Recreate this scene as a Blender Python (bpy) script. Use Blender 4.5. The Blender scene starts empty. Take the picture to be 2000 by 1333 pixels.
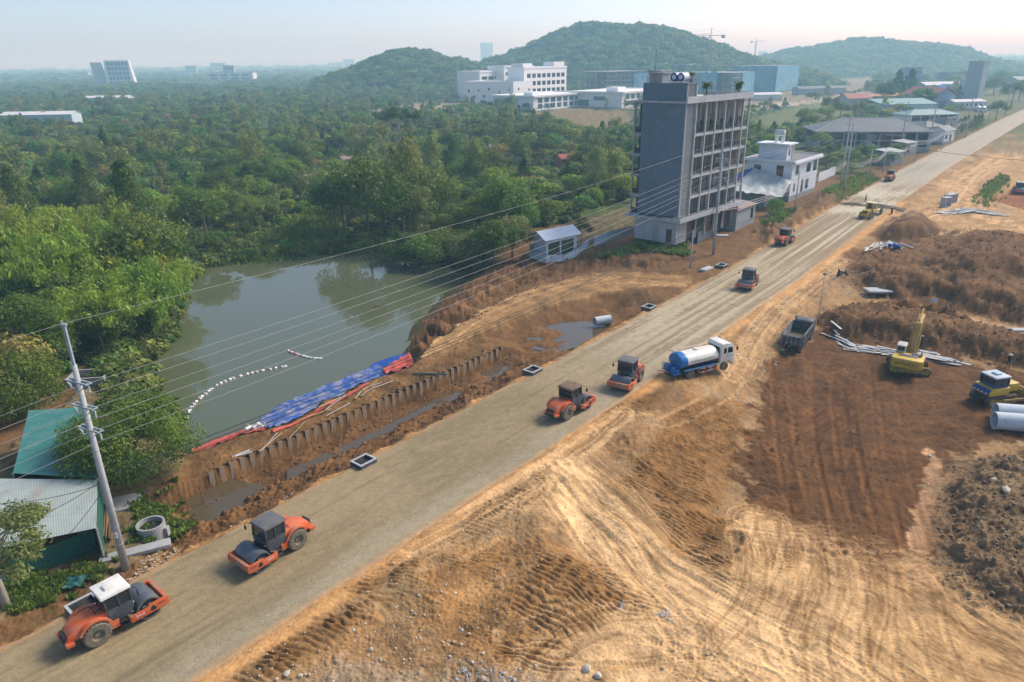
import bpy, math, random
import numpy as np
from mathutils import Vector, Matrix, Euler
random.seed(7); np.random.seed(7)
scene = bpy.context.scene
COL = scene.collection
# ---------------------------------------------------------------- camera
FPX, HY, ROLL, CAMH = 1400.0, 122.0, math.radians(0.8), 32.0
_pit = math.atan((666.5-HY)*math.cos(ROLL)/FPX)
_F = np.array([0, math.cos(_pit), -math.sin(_pit)]); _r = np.array([1., 0, 0]); _u = np.cross(_r, _F)
_R = math.cos(ROLL)*_r-math.sin(ROLL)*_u; _U = math.cos(ROLL)*_u+math.sin(ROLL)*_r
cam = bpy.data.cameras.new('camera'); cam_ob = bpy.data.objects.new('camera', cam); COL.objects.link(cam_ob)
cam.sensor_width = 36; cam.lens = 36*FPX/2000; cam.clip_start = .5; cam.clip_end = 40000
cam_ob.matrix_world = Matrix(((_R[0], _U[0], -_F[0], 0), (_R[1], _U[1], -_F[1], 0), (_R[2], _U[2], -_F[2], CAMH), (0, 0, 0, 1)))
scene.camera = cam_ob
# ---------------------------------------------------------------- light
SUN_AZ, SUN_EL = math.radians(62), math.radians(42)      # clockwise from +Y
world = bpy.data.worlds.new('World'); scene.world = world; world.use_nodes = True
_nt = world.node_tree; _bg = _nt.nodes['Background']
_sky = _nt.nodes.new('ShaderNodeTexSky'); _sky.sky_type = 'NISHITA'; _sky.sun_disc = False
_sky.sun_elevation = SUN_EL; _sky.sun_rotation = SUN_AZ; _sky.air_density = 0.6; _sky.dust_density = 1.5; _sky.ozone_density = 1.6
_nt.links.new(_sky.outputs[0], _bg.inputs[0]); _bg.inputs[1].default_value = 0.11
sun = bpy.data.lights.new('sun', 'SUN'); sun.energy = 2.0; sun.angle = math.radians(20); sun.color = (1, .94, .85)
sun_ob = bpy.data.objects.new('sun', sun); COL.objects.link(sun_ob)
_sd = Vector((math.sin(SUN_AZ)*math.cos(SUN_EL), math.cos(SUN_AZ)*math.cos(SUN_EL), math.sin(SUN_EL)))
sun_ob.rotation_euler = _sd.to_track_quat('Z', 'Y').to_euler(); sun_ob.location = (60, 40, 120)
scene.view_settings.view_transform = 'Standard'; scene.view_settings.look = 'None'
scene.view_settings.exposure = 1.04; scene.view_settings.gamma = 1
scene.render.engine = 'CYCLES'
scene.cycles.use_denoising = True; scene.cycles.max_bounces = 6; scene.cycles.diffuse_bounces = 2; scene.cycles.glossy_bounces = 3
scene.cycles.transmission_bounces = 3; scene.cycles.volume_bounces = 4; scene.cycles.transparent_max_bounces = 6
scene.cycles.caustics_reflective = False; scene.cycles.caustics_refractive = False; scene.cycles.sample_clamp_indirect = 6

# ---------------------------------------------------------------- helpers
def ground_at(px, py, z=0.0):          # photo point -> place on the level z
    d = _F+_R*(px-1000)/FPX-_U*(py-666.5)/FPX
    t = (z-CAMH)/d[2]
    return np.array([d[0]*t, d[1]*t, z])
AZ = math.radians(39.75); DX, DY = math.sin(AZ), math.cos(AZ)
def to_st(x, y): return x*DX+y*DY, x*DY-y*DX
def from_st(s, t): return s*DX+t*DY, s*DY-t*DX
ROADYAW = math.atan2(DY, DX)
def road_c(s):                         # centre line offset, slightly bending
    return np.interp(s, [-40, 20, 60, 110, 150, 190, 270, 480, 900], RC)
RC = [-39.0, -39.0, -39.0, -39.6, -41.4, -43.2, -45.2, -47.0, -48]
RHW = 5.75

class MB:
    def __init__(s): s.v = []; s.f = []; s.m = []
    def add(s, vs, fs, mi=0, M=None):
        b = len(s.v)
        if M is not None: vs = [tuple(M @ Vector(p)) for p in vs]
        s.v.extend([tuple(p) for p in vs]); s.f.extend([tuple(b+i for i in f) for f in fs]); s.m.extend([mi]*len(fs)); return s
    def box(s, c, d, mi=0, M=None, top=None):
        x, y, z = c; a, b, h = d[0]/2, d[1]/2, d[2]/2
        ta, tb = (top if top else (1, 1)); ta *= a; tb *= b
        vs = [(x-a, y-b, z-h), (x+a, y-b, z-h), (x+a, y+b, z-h), (x-a, y+b, z-h), (x-ta, y-tb, z+h), (x+ta, y-tb, z+h), (x+ta, y+tb, z+h), (x-ta, y+tb, z+h)]
        return s.add(vs, [(0, 3, 2, 1), (4, 5, 6, 7), (0, 1, 5, 4), (1, 2, 6, 5), (2, 3, 7, 6), (3, 0, 4, 7)], mi, M)
    def box2(s, x0, x1, y0, y1, z0, z1, mi=0, M=None):
        return s.box(((x0+x1)/2, (y0+y1)/2, (z0+z1)/2), (abs(x1-x0), abs(y1-y0), abs(z1-z0)), mi, M)
    def prism(s, poly, a0, a1, axis='y', mi=0, M=None, inset=0):
        n = len(poly); cx = sum(p[0] for p in poly)/n; cz = sum(p[1] for p in poly)/n
        def P(p, a):
            return {'y': (p[0], a, p[1]), 'x': (a, p[0], p[1]), 'z': (p[0], p[1], a)}[axis]
        vs = [P(p, a0) for p in poly]+[P(p, a1) for p in poly]
        fs = [tuple(range(n))[::-1], tuple(range(n, 2*n))]+[(i, (i+1) % n, n+(i+1) % n, n+i) for i in range(n)]
        return s.add(vs, fs, mi, M)
    def loft(s, sections, mi=0, M=None, caps=True):
        n = len(sections[0]); vs = [p for q in sections for p in q]; fs = []
        for k in range(len(sections)-1):
            for i in range(n):
                j = (i+1) % n; fs.append((k*n+i, k*n+j, (k+1)*n+j, (k+1)*n+i))
        if caps: fs.append(tuple(range(n))[::-1]); fs.append(tuple((len(sections)-1)*n+i for i in range(n)))
        return s.add(vs, fs, mi, M)
    def cyl(s, p0, p1, r0, r1=None, n=12, mi=0, M=None, caps=True):
        r1 = r0 if r1 is None else r1
        p0, p1 = Vector(p0), Vector(p1); d = (p1-p0).normalized()
        a = d.orthogonal().normalized(); b = d.cross(a)
        ang = [2*math.pi*i/n for i in range(n)]
        q = [[tuple(p+(a*math.cos(t)+b*math.sin(t))*r) for t in ang] for p, r in ((p0, r0), (p1, r1))]
        return s.loft(q, mi, M, caps)
    def tube(s, pts, r, n=6, mi=0, M=None):
        pts = [Vector(p) for p in pts]; secs = []; prev = None
        for i, p in enumerate(pts):
            d = (pts[min(i+1, len(pts)-1)]-pts[max(i-1, 0)]).normalized()
            a = d.orthogonal().normalized() if prev is None else (prev-d*prev.dot(d)).normalized()
            prev = a; b = d.cross(a); rr = r[i] if isinstance(r, (list, tuple)) else r
            secs.append([tuple(p+(a*math.cos(2*math.pi*k/n)+b*math.sin(2*math.pi*k/n))*rr) for k in range(n)])
        return s.loft(secs, mi, M)
    def rev(s, prof, c, axis='y', n=24, mi=0, M=None, close=False):
        # profile of (a along axis, radius)
        secs = []
        for a, r in prof:
            ring = []
            for k in range(n):
                t = 2*math.pi*k/n; u, w = r*math.cos(t), r*math.sin(t)
                ring.append({'y': (c[0]+u, c[1]+a, c[2]+w), 'x': (c[0]+a, c[1]+u, c[2]+w), 'z': (c[0]+u, c[1]+w, c[2]+a)}[axis])
            secs.append(ring)
        if close: secs.append(secs[0])
        return s.loft(secs, mi, M, caps=not close)
    def mesh(s, name, mats, smooth=False):
        me = bpy.data.meshes.new(name); me.from_pydata(s.v, [], s.f)
        for m in (mats if isinstance(mats, (list, tuple)) else [mats]): me.materials.append(m)
        if s.m and max(s.m) > 0: me.polygons.foreach_set('material_index', s.m)
        import bmesh
        bm = bmesh.new(); bm.from_mesh(me); bmesh.ops.recalc_face_normals(bm, faces=bm.faces); bm.to_mesh(me); bm.free()
        if smooth:
            me.polygons.foreach_set('use_smooth', [True]*len(me.polygons))
            if smooth != 'all': me.set_sharp_from_angle(angle=math.radians(smooth if isinstance(smooth, (int, float)) and smooth > 1 else 40))
        me.update(); return me
    def build(s, name, mats, parent=None, smooth=False, bevel=0, **tags):
        me = s.mesh(name, mats, smooth)
        if bevel:
            import bmesh
            bm = bmesh.new(); bm.from_mesh(me)
            es = [e for e in bm.edges if len(e.link_faces) == 2 and e.calc_face_angle(0) > .6]
            bmesh.ops.bevel(bm, geom=es, offset=bevel, segments=2, profile=.6, affect='EDGES', clamp_overlap=True)
            bm.to_mesh(me); bm.free()
            me.polygons.foreach_set('use_smooth', [True]*len(me.polygons)); me.set_sharp_from_angle(angle=math.radians(38))
        return link(name, me, parent, **tags)
def link(name, data, parent=None, label=None, cat=None, group=None, kind=None, loc=None, rz=None):
    o = bpy.data.objects.new(name, data); COL.objects.link(o)
    if parent is not None: o.parent = parent
    if label: o['label'] = label
    if cat: o['category'] = cat
    if group: o['group'] = group
    if kind: o['kind'] = kind
    if loc is not None: o.location = loc
    if rz is not None: o.rotation_euler = (0, 0, rz)
    return o
def thing(name, label, cat, loc=(0, 0, 0), rz=0, group=None):
    return link(name, None, None, label, cat, group, None, [float(v) for v in loc], rz)
def kids(o): return [c for c in bpy.data.objects if c.parent == o]
def copy_tree(o, parent=None, skip=()):
    c = o.copy(); COL.objects.link(c); c.parent = parent
    for ch in KIDS.get(o.name) or [k for k in bpy.data.objects if k.parent == o]:
        copy_tree(ch, c)
    return c
KIDS = {}
def text_mesh(txt, size, mat, depth=.004, align='CENTER'):
    cu = bpy.data.curves.new('lettering', 'FONT'); cu.body = txt; cu.size = size; cu.extrude = depth; cu.align_x = align; cu.align_y = 'CENTER'
    cu.resolution_u = 2
    ob = bpy.data.objects.new('lettering', cu); COL.objects.link(ob)
    bpy.context.view_layer.update()
    me = bpy.data.meshes.new_from_object(ob.evaluated_get(bpy.context.evaluated_depsgraph_get()))
    bpy.data.objects.remove(ob); me.materials.clear(); me.materials.append(mat); return me
def text(txt, size, mat, parent, loc, rot, name='lettering', **k):
    o = link(name, text_mesh(txt, size, mat, **k), parent); o.location = loc; o.rotation_euler = rot; return o

# ---------------------------------------------------------------- materials
def _n(nt, t, **k):
    n = nt.nodes.new(t)
    for a, b in k.items(): setattr(n, a, b)
    return n
def mat(name, col, rough=.6, metal=0, var=.18, scale=2.5, dirt=None, amt=0, dscale=1.2, bump=0, bscale=20, spec=.4, rand=0, emit=None, coords='Object'):
    m = bpy.data.materials.new(name); m.use_nodes = True; nt = m.node_tree; b = nt.nodes['Principled BSDF']; L = nt.links.new
    b.inputs['Roughness'].default_value = rough; b.inputs['Metallic'].default_value = metal; b.inputs['Specular IOR Level'].default_value = spec
    tc = _n(nt, 'ShaderNodeTexCoord')
    def noise(sc, det=4):
        t = _n(nt, 'ShaderNodeTexNoise'); t.inputs['Scale'].default_value = sc; t.inputs['Detail'].default_value = det; t.inputs['Roughness'].default_value = .62
        L(tc.outputs[coords], t.inputs['Vector']); return t
    n1 = noise(scale)
    hs = _n(nt, 'ShaderNodeHueSaturation'); hs.inputs['Color'].default_value = (*col, 1)
    mr = _n(nt, 'ShaderNodeMapRange'); mr.inputs[1].default_value = .25; mr.inputs[2].default_value = .75; mr.inputs[3].default_value = 1-var; mr.inputs[4].default_value = 1+var
    L(n1.outputs[0], mr.inputs[0]); v = mr.outputs[0]
    if rand:
        oi = _n(nt, 'ShaderNodeObjectInfo'); m2 = _n(nt, 'ShaderNodeMapRange'); m2.inputs[3].default_value = 1-rand; m2.inputs[4].default_value = 1+rand
        L(oi.outputs['Random'], m2.inputs[0]); mm = _n(nt, 'ShaderNodeMath', operation='MULTIPLY'); L(v, mm.inputs[0]); L(m2.outputs[0], mm.inputs[1]); v = mm.outputs[0]
    L(v, hs.inputs['Value']); c = hs.outputs[0]
    if dirt:
        n2 = noise(dscale, 6); mr2 = _n(nt, 'ShaderNodeMapRange'); mr2.inputs[1].default_value = .62-.4*amt; mr2.inputs[2].default_value = .72
        mr2.inputs[4].default_value = min(1, .35+amt); L(n2.outputs[0], mr2.inputs[0])
        mx = _n(nt, 'ShaderNodeMix', data_type='RGBA'); L(mr2.outputs[0], mx.inputs[0]); L(c, mx.inputs[6]); mx.inputs[7].default_value = (*dirt, 1); c = mx.outputs[2]
    L(c, b.inputs['Base Color'])
    if bump:
        n3 = noise(bscale, 5); bp = _n(nt, 'ShaderNodeBump'); bp.inputs['Strength'].default_value = bump; bp.inputs['Distance'].default_value = .05
        L(n3.outputs[0], bp.inputs['Height']); L(bp.outputs[0], b.inputs['Normal'])
    if emit: b.inputs['Emission Color'].default_value = (*emit, 1); b.inputs['Emission Strength'].default_value = 1
    return m
def glass_mat(name, col=(.02, .025, .03), rough=.08):
    m = mat(name, col, rough, 0, .3, 1.5, spec=.6); return m
DUST = (.34, .23, .13)
M = {}
# ================================================================ ground
def _hash(ix, iy, seed):
    h = (ix.astype(np.int64)*374761393+iy.astype(np.int64)*668265263+seed*974634777) & 0xffffffff
    h = ((h ^ (h >> 13))*1274126177) & 0xffffffff
    return ((h ^ (h >> 16)) & 0xffff)/65535.0
def pn(x, y, seed=0):
    ix = np.floor(x); iy = np.floor(y); fx = x-ix; fy = y-iy
    u = fx*fx*fx*(fx*(fx*6-15)+10); v = fy*fy*fy*(fy*(fy*6-15)+10)
    def g(i, j):
        a = _hash(ix+i, iy+j, seed)*6.2831853
        return np.cos(a)*(fx-i)+np.sin(a)*(fy-j)
    a = g(0, 0)*(1-u)+g(1, 0)*u; b = g(0, 1)*(1-u)+g(1, 1)*u
    return (a*(1-v)+b*v)*1.5
def fbm(x, y, o=4, seed=0, gain=.5):
    r = 0; a = 1
    for k in range(o): r = r+a*pn(x*2**k+k*7.1, y*2**k-k*3.3, seed+k); a *= gain
    return r
def sst(a, b, x):
    t = np.clip((x-a)/(b-a), 0, 1); return t*t*(3-2*t)
def sdf_poly(X, Y, P):                 # positive inside
    d = np.full(X.shape, 1e9); inside = np.zeros(X.shape, bool); n = len(P)
    for i in range(n):
        ax, ay = P[i]; bx, by = P[(i+1) % n]; ex, ey = bx-ax, by-ay
        t = np.clip(((X-ax)*ex+(Y-ay)*ey)/(ex*ex+ey*ey+1e-12), 0, 1)
        d = np.minimum(d, (X-ax-t*ex)**2+(Y-ay-t*ey)**2)
        c = ((ay > Y) != (by > Y)) & (X < (bx-ax)*(Y-ay)/(by-ay+1e-12)+ax); inside ^= c
    d = np.sqrt(d); return np.where(inside, d, -d)
def sd_line(X, Y, P):                  # distance to a polyline, side, length along
    best = np.full(X.shape, 1e9); side = np.zeros(X.shape); along = np.zeros(X.shape); acc = 0
    for i in range(len(P)-1):
        ax, ay = P[i]; bx, by = P[i+1]; ex, ey = bx-ax, by-ay; l = math.hypot(ex, ey)
        t = np.clip(((X-ax)*ex+(Y-ay)*ey)/(l*l), 0, 1); d = np.hypot(X-ax-t*ex, Y-ay-t*ey)
        m = d < best; best = np.where(m, d, best)
        side = np.where(m, np.sign(ex*(Y-ay)-ey*(X-ax)), side); along = np.where(m, acc+t*l, along); acc += l
    return best, side, along
def smooth_line(P, n=6):
    P = [np.array(p, float) for p in P]; out = []
    for i in range(len(P)-1):
        p0, p1, p2, p3 = P[max(i-1, 0)], P[i], P[i+1], P[min(i+2, len(P)-1)]
        for k in range(n):
            t = k/n; out.append(.5*((2*p1)+(-p0+p2)*t+(2*p0-5*p1+4*p2-p3)*t*t+(-p0+3*p1-3*p2+p3)*t**3))
    out.append(P[-1]); return out
def G(pts, z=0): return [tuple(ground_at(a, b, z)[:2]) for a, b in pts]

WATER_Z = -2.2
POND = G([(296, 800), (330, 845), (366, 880), (440, 852), (482, 838), (520, 815), (580, 780), (650, 745), (720, 715), (770, 692), (788, 670), (800, 640), (830, 612), (868, 572), (900, 548), (912, 525), (900, 508), (850, 500), (760, 490), (640, 493), (520, 503), (430, 513), (375, 523), (352, 560), (330, 620), (312, 680), (282, 705), (268, 722), (282, 760)], WATER_Z)
PILE = smooth_line(G([(402, 930), (560, 862), (700, 802), (860, 734), (980, 681)], -.6), 4)
TAN, TAN2, SOIL, DARK, RED, CLOD, OLIVE, GREEN, GREENB, GREY = map(np.array, [(.53, .36, .205), (.41, .265, .14), (.215, .118, .052), (.12, .066, .032), (.092, .046, .021), (.17, .118, .07), (.265, .205, .112), (.055, .085, .028), (.10, .105, .04), (.27, .235, .185)])
def sat(c, k=1.2):
    c = np.asarray(c, float); l = c@np.array((.25, .6, .15)); return np.clip(l[..., None]+(c-l[..., None])*k, .006, .85)
def trace(pts, z=0): return smooth_line(G(pts, z), 5)
# patches: name, outline in the photo, level, edge softness (m), new level (None keep), colour, strength, roughness (m), edge raggedness
PATCH = [
    ('wood', [(-900, 720), (0, 800), (150, 705), (270, 715), (360, 560), (372, 515), (640, 485), (880, 485), (1000, 470), (1040, 440), (1235, 415), (1245, 380), (1500, 300), (1750, 235), (1950, 170), (2600, 130), (2600, 108), (1000, 128), (-900, 152)], 0, 3, -.6, GREEN, .92, .25, 2),
    ('reed_slope', [(425, 506), (540, 462), (640, 400), (690, 415), (650, 478), (560, 497)], -1, 2, None, (.15, .155, .065), .8, .15, 2),
    ('wood_right', [(1480, 300), (1600, 290), (1690, 285), (1720, 320), (1640, 345), (1600, 330), (1500, 330)], 0, 2, None, GREEN, .8, .2, 2),
    ('clearing', [(1010, 222), (1100, 212), (1240, 215), (1240, 262), (1170, 268), (1080, 250), (1020, 240)], 0, 6, None, (.20, .14, .075), .8, .2, 9),
    ('siteground', [(730, 214), (830, 200), (1000, 196), (1260, 190), (1450, 176), (1450, 196), (1250, 212), (1000, 212), (840, 216), (740, 222)], 0, 6, None, (.30, .24, .17), .8, .2, 9),
    ('siteroad', [(1420, 228), (1500, 212), (1620, 190), (1700, 172), (1710, 150), (1450, 168), (1440, 190)], 0, 6, None, (.27, .21, .14), .7, .2, 9),
    ('meadow', [(1440, 240), (1560, 205), (1690, 180), (1720, 196), (1640, 230), (1500, 262)], 0, 4, None, (.13, .14, .06), .8, .2, 5),
    ('siteroad2', [(1470, 203), (1560, 198), (1660, 182), (1725, 172), (1725, 178), (1640, 194), (1560, 204), (1470, 209)], 0, 1, None, (.42, .37, .28), .9, .1, 1),
    ('track_a', [(570, 342), (640, 330), (665, 322), (672, 328), (640, 338), (580, 350)], 0, .6, None, (.34, .31, .27), .9, .1, 1),
    ('track_b', [(735, 300), (775, 288), (780, 294), (745, 308)], 0, .6, None, (.40, .25, .13), .9, .1, 1),
    ('track_c', [(940, 330), (1000, 326), (1095, 325), (1095, 334), (1040, 340), (960, 337)], 0, .6, None, (.44, .29, .15), .9, .1, 1),
    ('bank_left', [(790, 680), (830, 615), (880, 570), (960, 530), (1020, 500), (1060, 515), (1130, 505), (1200, 490), (1250, 480), (1330, 505), (1290, 530), (1180, 520), (1060, 545), (950, 590), (860, 650), (830, 690)], -.6, 1.2, .15, np.array((.14, .079, .04)), 1, .38, 1.2),
    ('side_track', [(815, 700), (850, 660), (940, 605), (1050, 560), (1180, 530), (1300, 535), (1360, 545), (1330, 560), (1200, 568), (1090, 590), (1000, 622), (920, 655), (860, 690)], -.5, 1.0, -.5, np.array((.27, .17, .085)), .95, .06, .8),
    ('tooth_face', [(1190, 490), (1255, 472), (1340, 482), (1380, 500), (1330, 520), (1250, 505)], -.2, .8, None, np.array((.13, .075, .036)), .9, .15, .4),
    ('building_ground', [(1120, 470), (1240, 440), (1250, 470), (1340, 480), (1480, 395), (1620, 300), (1500, 290), (1300, 380), (1130, 430)], .2, 1.2, .9, (.11, .10, .05), .85, .12, .8),
    ('shed_yard', [(1020, 495), (1060, 510), (1130, 500), (1180, 470), (1140, 440), (1080, 450)], .3, 1.0, .3, (.13, .105, .055), .9, .06, .5),
    ('yard', [(-300, 1000), (0, 880), (150, 760), (330, 830), (360, 900), (300, 960), (330, 1050), (200, 1120), (0, 1200), (-200, 1300)], 0, 1.5, -.25, (.16, .13, .075), .8, .1, 1),
    ('left_bank_shore', [(140, 690), (260, 700), (290, 740), (180, 730), (130, 720)], 0, 1, None, (.17, .115, .06), .9, .1, .6),
    # right hand side
    ('junction', [(1060, 905), (1120, 890), (1190, 960), (1300, 1060), (1420, 1130), (1600, 1220), (1760, 1333), (1900, 1420), (1500, 1420), (1400, 1333), (1330, 1240), (1180, 1080), (1100, 1000)], -.5, 1.2, None, TAN*1.1, .9, .03, 1.0),
    ('mid_brown', [(1200, 960), (1290, 850), (1340, 790), (1420, 765), (1470, 790), (1450, 860), (1420, 960), (1440, 1060), (1420, 1110), (1330, 1060), (1260, 1000)], -1, 1.2, None, SOIL*1.05, .8, .12, 1.4),
    ('fore_brown', [(840, 1100), (940, 1060), (1060, 1040), (1180, 1080), (1280, 1140), (1310, 1180), (1180, 1230), (1120, 1290), (980, 1290), (880, 1230), (800, 1180)], -.3, 1.5, None, SOIL*1.25, .65, .14, 1.6),
    ('fore_grey', [(560, 1333), (700, 1290), (860, 1280), (1000, 1290), (1230, 1300), (1300, 1333), (1300, 1420), (500, 1420)], -.3, 1.5, None, np.array((.24, .19, .135)), .7, .16, 1.6),
    ('tan_flat', [(1130, 1180), (1320, 1150), (1420, 1200), (1500, 1333), (1500, 1420), (1180, 1333), (1110, 1260)], -.6, .8, None, TAN*.92, .9, .05, .9),
    ('tan_low', [(1450, 1000), (1530, 1010), (1640, 1060), (1700, 1110), (1800, 1110), (1850, 1160), (2000, 1230), (2100, 1420), (1700, 1420), (1560, 1190), (1420, 1120), (1440, 1050)], -1.8, 1, -1.9, TAN2*.92, .9, .06, 1.2),
    ('pit', [(1512, 690), (1570, 655), (1640, 640), (1740, 650), (1850, 690), (1920, 712), (2080, 730), (2100, 860), (1930, 860), (1880, 890), (1845, 930), (1820, 1000), (1790, 1060), (1700, 1120), (1640, 1075), (1560, 1020), (1500, 995), (1440, 960), (1430, 900), (1470, 830), (1484, 760), (1490, 715)], -2.2, .9, -2.3, RED, .95, .16, 2.6),
    ('pit_dip', [(1590, 760), (1660, 760), (1680, 1000), (1600, 1000), (1570, 880)], -2.2, 1.5, -2.6, RED*.95, .5, .08, .3),
    ('pale_strip', [(1815, 880), (1840, 900), (1822, 1000), (1800, 1090), (1830, 1200), (1800, 1210), (1770, 1090), (1790, 1000), (1805, 940)], -2.2, .35, None, (.42, .265, .16), .9, .04, .6),
    ('spoil', [(1838, 930), (1880, 885), (1940, 868), (2120, 845), (2250, 1250), (2050, 1220), (1930, 1170), (1850, 1120), (1822, 1060)], -1.2, 2.2, -1.1, CLOD, .93, .42, 1.3),
    ('ridge_c', [(1590, 610), (1640, 590), (1720, 585), (1860, 600), (2000, 650), (2100, 680), (2100, 720), (1990, 700), (1850, 672), (1700, 650), (1610, 640)], -1.0, 1.6, -.1, np.array((.135, .074, .036)), .95, .4, .7),
    ('heap_b', [(1640, 500), (1740, 470), (1830, 445), (1960, 450), (2120, 480), (2120, 640), (1960, 610), (1830, 580), (1700, 560), (1640, 530)], -.5, 3, .7, np.array((.135, .074, .036)), .95, .42, 1.2),
    ('tan_far', [(1720, 470), (1800, 440), (1850, 455), (2010, 455), (2120, 420), (2120, 300), (1950, 300), (1850, 350), (1790, 400), (1740, 440)], -.3, 2, -.5, TAN2*.95, .8, .1, 2.5),
    ('heap_a', [(1700, 458), (1740, 425), (1790, 415), (1830, 432), (1850, 460), (1780, 472), (1720, 470)], 0, 2.2, 2.5, np.array((.13, .072, .036)), .95, .22, .8),
    ('heap_b2', [(1790, 520), (1850, 475), (1930, 462), (2060, 480), (2080, 560), (1960, 555), (1850, 560)], 0, 3.5, 3.0, np.array((.128, .070, .034)), .9, .42, 1),
    ('trench_r', [(1740, 600), (1800, 603), (1900, 622), (2060, 655), (2060, 668), (1890, 636), (1790, 614), (1740, 608)], -1, .5, -1.7, SOIL*.55, .9, .08, .3),
    ('roller_lane', [(1930, 392), (1990, 372), (2100, 350), (2100, 420), (2020, 420), (1955, 400)], -1, .8, -1.2, (.20, .085, .038), .95, .05, .4),
    ('weeds_r', [(1908, 385), (1925, 360), (1955, 340), (1975, 350), (1950, 375), (1925, 395)], 0, 1, .3, (.10, .11, .045), .8, .1, .8),
    ('road_bank_far', [(1500, 480), (1470, 450), (1560, 400), (1640, 350), (1720, 335), (1640, 395)], .3, 2, 1.0, np.array((.14, .085, .043)), .9, .45, 1.2),
]
PATCH = [(n, G(p, z), z, sf, nl, None if c is None else np.array(c), st_, ro, rg) for n, p, z, sf, nl, c, st_, ro, rg in PATCH]
# ridged patches left by tracks: outline, level, centre of the ridge rings (photo), spacing m, height m, colour, strength
RIDGE = [
    ([(995, 985), (1035, 935), (1075, 925), (1080, 950), (1020, 985)], (1010, 4000), .34, .07, SOIL*.62, .8),
    ([(905, 1030), (985, 985), (985, 1005), (920, 1050), (880, 1075), (865, 1060)], (900, 4000), .34, .07, SOIL*.62, .85),
    ([(690, 1150), (790, 1105), (830, 1105), (790, 1150), (700, 1178), (680, 1165)], (720, 4500), .36, .08, SOIL*.7, .75),
    ([(620, 1225), (690, 1195), (705, 1210), (640, 1245), (590, 1265)], (640, 5000), .38, .08, SOIL*.72, .75),
    ([(505, 1300), (580, 1270), (600, 1280), (560, 1315), (500, 1333), (470, 1333)], (540, 5000), .38, .08, SOIL*.72, .75),
    ([(860, 1090), (960, 1075), (1000, 1100), (930, 1120), (870, 1120)], (900, 4000), .36, .06, SOIL*.9, .5),
    ([(1010, 1130), (1070, 1085), (1150, 1095), (1200, 1160), (1190, 1225), (1100, 1245), (1030, 1215), (990, 1180)], (800, 1420), .5, .06, SOIL*.9, .6),
    ([(1050, 1110), (1100, 1080), (1230, 1100), (1300, 1160), (1190, 1180), (1100, 1130)], (960, 2300), .46, .06, SOIL*.85, .65),
    ([(960, 1240), (1080, 1235), (1120, 1265), (1060, 1285), (970, 1275)], (1000, 3000), .38, .08, SOIL*.72, .7),
    ([(1115, 870), (1180, 838), (1220, 815), (1225, 832), (1170, 865), (1130, 895), (1100, 900)], (1700, 1900), .32, .06, SOIL*.6, .85),
    ([(1170, 812), (1260, 775), (1310, 770), (1270, 800), (1190, 828)], (1100, 3000), .3, .05, SOIL*.7, .7),
    ([(1210, 945), (1280, 870), (1330, 800), (1400, 770), (1455, 800), (1450, 850), (1380, 890), (1400, 960), (1330, 980), (1250, 965)], (1560, 560), .42, .10, SOIL*.85, .8),
    ([(1280, 980), (1420, 985), (1440, 1060), (1410, 1100), (1350, 1060), (1290, 1010)], (1000, 1500), .40, .09, SOIL*.8, .7),
    ([(1340, 1060), (1400, 1050), (1440, 1100), (1420, 1120)], (1000, 1700), .36, .07, CLOD, .6),
    ([(1500, 1045), (1560, 1030), (1580, 1060), (1530, 1085), (1500, 1070)], (1535, 1060), .3, .06, SOIL*.9, .6),
    ([(1470, 1040), (1530, 1025), (1480, 1075), (1465, 1060)], (1535, 1060), .3, .06, SOIL*.8, .6),
    ([(500, 985), (640, 900), (760, 840), (860, 790), (850, 800), (760, 862), (660, 930), (520, 1010)], (200, 500), .5, .13, DARK*1.1, .5),
]
RIDGE = [(G(p, -.6), tuple(ground_at(c[0], c[1], -.6)[:2]) if c[1] > 130 else c, w, a, col, st_) for p, c, w, a, col, st_ in RIDGE]
# wheel and crawler tracks: line, level, half gauge, tread width, depth, colour, strength, cross marks
TRACK = []
def tr(pts, z=-.5, hg=.95, tw=.5, dep=.05, col=None, stg=.5, tread=.7): TRACK.append((trace(pts, z), hg, tw, dep, TAN*1.08 if col is None else np.array(col), stg, tread))
tr([(1080, 915), (1180, 1000), (1300, 1090), (1480, 1190), (1700, 1333)]); tr([(1110, 930), (1230, 1040), (1400, 1150), (1560, 1230), (1760, 1350)], hg=1.1)
tr([(1060, 940), (1170, 1060), (1290, 1160), (1420, 1290), (1480, 1390)], col=TAN2*.8); tr([(1090, 905), (1240, 1010), (1460, 1130), (1640, 1210), (1850, 1350)], col=SOIL*1.3, stg=.35)
tr([(1150, 850), (1100, 900), (1130, 960), (1240, 1060)], col=TAN, stg=.6); tr([(1220, 810), (1120, 890), (1040, 950), (930, 1010), (840, 1050), (740, 1110)], z=-.3, col=TAN, stg=.55)
tr([(1080, 930), (1000, 1010), (900, 1070), (820, 1100)], z=-.2, hg=.8, col=TAN, stg=.4); tr([(1100, 960), (1180, 1000), (1260, 1090), (1330, 1180), (1340, 1260)], col=SOIL, stg=.5)
tr([(1350, 1230), (1240, 1180), (1130, 1190), (1000, 1230)], col=TAN, stg=.5); tr([(1500, 1300), (1300, 1240), (1150, 1250)], col=TAN2, stg=.4); tr([(1520, 1350), (1380, 1270), (1200, 1290)], col=TAN2, stg=.4)
for k, x in enumerate((1520, 1560, 1600, 1640, 1680, 1730)):
    tr([(x, 700+k*4), (x+8, 800), (x+20, 900), (x+44, 1000), (x+62, 1075)], z=-2.3, hg=.9, tw=.5, dep=.06, col=RED*1.9, stg=.5, tread=1)
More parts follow.
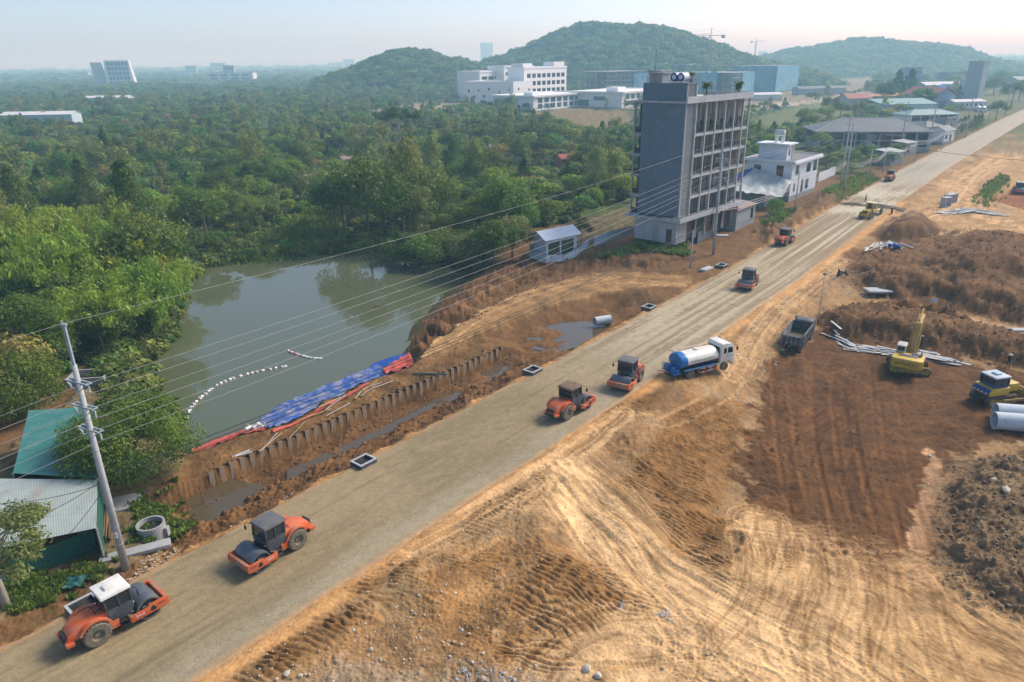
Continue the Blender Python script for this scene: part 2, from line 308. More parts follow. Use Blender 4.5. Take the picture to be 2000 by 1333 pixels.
tr([(1890, 770), (1780, 780), (1680, 800), (1600, 840), (1520, 880)], z=-2.3, tw=.45, dep=.08, col=RED*1.9, stg=.5, tread=1); tr([(1880, 800), (1760, 830), (1690, 880), (1660, 960)], z=-2.3, tw=.45, dep=.08, col=RED*1.8, stg=.4, tread=1)
tr([(1800, 740), (1700, 760), (1600, 820), (1560, 900)], z=-2.3, tw=.45, dep=.1, col=RED*.8, stg=.5, tread=1)
for a in ([(1500, 1010), (1480, 1080), (1440, 1120)], [(1560, 1050), (1540, 1120), (1500, 1210), (1520, 1290)], [(1610, 1090), (1590, 1160), (1560, 1250)], [(1720, 1120), (1715, 1200), (1730, 1333)], [(1690, 1170), (1650, 1240), (1560, 1300)], [(1800, 1110), (1810, 1200), (1850, 1333)], [(1740, 1130), (1840, 1180), (2000, 1290)], [(1640, 1060), (1660, 1150), (1640, 1260), (1680, 1350)], [(1850, 1130), (1920, 1200), (2030, 1260)], [(1440, 1040), (1560, 1060), (1690, 1080), (1800, 1080)]):
    tr(a, z=-1.9, hg=.85, tw=.4, dep=.06, col=random.choice([TAN, TAN*1.05, SOIL*1.1, TAN]), stg=.5, tread=.6)
tr([(1430, 720), (1480, 640), (1560, 560), (1640, 510)], z=-.2, hg=.9, col=TAN, stg=.5); tr([(1300, 830), (1400, 770), (1460, 700), (1500, 640)], z=-.6, hg=.9, col=TAN, stg=.45)
tr([(1330, 560), (1180, 545), (1050, 570), (950, 610), (870, 665), (820, 690)], z=-.5, hg=.9, tw=.5, dep=.08, col=TAN*1.05, stg=.6); tr([(1300, 550), (1150, 555), (1020, 595), (920, 640), (840, 690)], z=-.5, hg=1.1, col=SOIL, stg=.5)
tr([(1850, 355), (1895, 380), (1920, 420), (2010, 440)], z=-.5, hg=1.2, tw=.8, col=TAN*1.1, stg=.7); tr([(1760, 440), (1850, 400), (1900, 340), (1950, 310)], z=-.5, hg=1.2, tw=.9, col=TAN*1.1, stg=.7); tr([(1850, 470), (1940, 440), (2040, 430)], z=-.5, hg=1.2, tw=.9, col=TAN*1.05, stg=.7)
STREAK = [(trace([(1085, 905), (1150, 960), (1260, 1055), (1420, 1150), (1600, 1240), (1800, 1370)], -.6), 5.5, TAN2*.85, TAN*1.3, .85), (trace([(1220, 815), (1110, 895), (1030, 950), (920, 1010), (800, 1075)], -.4), 2.2, TAN2*.7, TAN*1.25, .8), (trace([(1100, 930), (1160, 1010), (1230, 1080), (1320, 1180), (1330, 1270), (1250, 1330)], -.5), 2.6, SOIL*.9, TAN*1.2, .75),
    (trace([(1480, 1010), (1500, 1100), (1480, 1190), (1400, 1280)], -1.8), 3.5, SOIL*1.1, TAN*1.3, .7), (trace([(1640, 1080), (1650, 1170), (1620, 1260), (1640, 1380)], -1.9), 5, SOIL*1.1, TAN*1.2, .75), (trace([(1760, 1110), (1780, 1190), (1850, 1270), (2000, 1330)], -1.9), 4.5, SOIL, TAN2*1.2, .75), (trace([(1350, 1200), (1230, 1210), (1130, 1250), (1060, 1320)], -.6), 3.5, SOIL*1.2, TAN*1.2, .7),
    (trace([(1450, 700), (1500, 630), (1580, 560), (1650, 510)], -.3), 3, SOIL*1.1, TAN*1.2, .6), (trace([(1330, 556), (1180, 550), (1040, 582), (930, 630), (840, 690)], -.5), 3.2, SOIL*.8, TAN2*.95, .7), (trace([(1720, 1060), (1700, 960), (1680, 860), (1660, 760), (1680, 700)], -2.3), 9, RED*.72, RED*1.55, .6), (trace([(1920, 775), (1800, 770), (1680, 790), (1560, 860)], -2.3), 4, RED*.75, RED*1.6, .55), (trace([(1840, 360), (1890, 385), (1930, 430), (2030, 450)], -.5), 4, SOIL, TAN*1.2, .8), (trace([(1740, 445), (1850, 405), (1900, 345), (1980, 300)], -.5), 5, SOIL, TAN*1.2, .7), (trace([(1850, 1130), (1930, 1190), (2060, 1250)], -1.9), 3.5, CLOD*.8, TAN2*1.1, .6)]
HSOFT = dict(bank_left=3.5, spoil=4.5, ridge_c=3.5, heap_b=7, heap_a=5, heap_b2=8, building_ground=3, road_bank_far=4, pit=2.2, wood=5)

def terrain(X, Y, fine=True, detail=None):
    s, t = to_st(X, Y); u = t-road_c(s); R = np.hypot(X, Y); n = X.shape
    w1 = fbm(X*.05, Y*.05, 3, 1); w2 = fbm(X*.35, Y*.35, 4, 11); w3 = fbm(X*1.3, Y*1.3, 3, 21); w4 = pn(X*5.1, Y*5.1, 31)+.6*pn(X*11, Y*11, 32)
    lod = 1-sst(120, 260, R)
    # broad levels
    h = np.where(u < 0, -.35-.35*sst(-9, -30, u), 0.0)+.25*w1
    near_w = np.interp(s, [0, 40, 62, 75, 110, 140], [20, 17, 15, 8, 8, 12])
    drop = np.interp(s, [0, 40, 70, 120, 150, 200], [-1.9, -1.9, -2.3, -2.0, -.7, -.4])
    hr = -.08+drop*sst(0, 1, (u-RHW-.8)/near_w)
    h = np.where(u > 0, hr+.22*w1, h)
    sh = np.clip(np.abs(u)-RHW, 0, 9)
    near = sst(0, 2.5, sh)
    c = np.empty(n+(3,)); 
    base = np.where((u > 0)[..., None], TAN2*.8, np.array((.165, .098, .05)))
    base = base*(1+.22*np.clip(w2, -1, 1)[..., None])
    k = sst(-.15, .55, w2+.35*w3)[..., None]*.55; base = base*(1-k)+np.where((u > 0)[..., None], SOIL*.95, DARK*1.15)*k
    k = (sst(.15, .6, w1+.4*w2)*(u > 0))[..., None]*.6; base = base*(1-k)+TAN*k
    w5 = fbm(X*.16+9, Y*.16, 5, 141, .62); k = (sst(.12, .6, w5)*(u > 0))[..., None]*.75; base = base*(1-k)+np.array((.20, .125, .068))*k
    k = (sst(.2, .65, -w5)*(u > 0))[..., None]*.5; base = base*(1-k)+np.array((.40, .30, .185))*k
    far = sst(250, 420, R)[..., None]; base = base*(1-far)+(np.array((.115, .112, .05))*(1+.3*w1[..., None])+np.array((.09, .05, .02))*sst(-.1, .5, w2+w1)[..., None]*(u > 0)[..., None])*far
    c[:] = base
    rough = .10+.10*sst(0, .6, w2)
    # hummocks beside the near stretch of road
    hum = sst(0, 6, u-RHW)*(1-sst(18, 30, u))*(1-sst(48, 60, s)); h += hum*(.75*pn(X*.13+3, Y*.13, 5)+.38*pn(X*.3, Y*.3, 6))
    # ditch on the left of the road
    dm = sst(12, 20, s)*(1-sst(58, 72, s))
    d, side, al = sd_line(X, Y, PILE)
    pd = d*np.where(side == 0, 1, -side)              # + towards road
    prof = np.interp(u, [-14.5, -11.3, -10.6, -9.6, -8.4, -7.2, -6.2, -5.5], [-2.05, -2.05, -1.9, -1.35, -1.0, -.75, -.3, -.02])
    ins = (pd > 0) & (u < 0)
    h = np.where(ins & (dm > 0), h*(1-dm)+(prof+.12*w2)*dm, h)
    bund = np.interp(-pd, [0, .6, 2.5, 4.5, 6, 9, 14], [-.62, -.5, -.35, -.5, -1.5, -2.9, -3.2])
    bm = dm*((pd <= 0) & (u < -8) & (pd > -14))
    h = h*(1-bm)+(bund+.10*w2)*bm
    kd = (dm*(ins & (u < -6.3)))[..., None]*.9; c = c*(1-kd)+(DARK*(1.15+.35*w2[..., None]))*kd
    rough = rough+.22*dm*ins*sst(-6.5, -8.5, u)*(1-sst(-10.6, -11.4, u))
    kb = (bm*.85)[..., None]; c = c*(1-kb)+(np.array((.17, .10, .048))*(1+.35*w2[..., None]))*kb
    # basin at the head of the ditch
    for (px, py, z, rad, dep) in ((1150, 640, -1, 7.5, -2.6), (1205, 600, -1, 5, -1.8), (1060, 655, -1, 6, -1.9)):
        q = ground_at(px, py, z); g = np.exp(-(((X-q[0])**2+(Y-q[1])**2)/rad**2)**1.6); g = g*(u < -RHW-1); h = h*(1-g)+(dep+.15*w2)*g
        gk = (g*.8)[..., None]; c = c*(1-gk)+DARK*1.15*(1+.4*w2[..., None])*gk
    # pond
    pdist = sdf_poly(X, Y, POND)+.5*w2
    h = np.where(pdist > -6, np.minimum(h, np.interp(pdist, [-6, -2.2, -.6, 0, 1.5, 5], [9, -.9, -1.9, -2.25, -2.9, -4.2])), h)
    kb = (sst(-9, -4, pdist)*(u < -26)*.9)[..., None]; c = c*(1-kb)+np.array((.062, .06, .03))*kb
    # patches
    for (nm, P, z, sf, nl, col, stg, ro, rg) in PATCH:
        xs = [p[0] for p in P]; ys = [p[1] for p in P]
        if nm == 'wood': m = np.ones(n, bool)
        else: m = (X > min(xs)-6) & (X < max(xs)+6) & (Y > min(ys)-6) & (Y < max(ys)+6)
        if not m.any(): continue
        sd = sdf_poly(X[m], Y[m], P)+rg*(.8*w2[m]+.35*w3[m])
        k = sst(-sf*.5, sf*.5, sd)*(1-(1-sst(.3, 1.2, np.abs(u[m])-RHW))*(nm not in ('wood',)))
        if nm == 'wood': k = k*(pdist[m] < 0)*sst(4, 9, np.abs(u[m])-RHW)
        if nl is not None:
            hs = HSOFT.get(nm); kh = k if hs is None else sst(-.3, hs, sd)*(1-(1-sst(.3, 1.2, np.abs(u[m])-RHW)))
            h[m] = h[m]*(1-kh)+(nl+.12*w1[m])*kh
        kk = (k*stg)[..., None]; c[m] = c[m]*(1-kk)+(col*(1+.28*np.clip(w2[m]+.5*w3[m], -1.2, 1.2)[..., None]))*kk
        rough[m] = rough[m]*(1-k)+ro*k
    # tan shoulder ridge along the right road edge
    q = np.exp(-((u-RHW-.55)/.55)**2); h += .13*q; kk = (np.exp(-((u-RHW-.45)/.95)**4)*np.clip(1.05+.35*w2, 0, 1))[..., None]*(s < 190)[..., None]; c = c*(1-kk)+np.array((.50, .295, .145))*kk; rough = rough*(1-.8*kk[..., 0])
    q = np.exp(-((u+RHW+.35)/.5)**2); h += .08*q; kk = (np.exp(-((u+RHW+.2)/.55)**2)*np.clip(.7+.7*w2, 0, 1))[..., None]; c = c*(1-kk)+np.array((.40, .235, .115))*kk
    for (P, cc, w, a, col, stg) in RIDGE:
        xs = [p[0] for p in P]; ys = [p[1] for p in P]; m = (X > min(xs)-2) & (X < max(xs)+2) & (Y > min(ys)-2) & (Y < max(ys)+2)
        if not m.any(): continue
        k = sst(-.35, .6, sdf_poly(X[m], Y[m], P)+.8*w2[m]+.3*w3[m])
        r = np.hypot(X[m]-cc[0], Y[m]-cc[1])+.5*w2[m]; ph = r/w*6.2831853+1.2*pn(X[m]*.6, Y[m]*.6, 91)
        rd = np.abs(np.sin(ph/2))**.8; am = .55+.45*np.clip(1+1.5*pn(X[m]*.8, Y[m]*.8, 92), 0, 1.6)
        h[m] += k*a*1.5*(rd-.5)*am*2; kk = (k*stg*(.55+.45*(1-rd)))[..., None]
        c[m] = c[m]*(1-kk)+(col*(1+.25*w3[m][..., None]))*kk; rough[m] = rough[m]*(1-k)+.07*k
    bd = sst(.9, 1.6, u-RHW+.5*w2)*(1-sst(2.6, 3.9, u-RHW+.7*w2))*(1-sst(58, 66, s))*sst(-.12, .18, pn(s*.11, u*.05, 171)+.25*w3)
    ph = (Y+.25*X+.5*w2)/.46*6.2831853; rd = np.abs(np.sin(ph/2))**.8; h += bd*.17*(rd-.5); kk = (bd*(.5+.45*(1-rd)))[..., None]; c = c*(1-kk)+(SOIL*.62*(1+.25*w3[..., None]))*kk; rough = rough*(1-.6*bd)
    for (P, hg, tw, dep, col, stg, tread) in TRACK:
        xs = [p[0] for p in P]; ys = [p[1] for p in P]; m = (X > min(xs)-3) & (X < max(xs)+3) & (Y > min(ys)-3) & (Y < max(ys)+3)
        m &= np.abs(u) > RHW+.4
        if not m.any(): continue
        d, sd, al = sd_line(X[m], Y[m], P); e = np.abs(d+.1*w2[m]-hg)/(tw/2); k = np.exp(-e**4)*np.clip(.75+.6*w2[m]+.3*w3[m], 0, 1)
        trd = (np.sin(al/.28*6.283)*tread) if tread else 0
        h[m] += -dep*k+.45*dep*np.exp(-((e-1.45)/.35)**2)+k*trd*.035
        kk = (k*stg)[..., None]*(1+.5*np.asarray(trd)[..., None] if tread else 1); kk = np.clip(kk, 0, 1); c[m] = c[m]*(1-kk)+col*kk
        rough[m] = rough[m]*(1-.8*k)
    h = np.where(pdist > -7, np.minimum(h, np.interp(pdist, [-7, -4.5, -1.5, 0, 1.5, 5], [9, -.5, -1.75, -2.3, -2.9, -4.2])), h)
    # streaks worn by traffic along the haul roads
    for (P, wd, lo, hi, sg) in STREAK:
        xs = [p[0] for p in P]; ys = [p[1] for p in P]; m = (X > min(xs)-wd) & (X < max(xs)+wd) & (Y > min(ys)-wd) & (Y < max(ys)+wd) & (np.abs(u) > RHW+.3)
        if not m.any(): continue
        d, sd, al = sd_line(X[m], Y[m], P); e = d*sd+.12*w2[m]; f1 = fbm(al*.014+7, e*.75, 3, 201, .7); f2 = fbm(al*.05, e*4.2, 3, 205, .7); k = (1-sst(wd*.5, wd, d+.9*w2[m]))*sg*.75; f = .55*f1+.75*f2+.25*w2[m]
        kk = (k*sst(-.25, .35, f)*.9)[..., None]; c[m] = c[m]*(1-kk)+hi*kk; kk = (k*sst(.18, .65, -f)*.8)[..., None]; c[m] = c[m]*(1-kk)+lo*kk; h[m] += k*(-.03*np.clip(f, -1, 1)); rough[m] = rough[m]*(1-.85*k)
    # clods and fine relief
    lump = np.abs(w3)*1.1+.5*np.maximum(w4, -.5)*.55
    h += rough*lod*(.9*w2+1.0*lump-.35)
    h += .012*w4*lod
    c *= (1+np.clip(.10*w4+.17*w3+.14*w2, -.42, .42)[..., None]*lod[..., None])
    # cut face scored by bucket teeth
    # keep the carriageway clear
    kr = 1-sst(-.35, .25, np.abs(u)-RHW-.12*w2); h = h*(1-kr)+(-.10)*kr
    return h, sat(c), u
def gh(x, y): return float(terrain(np.array([float(x)]), np.array([float(y)]))[0][0])
def onground(px, py, z=0.0, it=4):
    p = ground_at(px, py, z)
    for _ in range(it): z = gh(p[0], p[1]); p = ground_at(px, py, z)
    p[2] = gh(p[0], p[1]); return p

def attr_mesh(name, X, Y, Z, C, mats, A=None):
    nr, nc = X.shape
    me = bpy.data.meshes.new(name)
    v = np.stack([X, Y, Z], -1).reshape(-1, 3).astype(np.float32)
    idx = np.arange(nr*nc).reshape(nr, nc)
    q = np.stack([idx[:-1, :-1], idx[:-1, 1:], idx[1:, 1:], idx[1:, :-1]], -1).reshape(-1, 4).astype(np.int32)
    me.vertices.add(len(v)); me.vertices.foreach_set('co', v.ravel())
    me.loops.add(q.size); me.loops.foreach_set('vertex_index', q.ravel())
    me.polygons.add(len(q)); me.polygons.foreach_set('loop_start', np.arange(0, q.size, 4, dtype=np.int32)); me.polygons.foreach_set('loop_total', np.full(len(q), 4, np.int32))
    me.polygons.foreach_set('use_smooth', np.ones(len(q), bool))
    a = me.attributes.new('soil', 'FLOAT_COLOR', 'POINT')
    cc = np.ones((len(v), 4), np.float32); cc[:, :3] = C.reshape(-1, 3); cc[:, 3] = 0 if A is None else A.ravel(); a.data.foreach_set('color', cc.ravel())
    me.materials.append(mats); me.update(calc_edges=True); return me
def soil_mat(name, speck=.17, bump=.42, sc=4.5, rough=.92):
    m = bpy.data.materials.new(name); m.use_nodes = True; nt = m.node_tree; b = nt.nodes['Principled BSDF']; L = nt.links.new
    b.inputs['Roughness'].default_value = rough; b.inputs['Specular IOR Level'].default_value = .15
    at = _n(nt, 'ShaderNodeAttribute', attribute_name='soil'); geo = _n(nt, 'ShaderNodeNewGeometry')
    def noise(s_, d=5, r=.65):
        t = _n(nt, 'ShaderNodeTexNoise'); t.inputs['Scale'].default_value = s_; t.inputs['Detail'].default_value = d; t.inputs['Roughness'].default_value = r
        L(geo.outputs['Position'], t.inputs['Vector']); return t
    a = noise(sc); c = noise(sc*.28, 6, .7)
    mr = _n(nt, 'ShaderNodeMapRange'); mr.inputs[1].default_value = .28; mr.inputs[2].default_value = .72; mr.inputs[3].default_value = 1-speck; mr.inputs[4].default_value = 1+speck; L(a.outputs[0], mr.inputs[0])
    mr2 = _n(nt, 'ShaderNodeMapRange'); mr2.inputs[1].default_value = .28; mr2.inputs[2].default_value = .72; mr2.inputs[3].default_value = 1-speck; mr2.inputs[4].default_value = 1+speck; L(c.outputs[0], mr2.inputs[0])
    mu = _n(nt, 'ShaderNodeMath', operation='MULTIPLY'); L(mr.outputs[0], mu.inputs[0]); L(mr2.outputs[0], mu.inputs[1])
    hs = _n(nt, 'ShaderNodeHueSaturation'); L(at.outputs['Color'], hs.inputs['Color']); L(mu.outputs[0], hs.inputs['Value'])
    vo = _n(nt, 'ShaderNodeTexVoronoi'); vo.inputs['Scale'].default_value = 2.6; L(geo.outputs['Position'], vo.inputs['Vector'])
    st_ = _n(nt, 'ShaderNodeMapRange'); st_.inputs[1].default_value = .10; st_.inputs[2].default_value = .06; L(vo.outputs['Distance'], st_.inputs[0])
    ra = _n(nt, 'ShaderNodeSeparateColor'); L(vo.outputs['Color'], ra.inputs[0]); gt = _n(nt, 'ShaderNodeMath', operation='GREATER_THAN'); gt.inputs[1].default_value = .86; L(ra.outputs[0], gt.inputs[0])
    m3 = _n(nt, 'ShaderNodeMath', operation='MULTIPLY'); L(st_.outputs[0], m3.inputs[0]); L(gt.outputs[0], m3.inputs[1])
    mx = _n(nt, 'ShaderNodeMix', data_type='RGBA'); L(m3.outputs[0], mx.inputs[0]); L(hs.outputs[0], mx.inputs[6]); mx.inputs[7].default_value = (.42, .36, .27, 1)
    f = noise(16, 3, .7); gr = _n(nt, 'ShaderNodeMapRange'); gr.inputs[1].default_value = .56; gr.inputs[2].default_value = .64; L(f.outputs[0], gr.inputs[0])
    m5 = _n(nt, 'ShaderNodeMath', operation='MULTIPLY'); L(gr.outputs[0], m5.inputs[0]); L(at.outputs['Alpha'], m5.inputs[1])
    mx2 = _n(nt, 'ShaderNodeMix', data_type='RGBA'); L(m5.outputs[0], mx2.inputs[0]); L(mx.outputs[2], mx2.inputs[6]); mx2.inputs[7].default_value = (.50, .45, .35, 1)
    L(mx2.outputs[2], b.inputs['Base Color'])
    v2 = _n(nt, 'ShaderNodeTexVoronoi'); v2.inputs['Scale'].default_value = sc*.8; L(geo.outputs['Position'], v2.inputs['Vector']); ad = _n(nt, 'ShaderNodeMath', operation='MULTIPLY_ADD'); ad.inputs[1].default_value = -.55; L(v2.outputs['Distance'], ad.inputs[0]); L(a.outputs[0], ad.inputs[2])
    bp = _n(nt, 'ShaderNodeBump'); bp.inputs['Strength'].default_value = bump; bp.inputs['Distance'].default_value = .12; L(ad.outputs[0], bp.inputs['Height']); L(bp.outputs[0], b.inputs['Normal'])
    return m
M['soil'] = soil_mat('soil')
_ang = np.radians(np.linspace(-54, 54, 940)); 
_inv = np.linspace(1/22.0, 1/300.0, 890); _rr = np.concatenate([1/_inv, np.geomspace(304, 9000, 90)])
_A, _RR = np.meshgrid(_ang, _rr)
_X = _RR*np.sin(_A); _Y = _RR*np.cos(_A)
_H, _C, _ = terrain(_X, _Y)
_H = np.where(_RR > 300, np.minimum(_H, 2), _H)
link('ground', attr_mesh('ground', _X, _Y, _H, _C, M['soil']), kind='structure')

# ---- carriageway
_s = np.concatenate([np.arange(-6, 130, .3), np.arange(130, 620, .9)]); _t = np.linspace(-1, 1, 56)
_S, _T = np.meshgrid(_s, _t, indexing='ij'); _edge = 1+.05*fbm(_S*.22, np.sign(_T)*9.3, 5, 51, .65)
_Uu = _T*RHW*np.where(np.abs(_T) > .8, _edge, 1); _TT = _Uu+road_c(_S); _X, _Y = from_st(_S, _TT)
def road_col(S, Uo):
    st1 = fbm(S*.018, Uo*1.5, 4, 61); st2 = fbm(S*.05, Uo*3.0, 3, 66); bl = fbm(S*.06, Uo*.16, 4, 71); sp = fbm(S*.9, Uo*1.6, 3, 75)
    c = np.ones(S.shape+(3,))*OLIVE
    def mix(k, col, c): k = np.clip(k, 0, 1)[..., None]; return c*(1-k)+np.array(col)*k
    c = mix(.55*sst(-.2, .5, bl), OLIVE*1.25, c); c = mix(.5*sst(.05, .6, st1), OLIVE*.78, c); c = mix(.55*sst(.1, .5, -bl-.3*sp), OLIVE*.82, c); c = mix(.35*sst(.2, .5, fbm(S*.11, Uo*.35, 4, 301)), np.array((.33, .25, .15)), c)
    c = mix(.3*sst(2.6, 4.2, Uo+.9*bl)*(1-sst(55, 75, S)), (.36, .32, .23), c)
    c = mix(.55*sst(.25, .6, -st2)*np.exp(-((np.abs(Uo-.2)-2.2)/1.3)**2), (.16, .125, .07), c)
    f = sst(52, 80, S); cream = sst(-.4, .3, st1+.3*bl+.2*sp)
    c = mix(f*cream*.8, (.46, .385, .26), c); c = mix(f*(1-cream)*.4, (.29, .225, .14), c)
    g = sst(112, 128, S)*(1-sst(163, 168, S+.5*bl)); c = mix(g*.8, (.25, .18, .10), c); c = mix(g*sst(.1, .4, fbm(S*.012, Uo*1.3, 3, 81))*.9, (.50, .44, .30), c)
    w = sst(165, 170, S)*(1-sst(195, 230, S)); c = mix(w*.8*sst(-.4, .2, bl+sp*.4), (.52, .47, .34), c)
    f2 = sst(200, 240, S); c = mix(f2*.85, (.41, .36, .27), c); c = mix(f2*.5*sst(.1, .5, st1), (.22, .20, .16), c)
    e = sst(RHW-.7, RHW-.05, np.abs(Uo)+.3*st2); c = mix(e*.85, (.44, .26, .125), c)
    return np.clip(c*(1+.10*sp[..., None]), 0, .8)
_Z = .015+.05*(1-(_Uu/RHW)**2)+.012*fbm(_S*.2, _Uu*1.3, 3, 83); _Z = np.where(np.abs(_T) > .99, -.10, _Z)
M['road'] = soil_mat('road_surface', .16, .18, 9.0, .85)
_gv = np.clip(.15+.9*sst(1.8, 4.0, _Uu+.9*fbm(_S*.06, _Uu*.16, 4, 71))*sst(RHW, RHW-1.1, _Uu), 0, 1)*np.clip(.7+.6*fbm(_S*.3, _Uu*.8, 3, 97), 0, 1)
link('road', attr_mesh('road', _X, _Y, _Z, road_col(_S, _Uu), M['road'], _gv), kind='structure')

# ---- water
def water_mat(name, col, rough=.04, bump=.06, sc=1.2):
    m = bpy.data.materials.new(name); m.use_nodes = True; nt = m.node_tree; b = nt.nodes['Principled BSDF']; L = nt.links.new
    b.inputs['Base Color'].default_value = (*col, 1); b.inputs['Roughness'].default_value = rough; b.inputs['IOR'].default_value = 1.33; b.inputs['Specular IOR Level'].default_value = .95
    geo = _n(nt, 'ShaderNodeNewGeometry'); t = _n(nt, 'ShaderNodeTexNoise'); t.inputs['Scale'].default_value = sc; t.inputs['Detail'].default_value = 4
    mp = _n(nt, 'ShaderNodeMapping'); mp.inputs['Scale'].default_value = (.6, 1.3, 1); L(geo.outputs['Position'], mp.inputs[0]); L(mp.outputs[0], t.inputs['Vector'])
    bp = _n(nt, 'ShaderNodeBump'); bp.inputs['Strength'].default_value = bump; bp.inputs['Distance'].default_value = .1; L(t.outputs[0], bp.inputs['Height']); L(bp.outputs[0], b.inputs['Normal']); return m
M['pond'] = water_mat('pond_water', (.10, .114, .062), .012, .03); M['puddle'] = water_mat('puddle_water', (.10, .075, .04), .03, .02)
def sheet(name, P, z, m, **k):
    b = MB(); b.add([(x, y, z) for x, y in P], [tuple(range(len(P)))]); return b.build(name, m, **k)
cx = sum(p[0] for p in POND)/len(POND); cy = sum(p[1] for p in POND)/len(POND)
sheet('pond_water', [(cx+(x-cx)*1.06, cy+(y-cy)*1.06) for x, y in POND], WATER_Z, M['pond'], kind='structure')
for pts, z in (([(360, 1060), (370, 960), (420, 930), (520, 950), (520, 1010), (440, 1050)], -1.86), ([(560, 920), (760, 830), (1000, 690), (1040, 690), (800, 850), (560, 960)], -1.99), ([(1020, 680), (1040, 640), (1120, 610), (1190, 620), (1180, 660), (1090, 690)], -1.95)):
    sheet('puddle_water', G(pts, z), z, M['puddle'], kind='structure')
# ---- hills
def hill(pts, depth, base, name, seed, thick):
    # skyline given in the photo; the hill stands at that distance from the camera
    xs = [p[0] for p in pts]; n = 130; m = 44
    px = np.linspace(xs[0], xs[-1], n); py = np.interp(px, xs, [p[1] for p in pts])
    d = np.array([_F+_R*(a-1000)/FPX-_U*(b-666.5)/FPX for a, b in zip(px, py)])
    k = depth/d[:, 1]; X0 = d[:, 0]*k; top = np.maximum(CAMH+d[:, 2]*k, base+1)
    v = np.linspace(-1, 1, m); X, V = np.meshgrid(X0, v, indexing='ij'); Y = depth+V*thick
    prof = np.cos(np.clip(np.abs(V), 0, 1)*math.pi/2)**1.1
    Z = base+(top-base)[:, None]*prof*(1+.13*fbm(X*.009, Y*.009, 4, seed))
    return X, Y, Z
M['hill'] = soil_mat('hill_ground', .3, .6, .05)
HILLS = []
for nm, pts, dep, seed, th in (('hill', [(655, 154), (700, 138), (760, 115), (800, 109), (850, 113), (900, 126), (940, 139), (985, 152)], 1000, 3, 190),
                       ('hill', [(890, 150), (960, 129), (1020, 107), (1080, 74), (1130, 60), (1200, 56), (1260, 60), (1320, 75), (1400, 99), (1460, 124), (1530, 143)], 1150, 4, 260),
                       ('hill', [(1440, 138), (1500, 117), (1560, 105), (1610, 96), (1680, 90), (1750, 93), (1810, 97), (1842, 112), (1862, 134)], 1750, 5, 330)):
    X, Y, Z = hill(pts, dep, -4, nm, seed, th)
    C_ = np.ones(X.shape+(3,))*np.array((.045, .07, .03))
    link(nm, attr_mesh(nm, X, Y, Z, C_, M['hill']), kind='structure'); HILLS.append((X, Y, Z))
# ================================================================ vegetation
def leaf_mat(name, c0, c1, rnd=.38, trans=.4, hue=.03):
    m = bpy.data.materials.new(name); m.use_nodes = True; nt = m.node_tree; nt.nodes.clear(); L = nt.links.new
    out = _n(nt, 'ShaderNodeOutputMaterial'); at = _n(nt, 'ShaderNodeAttribute', attribute_name='tint'); oi = _n(nt, 'ShaderNodeObjectInfo')
    mx = _n(nt, 'ShaderNodeMix', data_type='RGBA'); L(at.outputs['Fac'], mx.inputs[0]); mx.inputs[6].default_value = (*c0, 1); mx.inputs[7].default_value = (*c1, 1)
    hs = _n(nt, 'ShaderNodeHueSaturation'); L(mx.outputs[2], hs.inputs['Color'])
    a = _n(nt, 'ShaderNodeMapRange'); a.inputs[3].default_value = 1-rnd; a.inputs[4].default_value = 1+rnd; L(oi.outputs['Random'], a.inputs[0]); L(a.outputs[0], hs.inputs['Value'])
    fr = _n(nt, 'ShaderNodeMath', operation='FRACT'); mu = _n(nt, 'ShaderNodeMath', operation='MULTIPLY'); mu.inputs[1].default_value = 7.31; L(oi.outputs['Random'], mu.inputs[0]); L(mu.outputs[0], fr.inputs[0])
    h = _n(nt, 'ShaderNodeMapRange'); h.inputs[3].default_value = .5-hue; h.inputs[4].default_value = .5+hue; L(fr.outputs[0], h.inputs[0]); L(h.outputs[0], hs.inputs['Hue'])
    d = _n(nt, 'ShaderNodeBsdfPrincipled'); d.inputs['Roughness'].default_value = .55; d.inputs['Specular IOR Level'].default_value = .25; L(hs.outputs[0], d.inputs['Base Color'])
    t = _n(nt, 'ShaderNodeBsdfTranslucent'); L(hs.outputs[0], t.inputs['Color']); ms = _n(nt, 'ShaderNodeMixShader'); ms.inputs[0].default_value = trans
    L(d.outputs[0], ms.inputs[1]); L(t.outputs[0], ms.inputs[2]); L(ms.outputs[0], out.inputs['Surface']); return m
M['bark'] = mat('bark', (.16, .12, .085), .9, var=.3, scale=6); M['pale_bark'] = mat('pale_bark', (.34, .30, .24), .9, var=.25, scale=5)
M['leaf'] = leaf_mat('leaf_green', (0.082, 0.144, 0.023), (0.215, 0.315, 0.041)); M['leaf_bright'] = leaf_mat('leaf_bright', (0.127, 0.234, 0.023), (0.380, 0.489, 0.044), .15)
M['leaf_bamboo'] = leaf_mat('leaf_bamboo', (0.127, 0.198, 0.023), (0.393, 0.502, 0.063), .15); M['leaf_dark'] = leaf_mat('leaf_dark', (0.057, 0.104, 0.020), (0.140, 0.222, 0.037), .2)
M['leaf_dry'] = leaf_mat('leaf_dry', (0.215, 0.198, 0.044), (0.506, 0.396, 0.095), .2); M['leaf_grey'] = leaf_mat('leaf_grey', (0.152, 0.198, 0.057), (0.355, 0.384, 0.108), .2)
M['leaf_mango'] = leaf_mat('leaf_mango', (0.076, 0.132, 0.020), (0.264, 0.314, 0.040), .1); M['leaf_far'] = leaf_mat('leaf_far', (0.076, 0.136, 0.025), (0.215, 0.291, 0.050), .5, .35, .045)
M['grass'] = leaf_mat('grass_blade', (0.101, 0.157, 0.025), (0.291, 0.352, 0.069), .1, .3)
